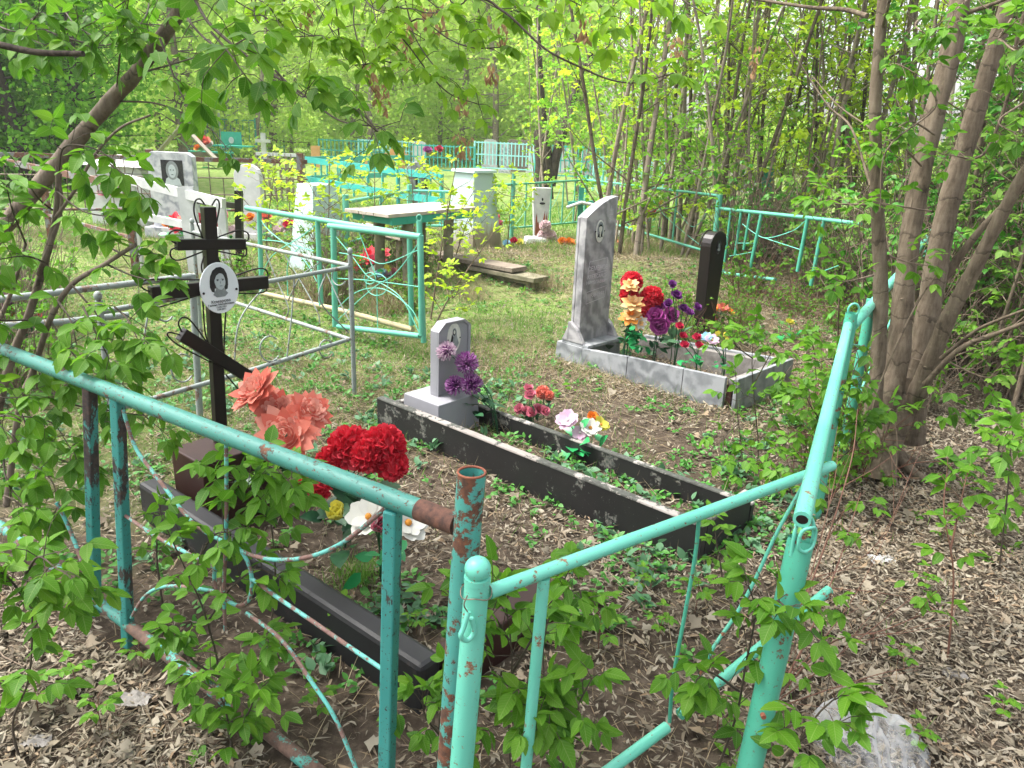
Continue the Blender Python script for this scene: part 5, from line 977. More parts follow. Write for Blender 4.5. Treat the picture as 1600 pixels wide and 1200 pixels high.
for px, y0, y1, n in (([(1360, 320), (1300, 318), (1270, 310)], 3.4, 3.3, 4), ([(1365, 430), (1320, 440), (1290, 430)], 3.4, 3.2, 4), ([(1350, 540), (1310, 560), (1275, 560)], 3.3, 3.1, 4), ([(1360, 600), (1345, 560), (1330, 590)], 3.2, 3.1, 4), ([(1455, 330), (1390, 320), (1350, 318)], 3.5, 3.4, 4), ([(1440, 260), (1400, 220), (1370, 225)], 3.6, 3.4, 4),
    ([(1460, 210), (1425, 190), (1400, 200)], 3.6, 3.4, 4), ([(1380, 110), (1400, 100), (1440, 120)], 3.5, 3.4, 4), ([(1520, 250), (1500, 245), (1470, 240)], 3.7, 3.6, 3), ([(1560, 60), (1590, 80), (1620, 60)], 3.6, 3.3, 5), ([(1580, 30), (1560, 60), (1590, 30)], 3.3, 3.1, 5), ([(1450, 20), (1430, 40), (1460, 60)], 3.6, 3.4, 5), ([(1470, 560), (1540, 590), (1570, 570)], 3.4, 3.2, 5), ([(1480, 600), (1470, 620), (1500, 640)], 3.5, 3.3, 4),
    ([(1380, 690), (1395, 640), (1370, 655)], 3.3, 3.2, 4), ([(1340, 700), (1320, 640), (1300, 620), (1290, 650)], 3.3, 3.1, 5), ([(1390, 400), (1420, 410), (1450, 415)], 3.5, 3.4, 3), ([(1610, 640), (1580, 670), (1560, 690)], 3.0, 2.9, 5), ([(1600, 700), (1575, 740), (1560, 800)], 3.0, 2.9, 5), ([(1560, -40), (1500, 10), (1480, 40)], 3.4, 3.2, 6), ([(1600, 160), (1560, 190), (1590, 210)], 3.3, 3.2, 4)):
    shoot(lv, tw, bez(px, y0, y1), .005, .002, .060, n, .10, droop=.35)
petioles(lv, tw); lv.build('leaves', 'leaf_fresh', t, LEAF_MD); tw.build('twigs', 'twig_brown', t)
# ===== leaning maple at left with the branches that hang over the picture
t = thing('maple_tree', 'smooth grey-brown maple trunk leaning up from the left edge, its leafy twigs hanging overhead', 'tree', P(-330, 800))
mb = MB(); gp = P(-330, 800); pts = [gp-Z*.05, D(-200, 590, 3.0), D(-90, 465, 2.98), D(0, 362, 2.95), D(57, 295, 2.9), D(112, 228, 2.85), D(180, 150, 2.8), D(212, 115, 2.75), D(278, 22, 2.68), D(350, -100, 2.6), D(460, -260, 2.5), D(560, -520, 2.4)]
q = catmull(pts, 6); tube(mb, q, np.linspace(.036, .017, len(q))*(1+.05*np.sin(np.arange(len(q))*1.3)), 16, wob=.02, rng=rg); mb.build('trunk', 'bark_lean', t)
T1, T2, T3 = D(300, -10, 2.66), D(400, -170, 2.55), D(520, -420, 2.45)
br = MB(); lv = Leaves(21); tw = MB(); key = MB()
def hang(px, y0, y1, n, size=.052, r0=.004, start=None, twig=.10, dens=2, mb_=None, droop=.6):
    p = bez(px, y0, y1); n = max(2, int(round(n*.62)))
    if start is not None: p = [start]+p
    shoot(lv, tw, p, r0, .0015, size, n, twig, dens=dens, droop=droop, t0=.25)
hang([(330, 40), (400, 98), (470, 145), (530, 188), (592, 198)], 2.55, 2.2, 5, .062, .006, T1, .07, 1)
hang([(560, 170), (590, 205), (570, 190)], 2.2, 2.1, 4, .062, .003); hang([(430, 110), (470, 150), (480, 140)], 2.2, 2.1, 4, .062, .003)
hang([(290, 20), (320, 60), (350, 75), (385, 60)], 2.1, 1.8, 6, .068, .004, T1); hang([(330, 50), (360, 85), (380, 115)], 1.9, 1.8, 4, .07, .003)
hang([(204, 118), (270, 100), (330, 82)], 2.75, 2.4, 3, .055, .004, None, .06, 1); hang([(185, 158), (250, 163), (320, 195), (352, 228)], 2.8, 2.5, 4, .055, .004, None, .06, 1)
hang([(182, 148), (190, 60), (205, -20)], 2.78, 2.6, 3, .055, .004, None, .08); hang([(250, 60), (280, 140), (300, 170)], 2.5, 2.4, 4)
for px in ([(-20, 10), (60, 40), (130, 42), (205, -5)], [(20, -20), (60, 40), (150, 70), (200, 60)], [(-20, 90), (30, 60), (70, 70)], [(100, -20), (110, 30), (150, 60)], [(-30, 30), (30, 50), (60, 20)], [(160, -20), (200, 30), (260, 40)], [(240, -20), (230, 20), (210, 50)]):
    hang(px, 3.0, 2.6, 7, .06, .004, T1 if px[0][0] > 90 else None, .12)
lvA = lv; lv = Leaves(22)
for px in ([(420, -30), (450, 20), (470, 50), (520, 60)], [(380, -30), (420, 10), (440, 45)], [(330, -40), (420, 30), (440, 25)], [(470, -30), (500, 15), (530, 70)], [(540, -30), (553, 40), (566, 95), (572, 100)], [(560, -30), (590, 40), (607, 66)], [(400, -20), (400, 30), (440, 56), (500, 55)]):
    hang(px, 2.7, 2.4, 6, .05, .003, T2, .10)
for px in ([(614, -20), (618, 40), (645, 80), (675, 120), (705, 148), (748, 163)], [(628, -20), (645, 50), (672, 95), (700, 125)], [(612, 0), (660, 30), (700, 60), (740, 75), (782, 74)], [(690, -20), (740, -5), (790, 20)], [(600, -30), (650, 15), (690, 20)], [(650, -30), (720, 20), (735, 50)], [(530, 60), (600, 95), (640, 100)]):
    hang(px, 2.6, 2.3, 6, .048, .003, T3, .07, 2 if px[0][0] < 650 else 1)
hang([(700, -60), (770, 5), (800, 28), (850, 75), (900, 102), (955, 125), (1000, 129), (1038, 118)], 2.2, 2.0, 5, .058, .004, T3, .05, 1)
for px in ([(780, -50), (850, -20), (910, 10)], [(820, -50), (900, -15), (1010, 0)], [(860, -60), (940, 10), (960, 25)], [(1000, -60), (1060, -5), (1100, 20)], [(760, -40), (800, 5), (820, 20)], [(560, -50), (575, 5), (600, 20)], [(700, -50), (760, -5), (790, -5)]):
    hang(px, 2.5, 2.3, 5, .055, .003, T3, .08)
# unseen crown added above the view to shade the near fence
cw = MB(); cr = Leaves(77); rg = np.random.RandomState(78); T4 = V3(-1.6, 1.4, 4.5); tube(cw, catmull([T3, T3*.5+T4*.5+V3(.2, 0, .1), T4], 5), .016, 8)
for k in range(95):
    a = rg.uniform(0, 6.28); e = T4*.8+T3*.2+V3(math.cos(a)*rg.uniform(.4, 2.3)-.6, math.sin(a)*rg.uniform(.3, 1.7), rg.uniform(-.4, 1.2)); e[2] = max(e[2], 2.7+.14*max(e[1], 0)); s_ = T3+(T4-T3)*rg.rand(); tube(cw, [s_, (s_+e)/2+V3(0, 0, .15), e], [.007, .004, .002], 4, cap=False)
    for q in range(16): u = rg.uniform(.3, 1.05); cr.compound(s_+(e-s_)*u+rg.normal(0, .10, 3), rg.normal(0, 1, 3), .066, .5)
cr.build('crown', 'leaf_fresh', t, LEAF_LO); cw.build('branches', 'bark_lean', t)
# brown hanging samara bunches
def keys(mb, p, L, n, rg):
    p = np.asarray(p)
    T = p+np.stack([rg.normal(0, .012, n), rg.normal(0, .012, n), -rg.uniform(0, L, n)], 1); d = nrm(np.stack([rg.normal(0, .35, n), rg.normal(0, .35, n), -np.ones(n)], 1))
    scatter(mb, LEAF_LO[0]*np.array([.7, 1, 1]), LEAF_LO[1], frames(d, rg.normal(0, 1, (n, 3))), T, rg.uniform(.018, .03, n))
rg = np.random.RandomState(31)
for px, py, y, L in ((590, 115, 2.6, .09), (598, 130, 2.6, .1), (632, 60, 2.7, .08), (668, 0, 2.6, .08), (688, 5, 2.6, .1), (720, 205, 2.5, .07), (914, 20, 2.5, .08), (720, 145, 2.6, .06), (766, 100, 2.6, .05), (784, 20, 2.5, .08), (482, 5, 2.6, .06), (1182, 70, 3.4, .12), (1060, 55, 3.0, .06), (640, 25, 2.7, .08), (575, 90, 2.7, .06)): key = MB(); keys(key, D(px, py, y), L, 26, rg); key.build('seed_cluster', 'samara', t)
petioles(lv, tw); petioles(lvA, tw); lv.build('leaves', 'leaf_lime', t, LEAF_MD); lvA.build('leaves', 'leaf_fresh', t, LEAF_MD); tw.build('twigs', 'twig_dark', t)
mb = MB(); cb = [D(-60, 55, 2.5), D(0, 70, 2.45), D(60, 82, 2.4), D(130, 84, 2.35)]; tube(mb, [T1+V3(-.9, .1, .1)]+cb, [.012, .011, .010, .009, .008], 10, smooth=5); 
tube(mb, [T1, T1+V3(-.4, .05, .12), T1+V3(-.9, .1, .1)], [.014, .013, .012], 10, smooth=5); mb.build('cut_branch', 'bark_dark', t)
# ===== left maple shrub behind the nearest fence
t = thing('maple_shrub', 'dense leafy maple shrub of several thin stems at the left, behind the nearest fence', 'shrub', P(15, 720))
mb = MB(); lv = Leaves(41); tw = MB()
for px, y0, y1, r0, r1 in (([(-25, 800), (-5, 650), (18, 560), (42, 500), (70, 410), (87, 340), (92, 270)], 2.55, 2.5, .017, .009), ([(10, 790), (30, 640), (52, 580), (78, 500), (112, 445), (165, 412), (212, 382)], 2.5, 2.3, .012, .006),
    ([(-60, 780), (-20, 560), (20, 450), (40, 380)], 2.5, 2.6, .010, .005), ([(87, 340), (115, 300), (150, 240), (188, 200), (235, 180)], 2.5, 2.4, .006, .003), ([(60, 430), (95, 330), (88, 260)], 2.5, 2.5, .008, .004)):
    pts = catmull(bez(px, y0, y1), 6); tube(mb, pts, np.linspace(r0, r1, len(pts)), 10, wob=.03, rng=rg)
mb.build('stems', 'bark_lean', t)
SH = [([(165, 412), (205, 430), (245, 440)], 2.3, 4), ([(112, 445), (160, 500), (190, 530), (200, 570)], 2.3, 5), ([(78, 500), (120, 560), (160, 590), (190, 600)], 2.35, 5), ([(90, 300), (130, 330), (180, 340)], 2.4, 5), ([(92, 270), (100, 230), (140, 230), (180, 250)], 2.4, 6),
      ([(150, 240), (190, 270), (215, 290)], 2.4, 5), ([(40, 380), (20, 330), (10, 290)], 2.5, 5), ([(20, 450), (-10, 400), (-30, 350)], 2.5, 5), ([(70, 410), (40, 400), (0, 405)], 2.45, 4), ([(42, 500), (0, 500), (-30, 490)], 2.4, 4), ([(20, 560), (60, 560), (100, 590)], 2.35, 5),
      ([(-5, 650), (30, 650), (80, 660), (110, 700)], 2.3, 7), ([(-10, 700), (40, 720), (80, 750), (90, 790)], 2.25, 7), ([(-20, 770), (20, 780), (60, 820)], 2.2, 6), ([(-40, 600), (0, 620), (40, 620)], 2.3, 6), ([(30, 640), (60, 700), (100, 720), (140, 730)], 2.3, 6), ([(5, 690), (10, 750), (40, 790)], 2.2, 5), ([(0, 560), (-20, 640), (20, 680)], 2.2, 6),
      ([(160, 380), (200, 400), (235, 395)], 2.35, 4), ([(60, 600), (110, 630), (160, 640), (230, 650)], 2.3, 5), ([(120, 560), (170, 600), (215, 640), (250, 670)], 2.4, 4), ([(100, 340), (60, 310), (30, 260)], 2.6, 5), ([(180, 480), (200, 500), (215, 530)], 2.2, 6), ([(130, 480), (150, 520), (170, 560)], 2.2, 6), ([(90, 470), (110, 500), (120, 540)], 2.25, 4)]
for px, y_, n in SH: shoot(lv, tw, bez(px, y_+.05, y_-.12), .0035, .0015, .066, max(2, int(n*.6)), .07, droop=.5)
petioles(lv, tw); lv.build('leaves', 'leaf_fresh', t, LEAF_HI); tw.build('twigs', 'twig_dark', t)
# ===== foreground shoots
def shootthing(label, specs, seed, size, tmpl=LEAF_HI, mat='leaf_fresh', tmat='twig_dark', base=None, twig=.07, group=None, name='maple_shoot', dens=2, r=.0035):
    b = base if base is not None else D(*specs[0][0][0], specs[0][1]); b = V3(b[0], b[1], 0); t = thing(name, label, 'seedling', b, group)
    lv = Leaves(seed); tw = MB()
    for px, y0, y1, n in specs:
        p = bez(px, y0, y1); 
        if px is specs[0][0] and p[0][2] > .03: p = [V3(p[0][0], p[0][1], -.02)]+p
        shoot(lv, tw, p, r, .0015, size, n, twig, dens=dens, droop=.5)
    petioles(lv, tw); lv.build('leaves', mat, t, tmpl); tw.build('stems', tmat, t); return t
shootthing('bright leafy maple shoot in the bottom left corner in front of the fence', [([(20, 1130), (45, 1060), (50, 960), (40, 890)], 1.55, 1.50, 7), ([(45, 1000), (80, 930), (110, 920)], 1.5, 1.45, 5), ([(50, 950), (10, 900), (-20, 890)], 1.5, 1.45, 5), ([(40, 900), (60, 870), (90, 890)], 1.48, 1.42, 4)], 51, .054)
shootthing('wide maple shoot sprawling through the rods of the nearest fence', [([(350, 1150), (345, 1060), (320, 960), (290, 890), (255, 815)], 1.75, 1.72, 5), ([(325, 970), (360, 920), (400, 890), (430, 900)], 1.74, 1.68, 6), ([(300, 900), (330, 840), (360, 830)], 1.73, 1.68, 5), ([(345, 1060), (300, 1030), (270, 980)], 1.75, 1.68, 5), ([(345, 1100), (390, 1060), (420, 1000)], 1.72, 1.66, 5)], 52, .050)
shootthing('maple shoot with pointed drooping leaves just below the coral dahlias', [([(420, 1010), (430, 920), (425, 830), (405, 745)], 1.80, 1.78, 4), ([(420, 800), (390, 760), (345, 740)], 1.8, 1.74, 5), ([(425, 820), (440, 780), (455, 760)], 1.8, 1.74, 4), ([(405, 760), (420, 730), (440, 740)], 1.78, 1.7, 4)], 53, .056)
shootthing('maple shoot at the very bottom left of the second fence bar', [([(370, 1230), (360, 1150), (345, 1090), (310, 1060)], 1.62, 1.60, 7), ([(360, 1150), (390, 1110), (400, 1070)], 1.62, 1.58, 5)], 54, .050)
shootthing('leafy shoot climbing close behind the ball-topped gate post', [([(800, 1260), (795, 1130), (800, 1030), (790, 940)], 1.42, 1.45, 6), ([(795, 1060), (830, 1000), (850, 960)], 1.45, 1.42, 3), ([(795, 1000), (770, 960), (740, 930)], 1.46, 1.42, 5), ([(800, 1120), (840, 1090), (870, 1100)], 1.42, 1.36, 5)], 55, .058)
shootthing('low leafy shoot at the foot of the gate, right of the ball-topped post', [([(890, 1270), (880, 1180), (900, 1110), (925, 1060)], 1.38, 1.36, 5), ([(885, 1170), (850, 1130), (835, 1110)], 1.37, 1.33, 5)], 56, .056)
shootthing('small shoot squeezed between the rusty post and the bare fence bar', [([(690, 1270), (685, 1180), (690, 1100), (705, 1060)], 1.50, 1.52, 6), ([(688, 1150), (665, 1120), (660, 1090)], 1.5, 1.5, 4)], 57, .052)
shootthing('shoot with rounded leaflets standing right of the front gate upright', [([(850, 1080), (850, 1000), (870, 930), (890, 890)], 1.75, 1.75, 5), ([(860, 960), (900, 920), (910, 940)], 1.74, 1.7, 4)], 58, .052)
shootthing('maple shoot in front of the broken gate tube by the leaning mint post', [([(1120, 1210), (1150, 1120), (1165, 1040), (1180, 960), (1170, 915)], 1.50, 1.42, 6), ([(1155, 1080), (1110, 1050), (1090, 1060)], 1.48, 1.42, 5), ([(1175, 970), (1210, 940), (1230, 950)], 1.44, 1.36, 5)], 59, .052)
shootthing('large-leaved shoot beside the plastic bag at the bottom right', [([(1180, 1270), (1230, 1190), (1275, 1120), (1300, 1095)], 1.28, 1.22, 4), ([(1230, 1180), (1260, 1150), (1310, 1130)], 1.26, 1.2, 2)], 60, .056)
shootthing('short shoot growing at the corner of the narrow black kerb', [([(1128, 900), (1120, 850), (1115, 815)], 2.45, 2.45, 6)], 61, .045, LEAF_MD)
shootthing('cluster of shoots below the mint fence tube at the foot of the big maple', [([(1290, 760), (1300, 690), (1310, 620), (1340, 600)], 3.2, 3.1, 7), ([(1300, 680), (1270, 640), (1260, 620)], 3.2, 3.1, 5), ([(1310, 720), (1340, 690), (1350, 660)], 3.2, 3.1, 5), ([(1290, 740), (1240, 720), (1220, 740)], 3.1, 3.0, 5)], 62, .06, LEAF_MD, twig=.1)
shootthing('slender maple sapling rising in front of the corner of the marble kerb', [([(1185, 700), (1178, 620), (1175, 560), (1180, 505)], 3.6, 3.6, 6), ([(1178, 600), (1200, 560), (1210, 540)], 3.6, 3.5, 2), ([(1176, 560), (1150, 540), (1145, 520)], 3.6, 3.5, 3), ([(1178, 630), (1200, 640), (1215, 630)], 3.6, 3.5, 2)], 63, .060, LEAF_MD, twig=.09)
shootthing('second slim maple sapling left of the one at the marble kerb corner', [([(1160, 720), (1152, 640), (1150, 590)], 3.5, 3.5, 3), ([(1155, 660), (1130, 690), (1140, 740)], 3.5, 3.3, 3), ([(1150, 700), (1190, 720), (1220, 710)], 3.4, 3.2, 3)], 64, .056, LEAF_MD, twig=.08)
shootthing('bright green maple shoot above the end of the marble kerb', [([(1270, 660), (1275, 600), (1272, 550), (1265, 530)], 4.0, 4.0, 5), ([(1272, 570), (1300, 560), (1310, 580)], 4.0, 3.9, 3), ([(1270, 570), (1240, 570), (1225, 590)], 4.0, 3.9, 3)], 65, .07, LEAF_MD, twig=.10)
shootthing('thin shoot with two leaf tiers standing in the litter at the right edge', [([(1480, 1040), (1490, 900), (1475, 800), (1480, 735)], 2.1, 2.3, 4), ([(1485, 860), (1500, 790), (1510, 745)], 2.2, 2.3, 3)], 66, .060, LEAF_MD, twig=.03, tmat='twig_red')
shootthing('young maple with fresh leaves at the right edge above the litter', [([(1560, 900), (1575, 760), (1580, 690), (1590, 650)], 2.7, 2.7, 6), ([(1575, 740), (1560, 700), (1570, 690)], 2.7, 2.6, 4)], 67, .06, LEAF_MD, twig=.07)
shootthing('tiny pale green seedling growing against the side of the narrow black kerb', [([(818, 778), (816, 760), (815, 752)], G2(.62, -.06, 0)[1], G2(.62, -.06, 0)[1], 4)], 68, .05, LEAF_MD, 'leaf_bright', twig=.02)
shootthing('small bright seedling beside the brown pedestal and black kerb', [([(245, 870), (248, 820), (250, 795)], 2.2, 2.2, 4)], 69, .045, LEAF_MD, twig=.05)
# bare red twigs by the near right post
t = thing('bare_shrub', 'leafless red-brown twigs fanning out behind the leaning mint post over the litter', 'shrub', D(1190, 1130, 1.75)*V3(1, 1, 0)); tw = MB(); lv = Leaves(71)
rg = np.random.RandomState(72)
for px, y0, y1, w in (([(1185, 1140), (1260, 1000), (1310, 880), (1345, 770)], 1.75, 2.3, .0045), ([(1185, 1130), (1290, 1010), (1380, 985), (1475, 945)], 1.75, 2.0, .0035), ([(1190, 1120), (1230, 1010), (1290, 850), (1330, 720), (1340, 640)], 1.8, 2.6, .005), ([(1190, 1120), (1290, 1040), (1430, 930)], 1.7, 1.95, .003), ([(1200, 1100), (1330, 940), (1420, 760)], 1.8, 2.4, .0025), ([(1200, 1110), (1250, 960), (1300, 770), (1310, 700)], 1.8, 2.5, .003), ([(1190, 1120), (1350, 1060), (1440, 1040)], 1.7, 1.8, .0025), ([(1195, 1110), (1260, 930), (1370, 850), (1440, 700)], 1.8, 2.6, .0025)):
    p = bez(px, y0, y1); p = [V3(p[0][0], p[0][1], -.02)]+p; q = catmull(p, 6); tube(tw, q, np.linspace(w, w*.3, len(q)), 6)
    for k in range(5):
        j = rg.randint(len(q)//3, len(q)-2); d = nrm(q[j+1]-q[j]+rg.normal(0, .03, 3)); e = q[j]+(d+rg.normal(0, .35, 3))*.18; tube(tw, [q[j], (q[j]+e)/2+rg.normal(0, .006, 3), e], [w*.4, w*.3, w*.2], 4, cap=False)
tw.build('twigs', 'twig_red', t)
for px, py, y in ((1300, 940, 1.9), (1305, 1000, 1.8), (1235, 1040, 1.75), (1265, 770, 2.3), (1360, 790, 2.4), (1438, 925, 2.0), (1320, 830, 2.2)):
    p = D(px, py, y)
    for k in range(5): lv.compound(p, rg.normal(0, 1, 3)*V3(1, 1, .3), .042, .4)
lv.build('leaves', 'leaf_fresh', t, LEAF_MD)
# ===== yellow green saplings in the sun behind the middle fences
def sapling_at(label, base, top, n, seed, size=.065, mat='leaf_bright', extra=(), r=.010, twig=.25, group=None):
    b = P(*base); y = b[1]; tp = D(*top, y); t = thing('maple_sapling', label, 'sapling', b, group); lv = Leaves(seed); tw = MB(); rg = np.random.RandomState(seed)
    shoot(lv, tw, [b-Z*.03, b+(tp-b)*.4+V3(rg.normal(0, .05), 0, 0), tp], r, .003, size, n, twig, t0=.35, droop=.2)
    for e in extra: m_ = b+(tp-b)*e[2]; shoot(lv, tw, [m_, (m_+D(e[0], e[1], y))/2-Z*.03, D(e[0], e[1], y)], r*.5, .002, size, n//2+1, twig*.6, droop=.2)
    petioles(lv, tw, .0015); lv.build('leaves', mat, t, LEAF_MD); tw.build('stems', 'twig_brown', t); return t
sapling_at('yellow green sapling directly above the left end of the sea green fence', (425, 455), (432, 245), 9, 81, .06, extra=((405, 260, .7), (455, 275, .75), (370, 300, .5)))
sapling_at('bushy yellow green sapling over the pale blue obelisk', (500, 440), (515, 250), 10, 82, .06, extra=((480, 280, .6), (550, 290, .6), (470, 330, .4), (545, 250, .8)))
sapling_at('tall thin sapling in front of the turquoise fence', (575, 420), (585, 235), 8, 83, .06, extra=((560, 270, .7), (610, 300, .5), (600, 335, .35)))
sapling_at('thin sapling beside the post at the table end', (672, 500), (715, 245), 7, 84, .055, extra=((700, 310, .6), (740, 300, .6), (690, 350, .4), (660, 260, .8)))
sapling_at('sapling with loose yellow leaves before the white obelisk', (700, 430), (735, 330), 6, 85, .055, extra=((770, 300, .8), (720, 360, .5), (760, 340, .6)))
sapling_at('leaning twiggy sapling at the sea green gate post', (668, 530), (770, 365), 5, 86, .055, extra=((700, 420, .4), (720, 440, .4), (735, 345, .8)))
sapling_at('yellow leaved sapling just right of the white obelisk', (790, 400), (800, 265), 8, 87, .06, extra=((770, 290, .7), (830, 300, .7), (775, 330, .5)))
sapling_at('sparse sapling between the turquoise fence and the grey arched stone', (650, 400), (640, 225), 8, 88, .07, extra=((620, 260, .7), (680, 270, .7), (600, 300, .5)))
sapling_at('bright sapling hiding the left end of the turquoise fence', (470, 400), (455, 260), 7, 89, .06, extra=((430, 280, .7), (490, 300, .6)))
# ===== template trees
def tpl_sapling(seed, h, r, n_br, size, mat, barkm, dens=1.0, spread=.35, tmpl=LEAF_LO, lean=.15):
    rg = np.random.RandomState(seed); root = thing('sapling', 'x', 'sapling', (0, 0, 0)); mb = MB(); lv = Leaves(seed)
    ns = 1+(seed % 3 == 0)
    for s in range(ns):
        d = V3(rg.normal(0, lean), rg.normal(0, lean), 1); pts = [V3(rg.normal(0, .05*ns), rg.normal(0, .05*ns), -.1)]; 
        for k in range(6): d = nrm(d+rg.normal(0, .06, 3)+V3(0, 0, .1)); pts.append(pts[-1]+d*h/6)
        q = catmull(pts, 4); tube(mb, q, np.linspace(r, r*.3, len(q)), 8, wob=.03, rng=rg)
        for b in range(n_br):
            f = rg.uniform(.08, 1); j = int(f*(len(q)-1)); a = rg.uniform(0, 6.28); e = nrm(V3(math.cos(a), math.sin(a), rg.uniform(.3, 1.3))); L = h*rg.uniform(.12, .28)*(1.15-f*.5)*spread/.35
            m_ = q[j]+e*L*.5; e2 = nrm(e+V3(0, 0, .3)+rg.normal(0, .1, 3)); tip = m_+e2*L*.5; tube(mb, [q[j], m_, tip], [r*.35*(1.2-f), r*.2, r*.08], 4, cap=False)
            nn = max(2, int(L*8*dens))
            for g in range(nn):
                u = (g+rg.uniform(.2, 1))/nn; p = q[j]+(m_-q[j])*u*2 if u < .5 else m_+(tip-m_)*(u*2-1)
                for sg in range(2): lv.compound(p, e+rg.normal(0, .7, 3), size, .35)
    mb.build('trunk', barkm, root); lv.build('crown', mat, root, tmpl); reg(root); return root
def place(root, x, y, rz, s, label, group, first, cat=None, z=None):
    o = root if first else copy_tree(root); o.location = (x, y, float(gz(x, y))-.03 if z is None else z); o.rotation_euler = (0, 0, rz); o.scale = (s, s, s); o['label'] = label; o['group'] = group
    return o
rg = np.random.RandomState(100)
TP = [tpl_sapling(200+i, (5.5, 6.5, 5.0, 7.0, 4.5, 6.0)[i], (.022, .030, .017, .036, .015, .024)[i], 14, .085, ('leaf_thicket', 'leaf_bright', 'leaf_bright', 'leaf_thicket', 'leaf_bright', 'leaf_thicket')[i], ('bark_pale', 'bark_maple', 'bark_pale', 'bark_pale', 'twig_brown', 'bark_pale')[i], dens=.62) for i in range(6)]
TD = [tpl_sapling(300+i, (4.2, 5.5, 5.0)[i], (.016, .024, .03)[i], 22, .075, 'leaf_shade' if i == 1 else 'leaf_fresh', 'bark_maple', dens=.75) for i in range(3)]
used = set()
spots = []
ADJ = ['tall', 'slender', 'bushy', 'straight', 'twiggy', 'leafy']
def add_spots(n, fx, fy, kinds, sc, label, group, dmin=.17, tp=None):
    c = 0; tries = 0; ymid = sum(fy)/2
    while c < n and tries < n*40:
        tries += 1; y = rg.uniform(*fy); lo, hi = fx(y); x = rg.uniform(lo, hi)
        if any((x-a)**2+(y-b)**2 < dmin**2 for a, b in spots): continue
        spots.append((x, y)); k = kinds[rg.randint(len(kinds))]; T_ = (tp or TP)[k]; key_ = T_.name; sc_ = rg.uniform(*sc); place(T_, x, y, rg.uniform(0, 6.28), sc_, label.split(' ', 1)[0]+' '+ADJ[(k+len(tp or TP)) % len(ADJ)]+' '+label.split(' ', 1)[1]+(' (front)' if y < ymid else ' (back)'), group, key_ not in used); used.add(key_); c += 1
XR = lambda px, y: (px-800)/F*y/.95
add_spots(38, lambda y: (XR(930, y), XR(1120, y)), (9.6, 14), (0, 1, 2, 3, 5), (.85, 1.15), 'thin pale-barked sapling among those right behind the marble headstone', 'saplings behind the light green fence corner')
add_spots(40, lambda y: (XR(1100, y), XR(1360, y)), (9.2, 13), (0, 1, 2, 3, 4), (.8, 1.1), 'thin sapling in the crowded thicket behind the leaning green fence panel', 'saplings behind the leaning green panel')
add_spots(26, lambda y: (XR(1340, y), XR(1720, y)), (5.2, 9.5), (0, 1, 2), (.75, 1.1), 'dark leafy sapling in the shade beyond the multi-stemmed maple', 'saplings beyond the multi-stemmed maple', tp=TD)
add_spots(8, lambda y: (XR(1500, y), XR(1750, y)), (4.4, 5.6), (0, 1), (.6, .8), 'dark leafy sapling close to the right edge of the thicket', 'saplings at the right edge', tp=TD)
add_spots(14, lambda y: (XR(820, y), XR(950, y)), (13.5, 19), (0, 2, 5), (.9, 1.2), 'airy yellow green sapling around the dark forked tree', 'saplings round the dark forked tree')
add_spots(14, lambda y: (XR(960, y), XR(1500, y)), (14, 22), (0, 3, 5), (1.0, 1.4), 'sunlit sapling in the back rows of the thicket', 'saplings in the back rows')
# twiggy undergrowth bushes
def tpl_bush(seed, h, n, mat, leaf, size=.06, nl=3):
    rg = np.random.RandomState(seed); root = thing('undergrowth_bush', 'x', 'bush', (0, 0, 0)); mb = MB(); lv = Leaves(seed)
    for s in range(n):
        a = rg.uniform(0, 6.28); d = nrm(V3(math.cos(a)*rg.uniform(.1, .7), math.sin(a)*rg.uniform(.1, .7), 1)); b = V3(rg.normal(0, .12), rg.normal(0, .12), -.05); L = h*rg.uniform(.6, 1.1)
        p = [b, b+d*L*.5+rg.normal(0, .03, 3), b+d*L+rg.normal(0, .08, 3)+V3(0, 0, -.05)]; q = catmull(p, 4); tube(mb, q, np.linspace(.006, .002, len(q)), 4, cap=False)
        for k in range(3): j = rg.randint(2, len(q)-1); e = q[j]+nrm(d+rg.normal(0, .6, 3))*L*.3; tube(mb, [q[j], e], [.003, .0012], 4, cap=False); 
        for k in range(nl): lv.compound(q[rg.randint(2, len(q))], rg.normal(0, 1, 3), size, .4)
    mb.build('twigs', mat, root); lv.build('leaves', leaf, root, LEAF_MD); reg(root); return root
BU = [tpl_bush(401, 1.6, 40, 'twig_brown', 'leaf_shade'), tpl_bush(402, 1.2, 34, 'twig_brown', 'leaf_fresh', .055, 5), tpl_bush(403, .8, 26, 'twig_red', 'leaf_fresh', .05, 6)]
spots = []; used2 = set()
add_spots(26, lambda y: (XR(1400, y), XR(1760, y)), (4.6, 8.5), (0, 0, 1), (.8, 1.3), 'brushy bare-twigged bush in the dark thicket right of the big maple', 'brushwood right of the big maple', .3, BU)
add_spots(22, lambda y: (XR(1130, y), XR(1400, y)), (7.2, 10), (0, 1, 2), (.6, 1.0), 'leafy undergrowth bush at the foot of the leaning green panel', 'undergrowth at the leaning green panel', .3, BU)
add_spots(14, lambda y: (XR(1040, y), XR(1330, y)), (5.9, 7.4), (2,), (.35, .65), 'low seedling bush on the dark soil between the black marker and the thicket', 'low bushes on the dark soil', .3, BU)
add_spots(10, lambda y: (XR(380, y), XR(650, y)), (6.5, 9.5), (2, 1), (.5, .8), 'leafy bush growing inside the sea green fence', 'bushes inside the sea green fence', .3, BU)
add_spots(8, lambda y: (XR(-60, y), XR(90, y)), (4.0, 7), (1,), (.6, .9), 'leafy bush in the shade at the left edge', 'bushes at the left edge', .3, BU)
add_spots(9, lambda y: (XR(1290, y), XR(1360, y)), (3.3, 5.0), (2,), (.45, .7), 'low seedling bush along the mint fence by the big maple', 'low bushes along the mint fence', .2, BU)
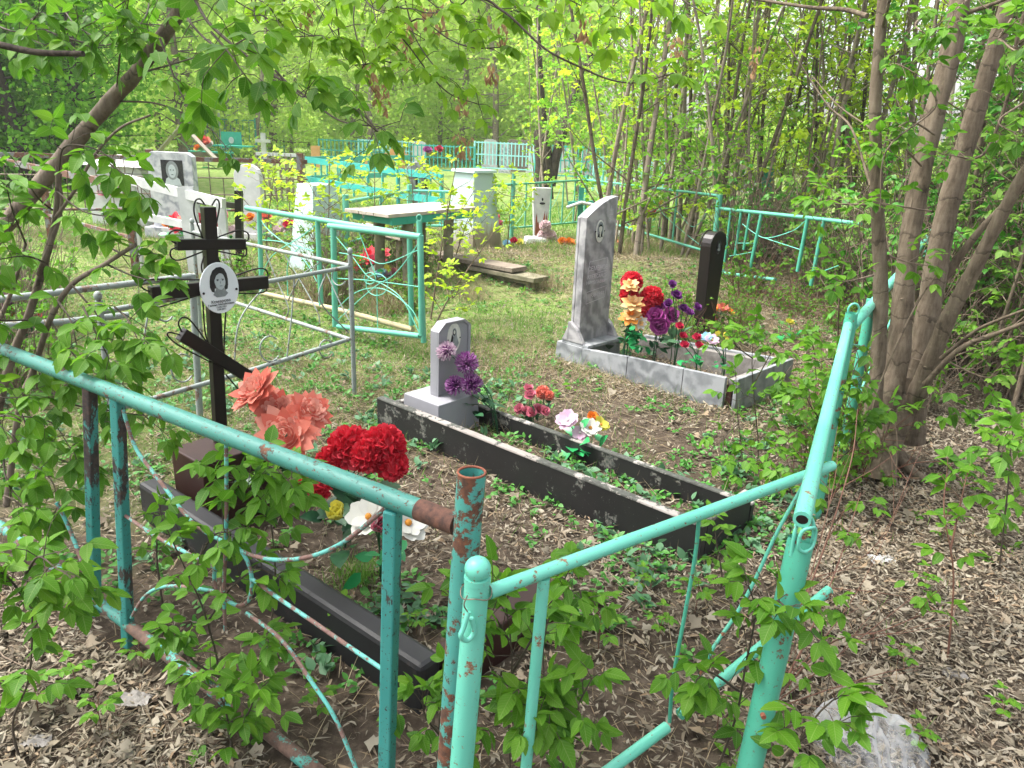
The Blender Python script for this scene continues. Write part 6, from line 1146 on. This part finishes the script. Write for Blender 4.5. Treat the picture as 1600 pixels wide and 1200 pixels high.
# ===== dark stump and forked tree
b = P(847, 300); q = V3(*b); t = thing('forked_tree', 'dark forked old tree with a rough black trunk behind the rusty stele', 'tree', q)
mb = MB(); Y = b[1]; tube(mb, [D(848, 318, Y), D(850, 270, Y), D(847, 215, Y), D(843, 200, Y)], [.26, .24, .22, .15], 14, smooth=3, wob=.12, rng=rg)
tube(mb, [D(860, 290, Y), D(870, 240, Y), D(885, 190, Y), D(905, 120, Y+.3), D(925, 80, Y+.5)], [.14, .13, .11, .09, .06], 10, smooth=4, wob=.05, rng=rg)
tube(mb, [D(862, 330, Y-2), D(858, 270, Y-2), D(850, 180, Y-2), D(843, 80, Y-2), D(838, -40, Y-2)], [.07, .065, .06, .05, .04], 10, smooth=4, wob=.05, rng=rg); mb.build('trunk', 'bark_dark', t)
lv = Leaves(91); 
for k in range(160): lv.compound(D(rg.uniform(820, 960), rg.uniform(-20, 200), Y+rg.uniform(-1, 2)), rg.normal(0, 1, 3), .11, .3)
lv.build('crown', 'leaf_thicket', t, LEAF_LO)
# ===== wood at the back
def tpl_tree(seed, h, r, mat, barkm, crown_r, n_cl, n_leaf, size, low=.25):
    rg = np.random.RandomState(seed); root = thing('tree', 'x', 'tree', (0, 0, 0)); mb = MB(); lm = MB()
    d = V3(rg.normal(0, .06), rg.normal(0, .06), 1); pts = [V3(0, 0, -.2)]
    for k in range(6): d = nrm(d+rg.normal(0, .06, 3)); pts.append(pts[-1]+d*h/6)
    q = catmull(pts, 4); tube(mb, q, np.linspace(r, r*.2, len(q)), 10, wob=.06, rng=rg); T = []; Dr = []
    for c in range(n_cl):
        f = low+(1-low)*rg.rand(); j = int(f*(len(q)-1)); a = rg.uniform(0, 6.28); rad = crown_r*(1-abs(f-.55)**1.6)*rg.uniform(.35, 1.05); tip = q[j]+V3(math.cos(a)*rad, math.sin(a)*rad, rad*rg.uniform(-.05, .7))
        m_ = (q[j]+tip)/2+V3(0, 0, -.05*rad); tube(mb, [q[j], m_, tip], [r*.18*(1.2-f), r*.09, r*.03], 4, cap=False)
        n = int(n_leaf*rg.uniform(.5, 1.4)); s = crown_r*.16*rg.uniform(.7, 1.5)
        T.append(tip+rg.normal(0, 1, (n, 3))*np.array([s, s, s*.7])); n2 = n//3; u = rg.rand(n2, 1); T.append(m_+(tip-m_)*u+rg.normal(0, s*.5, (n2, 3)))
    T = np.concatenate(T); n = len(T); scatter(lm, CARD[0], CARD[1], frames(rg.normal(0, 1, (n, 3))+V3(0, 0, -.3), rg.normal(0, .6, (n, 3))+V3(0, 0, .8)), T, size*rg.uniform(.6, 1.3, n))
    mb.build('trunk', barkm, root); lm.build('crown', mat, root); reg(root); return root
FT = [tpl_tree(501, 9, .14, 'leaf_far', 'bark_pale', 2.4, 70, 60, .17, .08), tpl_tree(502, 11, .18, 'leaf_far', 'bark_maple', 2.8, 76, 60, .18, .1), tpl_tree(503, 8, .11, 'leaf_far', 'bark_pale', 2.0, 60, 60, .16, .03)]
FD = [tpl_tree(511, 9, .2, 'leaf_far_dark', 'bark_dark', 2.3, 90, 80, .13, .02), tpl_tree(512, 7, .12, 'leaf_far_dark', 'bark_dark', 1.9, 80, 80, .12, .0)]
spots = []
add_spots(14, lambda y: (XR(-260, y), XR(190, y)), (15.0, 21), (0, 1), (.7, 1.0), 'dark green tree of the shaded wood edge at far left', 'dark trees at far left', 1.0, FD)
add_spots(8, lambda y: (XR(120, y), XR(460, y)), (31, 40), (0, 1, 2), (.9, 1.2), 'green tree behind the green grave enclosure', 'trees behind the green enclosure', 1.5, FT)
add_spots(16, lambda y: (XR(380, y), XR(900, y)), (32, 40), (0, 1, 2), (.85, 1.2), 'pale sunlit tree of the wood behind the turquoise fences', 'sunlit trees behind the turquoise fences', 1.3, FT)
add_spots(12, lambda y: (XR(200, y), XR(900, y)), (42, 54), (0, 1, 2), (1.1, 1.5), 'pale tree in the second row of the wood', 'second row of the wood', 1.8, FT)
add_spots(3, lambda y: (XR(880, y), XR(1750, y)), (30, 42), (0, 1), (.6, .9), 'pale tree beyond the sapling thicket', 'pale trees beyond the thicket', 2.2, FT)
# far wood mass
rg = np.random.RandomState(9); n = 45000; az = rg.uniform(-.95, .55, n); dist = rg.uniform(48, 75, n); hh_ = rg.rand(n)**1.3*(11+3*np.sin(az*23)+2*np.sin(az*51))*np.where(az > .08, .20, 1.0)
T = np.stack([np.sin(az)*dist, np.cos(az)*dist, hh_], 1); mb = MB(); scatter(mb, CARD[0], CARD[1], frames(rg.normal(0, 1, (n, 3)), rg.normal(0, .6, (n, 3))+V3(0, -.5, .6)), T, rg.uniform(.4, .9, n)); tag(mb.build('distant_wood', 'leaf_far'), 'distant pale green wood closing the view', 'wood', kind='stuff')


# ===== thin haze volume added to pale the far wood
mt = bpy.data.materials.new('haze'); mt.use_nodes = True; N = mt.node_tree.nodes; L = mt.node_tree.links; N.remove(N['Principled BSDF']); pv = N.new('ShaderNodeVolumePrincipled')
pv.inputs['Color'].default_value = (.95, .97, .92, 1); pv.inputs['Density'].default_value = .0013; pv.inputs['Anisotropy'].default_value = .2; L.new(pv.outputs[0], N['Material Output'].inputs['Volume']); MATS['haze'] = mt
mb = MB(); prism(mb, [(-205, -65, -2), (205, -65, -2), (205, 265, -2), (-205, 265, -2)], [(-205, -65, 24), (205, -65, 24), (205, 265, 24), (-205, 265, 24)]); tag(mb.build('haze', 'haze'), 'thin added haze that pales the far wood', 'haze', kind='stuff')
def axis(lo, hi, near0, near1, step):
    a = list(np.arange(near0, near1, step)); d = step; x = near1
    while x < hi: a.append(x); d *= 1.18; x += d
    a.append(hi); d = step; x = near0; pre = []
    while x > lo: d *= 1.18; x -= d; pre.append(max(x, lo))
    return np.array(sorted(set(pre+a)))
xs = axis(-200, 200, -5, 5.5, .05); ys = axis(-60, 260, .2, 12, .05)
X, Y = np.meshgrid(xs, ys); fade = np.clip((40-np.hypot(X, Y))/20, 0, 1); Zg = gz(X, Y)*fade-.004
Vg = np.stack([X, Y, Zg], -1).reshape(-1, 3); nx, ny = len(xs), len(ys)
ii = np.arange(ny-1)[:, None]*nx+np.arange(nx-1)[None]; Fg = np.stack([ii, ii+1, ii+nx+1, ii+nx], -1).reshape(-1, 4)
mt, N, L, b = newmat('ground')
soil = noise(N, L, 14, 8, .7); rs = ramp(N, [(.3, (.028, .021, .015)), (.5, (.062, .047, .034)), (.7, (.13, .102, .076))]); L.new(soil.outputs[0], rs.inputs[0])
gr = noise(N, L, 5, 6, .7); rgm = ramp(N, [(.35, (.06, .12, .02)), (.5, (.14, .21, .05)), (.68, (.25, .22, .12))]); L.new(gr.outputs[0], rgm.inputs[0])
tcn = N.new('ShaderNodeTexCoord'); sp = N.new('ShaderNodeSeparateXYZ'); L.new(tcn.outputs['Object'], sp.inputs[0])
def mth(op, a, b_=None, c=None):
    m_ = N.new('ShaderNodeMath'); m_.operation = op
    for k, v in enumerate((a, b_, c)):
        if v is None: continue
        if hasattr(v, 'links') or hasattr(v, 'node'): L.new(v, m_.inputs[k])
        else: m_.inputs[k].default_value = v
    return m_.outputs[0]
big = noise(N, L, 1.1, 4, .6)
d1 = mth('MULTIPLY_ADD', sp.outputs[1], .28, -1.35)                 # grassier farther in
d2 = mth('MULTIPLY_ADD', sp.outputs[0], -.30, d1)
d3 = mth('MULTIPLY_ADD', big.outputs[0], 1.6, d2); d4 = mth('ADD', d3, -.65); fac = mth('MINIMUM', mth('MAXIMUM', d4, 0), 1)
mx = N.new('ShaderNodeMix'); mx.data_type = 'RGBA'; L.new(fac, mx.inputs[0]); L.new(rs.outputs[0], mx.inputs[6]); L.new(rgm.outputs[0], mx.inputs[7]); L.new(mx.outputs[2], b.inputs['Base Color'])
b.inputs['Roughness'].default_value = .95; b.inputs['Specular IOR Level'].default_value = .1; bump(N, L, b, soil.outputs[0], .9, .02)
mb = MB(); mb.add(Vg, Fg); tag(mb.build('ground', 'ground'), kind='structure')
# ---- scatter zones
def fan(n, rmin, rmax, rg, a0=-.9, a1=.95, p=1.0):
    u = rg.rand(n); r = (rmin**p+(rmax**p-rmin**p)*u)**(1/p); a = rg.uniform(a0, a1, n); return np.sin(a)*r, np.cos(a)*r
def side_r(x, y): return (x-.60)-(y-1.31)*.44
def front_l(x, y): return 1.25-.66*(x+.09)-y
def litter_w(x, y):
    s = side_r(x, y); w = np.full(x.shape, .42)
    w = np.where(front_l(x, y) > 0, .95, w); w = np.where(s > 0, 1.0, w)
    nn = vnoise(x, y, 1.6, 21); w = np.where((s <= 0) & (front_l(x, y) <= 0), .26+.32*nn+.18*np.clip(x, -.5, 2), w)
    w = np.where((s <= 0) & (y > 3.2) & (x < .2), .20+.25*nn, w)
    bf = sum(np.exp(-((x-q[0])**2+(y-q[1])**2)/(q[2]**2*.8)) for q in BUMPS); w = np.maximum(w, .8*bf*(y < 10))
    g1 = ((x-G1.o[0])*G1.a[0]+(y-G1.o[1])*G1.a[1], (x-G1.o[0])*G1.b[0]+(y-G1.o[1])*G1.b[1]); w = np.where((g1[0] > 0) & (g1[0] < 1.7) & (g1[1] > -.45) & (g1[1] < .55), w*.45, w)
    return w
def in_stone(x, y, m=0.0):
    r = np.zeros(x.shape, bool)
    for G, u0, u1, v0, v1 in ((G1, .05, .30, .12, .42), (G1, -.02, 1.66, 0, .12), (G2, .07, .37, .11, .43), (G2, 0, 1.975, 0, .04), (G2, 0, 1.975, W2-.04, W2), (G3, -.02, .30, -.02, .44), (G3, 0, 1.4, -.02, .075), (G3, 1.36, 1.48, 0, .7), (G3, 0, 1.4, .6, .69)):
        u = (x-G.o[0])*G.a[0]+(y-G.o[1])*G.a[1]; v = (x-G.o[0])*G.b[0]+(y-G.o[1])*G.b[1]; r |= (u > u0-m) & (u < u1+m) & (v > v0-m) & (v < v1+m)
    return r
rg = np.random.RandomState(600)
x, y = fan(420000, .75, 10, rg, p=1.15); keep = (rg.rand(len(x)) < litter_w(x, y)) & ~in_stone(x, y); x = x[keep]; y = y[keep]; n = len(x)
lift = rg.uniform(.002, .022, n)+.012*np.clip(litter_w(x, y)-.5, 0, 1)
mb = MB(); half = rg.rand(n)
curlA = leaf_template(3, .13, .12, .30); curlB = leaf_template(3, .20, -.09, -.30); curlC = leaf_template(2, .045, .02, .10)
a = rg.uniform(0, 6.28, n)+.5*vnoise(x, y, 3, 8); d = np.stack([np.cos(a), np.sin(a), rg.normal(0, .16, n)], 1); nn = np.stack([rg.normal(0, .5, n), rg.normal(0, .5, n), np.ones(n)], 1); T = np.stack([x, y, gz(x, y)+lift], 1); S = rg.uniform(.010, .036, n)*(1+.5*(rg.rand(n) < .12))
for tm, lo_, hi_ in ((curlA, 0, .42), (curlB, .42, .68), (curlC, .68, 1.01)):
    k = (half >= lo_) & (half < hi_); scatter(mb, tm[0], tm[1], frames(d[k], nn[k]), T[k], S[k]*(1.5 if tm is curlC else 1))
tag(mb.build('leaf_litter', 'litter'), 'dry curled brown and grey leaf litter', 'leaf litter', kind='stuff')
# leaves fallen on the kerbs
BL = (np.array([(-.012, 0, 0), (.012, 0, 0), (.010, .5, .02), (-.010, .5, .02), (.002, 1, .10), (-.002, 1, .10)]), np.array([(0, 1, 2, 3), (3, 2, 4, 5)]))
def grass_w(x, y):
    s = side_r(x, y); nn = vnoise(x, y, 1.5, 33)+.5*vnoise(x, y, 5, 34)
    w = np.clip((y-2.6)*.35, 0, 1)*np.clip(.55+nn-.25*np.clip(x+.2, 0, 3), 0, 1); w = np.where(s > -.15, .02, w)
    w = np.where((x < -.8) & (y > 3.2), np.maximum(w, .55+.5*nn), w); w = np.where(y > 10, np.maximum(w, .8*(x < 2.5)), w)
    w = np.where((front_l(x, y) <= 0) & (y < 3.2) & (s < -.1), np.maximum(w, .25*np.clip(nn, 0, 1)), w); return .82*w*(front_l(x, y) < 0)
x, y = fan(230000, 1.4, 17, rg, -.85, .6, p=1.0); keep = (rg.rand(len(x)) < grass_w(x, y)) & ~in_stone(x, y); x = x[keep]; y = y[keep]; n = len(x)
T = np.stack([x, y, gz(x, y)-.004], 1); d = np.stack([rg.normal(0, .45, n), rg.normal(0, .45, n), np.ones(n)], 1); S = rg.uniform(.035, .10, n)*(1+.4*vnoise(x, y, 2, 41)); nh = rg.normal(0, 1, (n, 3))
mb = MB(); wd = np.clip(y*.22, 1, 3.0)
M = frames(d, nh); M = M*np.stack([wd*.10/np.maximum(S, .02), np.ones(n), np.ones(n)], 1)[:, None, :]
scatter(mb, BL[0], BL[1], M, T, S); tag(mb.build('grass', 'grass'), 'short fresh spring grass in patches', 'grass', kind='stuff')
x, y = fan(210000, 1.6, 13, rg, -.75, .6, p=1.0); w = np.clip((y-2.8)*.4, 0, 1)*np.clip(.65-1.0*vnoise(x, y, 1.3, 51), 0, 1)*(side_r(x, y) < -.1)
keep = (rg.rand(len(x)) < np.maximum(w, .04*(front_l(x, y) < 0))) & ~in_stone(x, y); x = x[keep]; y = y[keep]; n = len(x)
T = np.stack([x, y, gz(x, y)+.004], 1); d = np.stack([rg.normal(0, 1.2, n), rg.normal(0, 1.2, n), np.abs(rg.normal(0, .35, n))+.05], 1); S = rg.uniform(.06, .16, n); M = frames(d, rg.normal(0, 1, (n, 3))); M = M*np.stack([np.clip(y*.2, 1, 2.5)*.10/S, np.ones(n), np.ones(n)], 1)[:, None, :]
mb = MB(); scatter(mb, BL[0], BL[1], M, T, S); tag(mb.build('dry_grass', 'straw'), 'flattened pale dry grass and straw', 'dry grass', kind='stuff')
# tufts of dry grass at the mounds and fence foot
tn = 60
for i, (px, py, h_, lab) in enumerate(((500, 480, .35, 'tall dry brown grass tuft at the sea green fence foot'), (600, 490, .28, 'round dry grass tuft behind the open gate leaf'), (985, 410, .22, 'dry grass tuft on the mound right of the marble headstone'), (850, 455, .22, 'dry grass tuft at the end of the mossy bench'), (1080, 400, .2, 'dry grass tuft under the light green fence corner'), (740, 470, .2, 'dry grass tuft before the long bench'), (555, 905, .10, 'green grass tuft behind the bare fence bar'))):
    c = P(px, py); n = 260; r_ = .085 if py < 600 else .05; T = c+np.stack([rg.normal(0, r_, n), rg.normal(0, r_, n), np.full(n, gz(c[0], c[1]))], 1); d = np.stack([rg.normal(0, .45, n), rg.normal(0, .45, n), np.ones(n)], 1); S = h_*rg.uniform(.5, 1.2, n); M = frames(d, rg.normal(0, 1, (n, 3)))*np.stack([np.full(n, .6 if py < 600 else 1.2), np.ones(n), np.ones(n)], 1)[:, None, :]
    mb = MB(); scatter(mb, BL[0], BL[1], M, T, S); tag(mb.build('grass_tuft', 'straw' if i < 6 else 'grass', None, loc=tuple(c)), lab, 'grass')
# low herbs
def herbs(n, rmin, rmax, wfun, size, mat, name, label, seed, leaves=7, up=.7):
    rg = np.random.RandomState(seed); x, y = fan(n, rmin, rmax, rg, -.8, .7, 1.2); keep = (rg.rand(n) < wfun(x, y)) & ~in_stone(x, y); x = x[keep]; y = y[keep]
    k = leaves; X_ = np.repeat(x, k); Y_ = np.repeat(y, k); m_ = len(X_); hgt = np.repeat(rg.uniform(.0, .05, len(x)), k)*rg.rand(m_)
    T = np.stack([X_+rg.normal(0, .015, m_), Y_+rg.normal(0, .015, m_), gz(X_, Y_)+.005+hgt], 1); d = np.stack([rg.normal(0, 1, m_), rg.normal(0, 1, m_), np.abs(rg.normal(0, up, m_))], 1)
    mb = MB(); scatter(mb, LEAF_MD[0], LEAF_MD[1], frames(d, rg.normal(0, .3, (m_, 3))+Z), T, size*rg.uniform(.5, 1.3, m_)); tag(mb.build(name, mat), label, 'weeds', kind='stuff')
def w1(x, y):
    nn = vnoise(x, y, 2.2, 71)+.5*vnoise(x, y, 6, 72); w = np.clip(.25+nn*1.2, 0, 1)*(front_l(x, y) < 0)*(side_r(x, y) < 0); 
    u = (x-G2.o[0])*G2.a[0]+(y-G2.o[1])*G2.a[1]; v = (x-G2.o[0])*G2.b[0]+(y-G2.o[1])*G2.b[1]; w = np.where((u > .3) & (u < 2.0) & (v > 0) & (v < .62), np.clip(.6+nn, .3, 1), w); w = np.where((x < -.9) & (y > 3), .6, w)
    return w
herbs(9500, 1.4, 9, w1, .030, 'herb', 'low_weeds', 'small green weeds covering the ground inside the enclosure', 701)
herbs(2600, 1.6, 6, lambda x, y: np.clip(w1(x, y)-.35, 0, 1), .045, 'herb_grey', 'grey_green_weeds', 'feathery grey green weeds in the narrow grave bed', 702, 9, 1.0)
herbs(500, 1.2, 9, lambda x, y: .10+.5*(side_r(x, y) > .8)*(y > 2.6), .05, 'leaf_fresh', 'broadleaf_weeds', 'scattered fresh broad leaves on the litter', 703, 5, .5)
# seedlings
T0 = thing('seedling', 'x', 'seedling', (0, 0, 0)); lv = Leaves(90); tw = MB(); tube(tw, [V3(0, 0, -.02), V3(.004, 0, .06), V3(0, .004, .11)], [.0018, .0014, .001], 5)
for k in range(3): lv.compound(V3(0, 0, .06+.025*k), V3(math.cos(k*1.7), math.sin(k*1.7), .3), .034, .2); lv.compound(V3(0, 0, .06+.025*k), V3(-math.cos(k*1.7), -math.sin(k*1.7), .3), .034, .2)
petioles(lv, tw, .0008); tw.build('stem', 'twig_red', T0); lv.build('leaves', 'leaf_fresh', T0, LEAF_MD); reg(T0)
pl2 = [((940, 980), 1.0, 'seedling on the bare soil just behind the gate tube'), ((935, 1020), 1.2, 'broad bright seedling in the middle of the soil behind the gate'), ((1030, 1000), .9, 'seedling beside the thin vertical gate rod'), ((1085, 960), 1.1, 'seedling right of the thin vertical gate rod'), ((940, 800), .8, 'tiny pale seedling under the long black kerb side'), ((1000, 930), .8, 'seedling in the litter under the gate top tube'), ((880, 1000), 1.1, 'seedling right of the ball-topped post'), ((1120, 1150), 1.2, 'seedling at the foot of the leaning mint post'), ((1440, 930), .9, 'lone seedling in the open litter right of the mint post'), ((1470, 850), .8, 'small seedling in the litter below the thin right edge shoot'), ((1400, 1050), .8, 'dark seedling above the plastic bag'), ((1430, 1180), .8, 'seedling at the right side of the plastic bag'), ((60, 1120), 1.1, 'seedling low in the bottom left corner'), ((120, 1080), .9, 'seedling in the litter right of the corner shoot'), ((160, 1140), 1.0, 'small three-leaved seedling at the bottom left'), ((220, 1040), .9, 'seedling under the nearest bottom rail'), ((500, 1120), .9, 'seedling between the fence rods on dark soil'), ((530, 1000), 1.1, 'seedling left of the bare fence bar by the black kerb'), ((650, 990), .7, 'tiny seedling between the bar and the rusty post'), ((1510, 770), .8, 'seedling near the right edge of the litter'), ((1560, 1130), .8, 'seedling in the lower right corner litter'), ((1350, 640), 1.2, 'seedling in the shadow of the big maple')]
for i, (q, s, lab) in enumerate(pl2):
    o = T0 if i == 0 else copy_tree(T0); p = P(*q); o.location = (p[0], p[1], float(gz(p[0], p[1]))); o.rotation_euler = (0, 0, i*2.1); o.scale = (s, s, s); o['label'] = lab; o['group'] = 'maple seedlings on the ground'

rg = np.random.RandomState(810); x, y = fan(700, 1.0, 8, rg); mb = MB()
for i in range(len(x)):
    if rg.rand() > litter_w(x[i:i+1], y[i:i+1])[0] or in_stone(x[i:i+1], y[i:i+1])[0]: continue
    a = rg.uniform(0, 6.28); L_ = rg.uniform(.06, .28); z = float(gz(x[i], y[i])); d = V3(math.cos(a), math.sin(a), 0)*L_; p = V3(x[i], y[i], z+.012); r_ = rg.uniform(.0009, .0028)
    tube(mb, [p, p+d*.5+V3(rg.normal(0, .012), rg.normal(0, .012), rg.uniform(0, .02)), p+d+V3(0, 0, rg.uniform(-.005, .03))], [r_, r_*.8, r_*.5], 5)
tag(mb.build('fallen_twigs', 'twig_brown'), 'thin fallen twigs lying in the litter', 'twigs', kind='stuff')
x, y = fan(2200, .9, 6, rg); keep = (rg.rand(len(x)) < litter_w(x, y)*.6) & ~in_stone(x, y); x = x[keep]; y = y[keep]; n = len(x); d = rg.normal(0, 1, (n, 3))*V3(1, 1, .15)
mb = MB(); tm = leaf_template(5, .42, -.12, -.35, .35); scatter(mb, tm[0], tm[1], frames(d, np.stack([rg.normal(0, .4, n), rg.normal(0, .4, n), np.ones(n)], 1)), np.stack([x, y, gz(x, y)+.016], 1), rg.uniform(.03, .06, n)); tag(mb.build('broad_dead_leaves', 'litter'), 'broad crumpled dead leaves on top of the litter', 'leaf litter', kind='stuff')
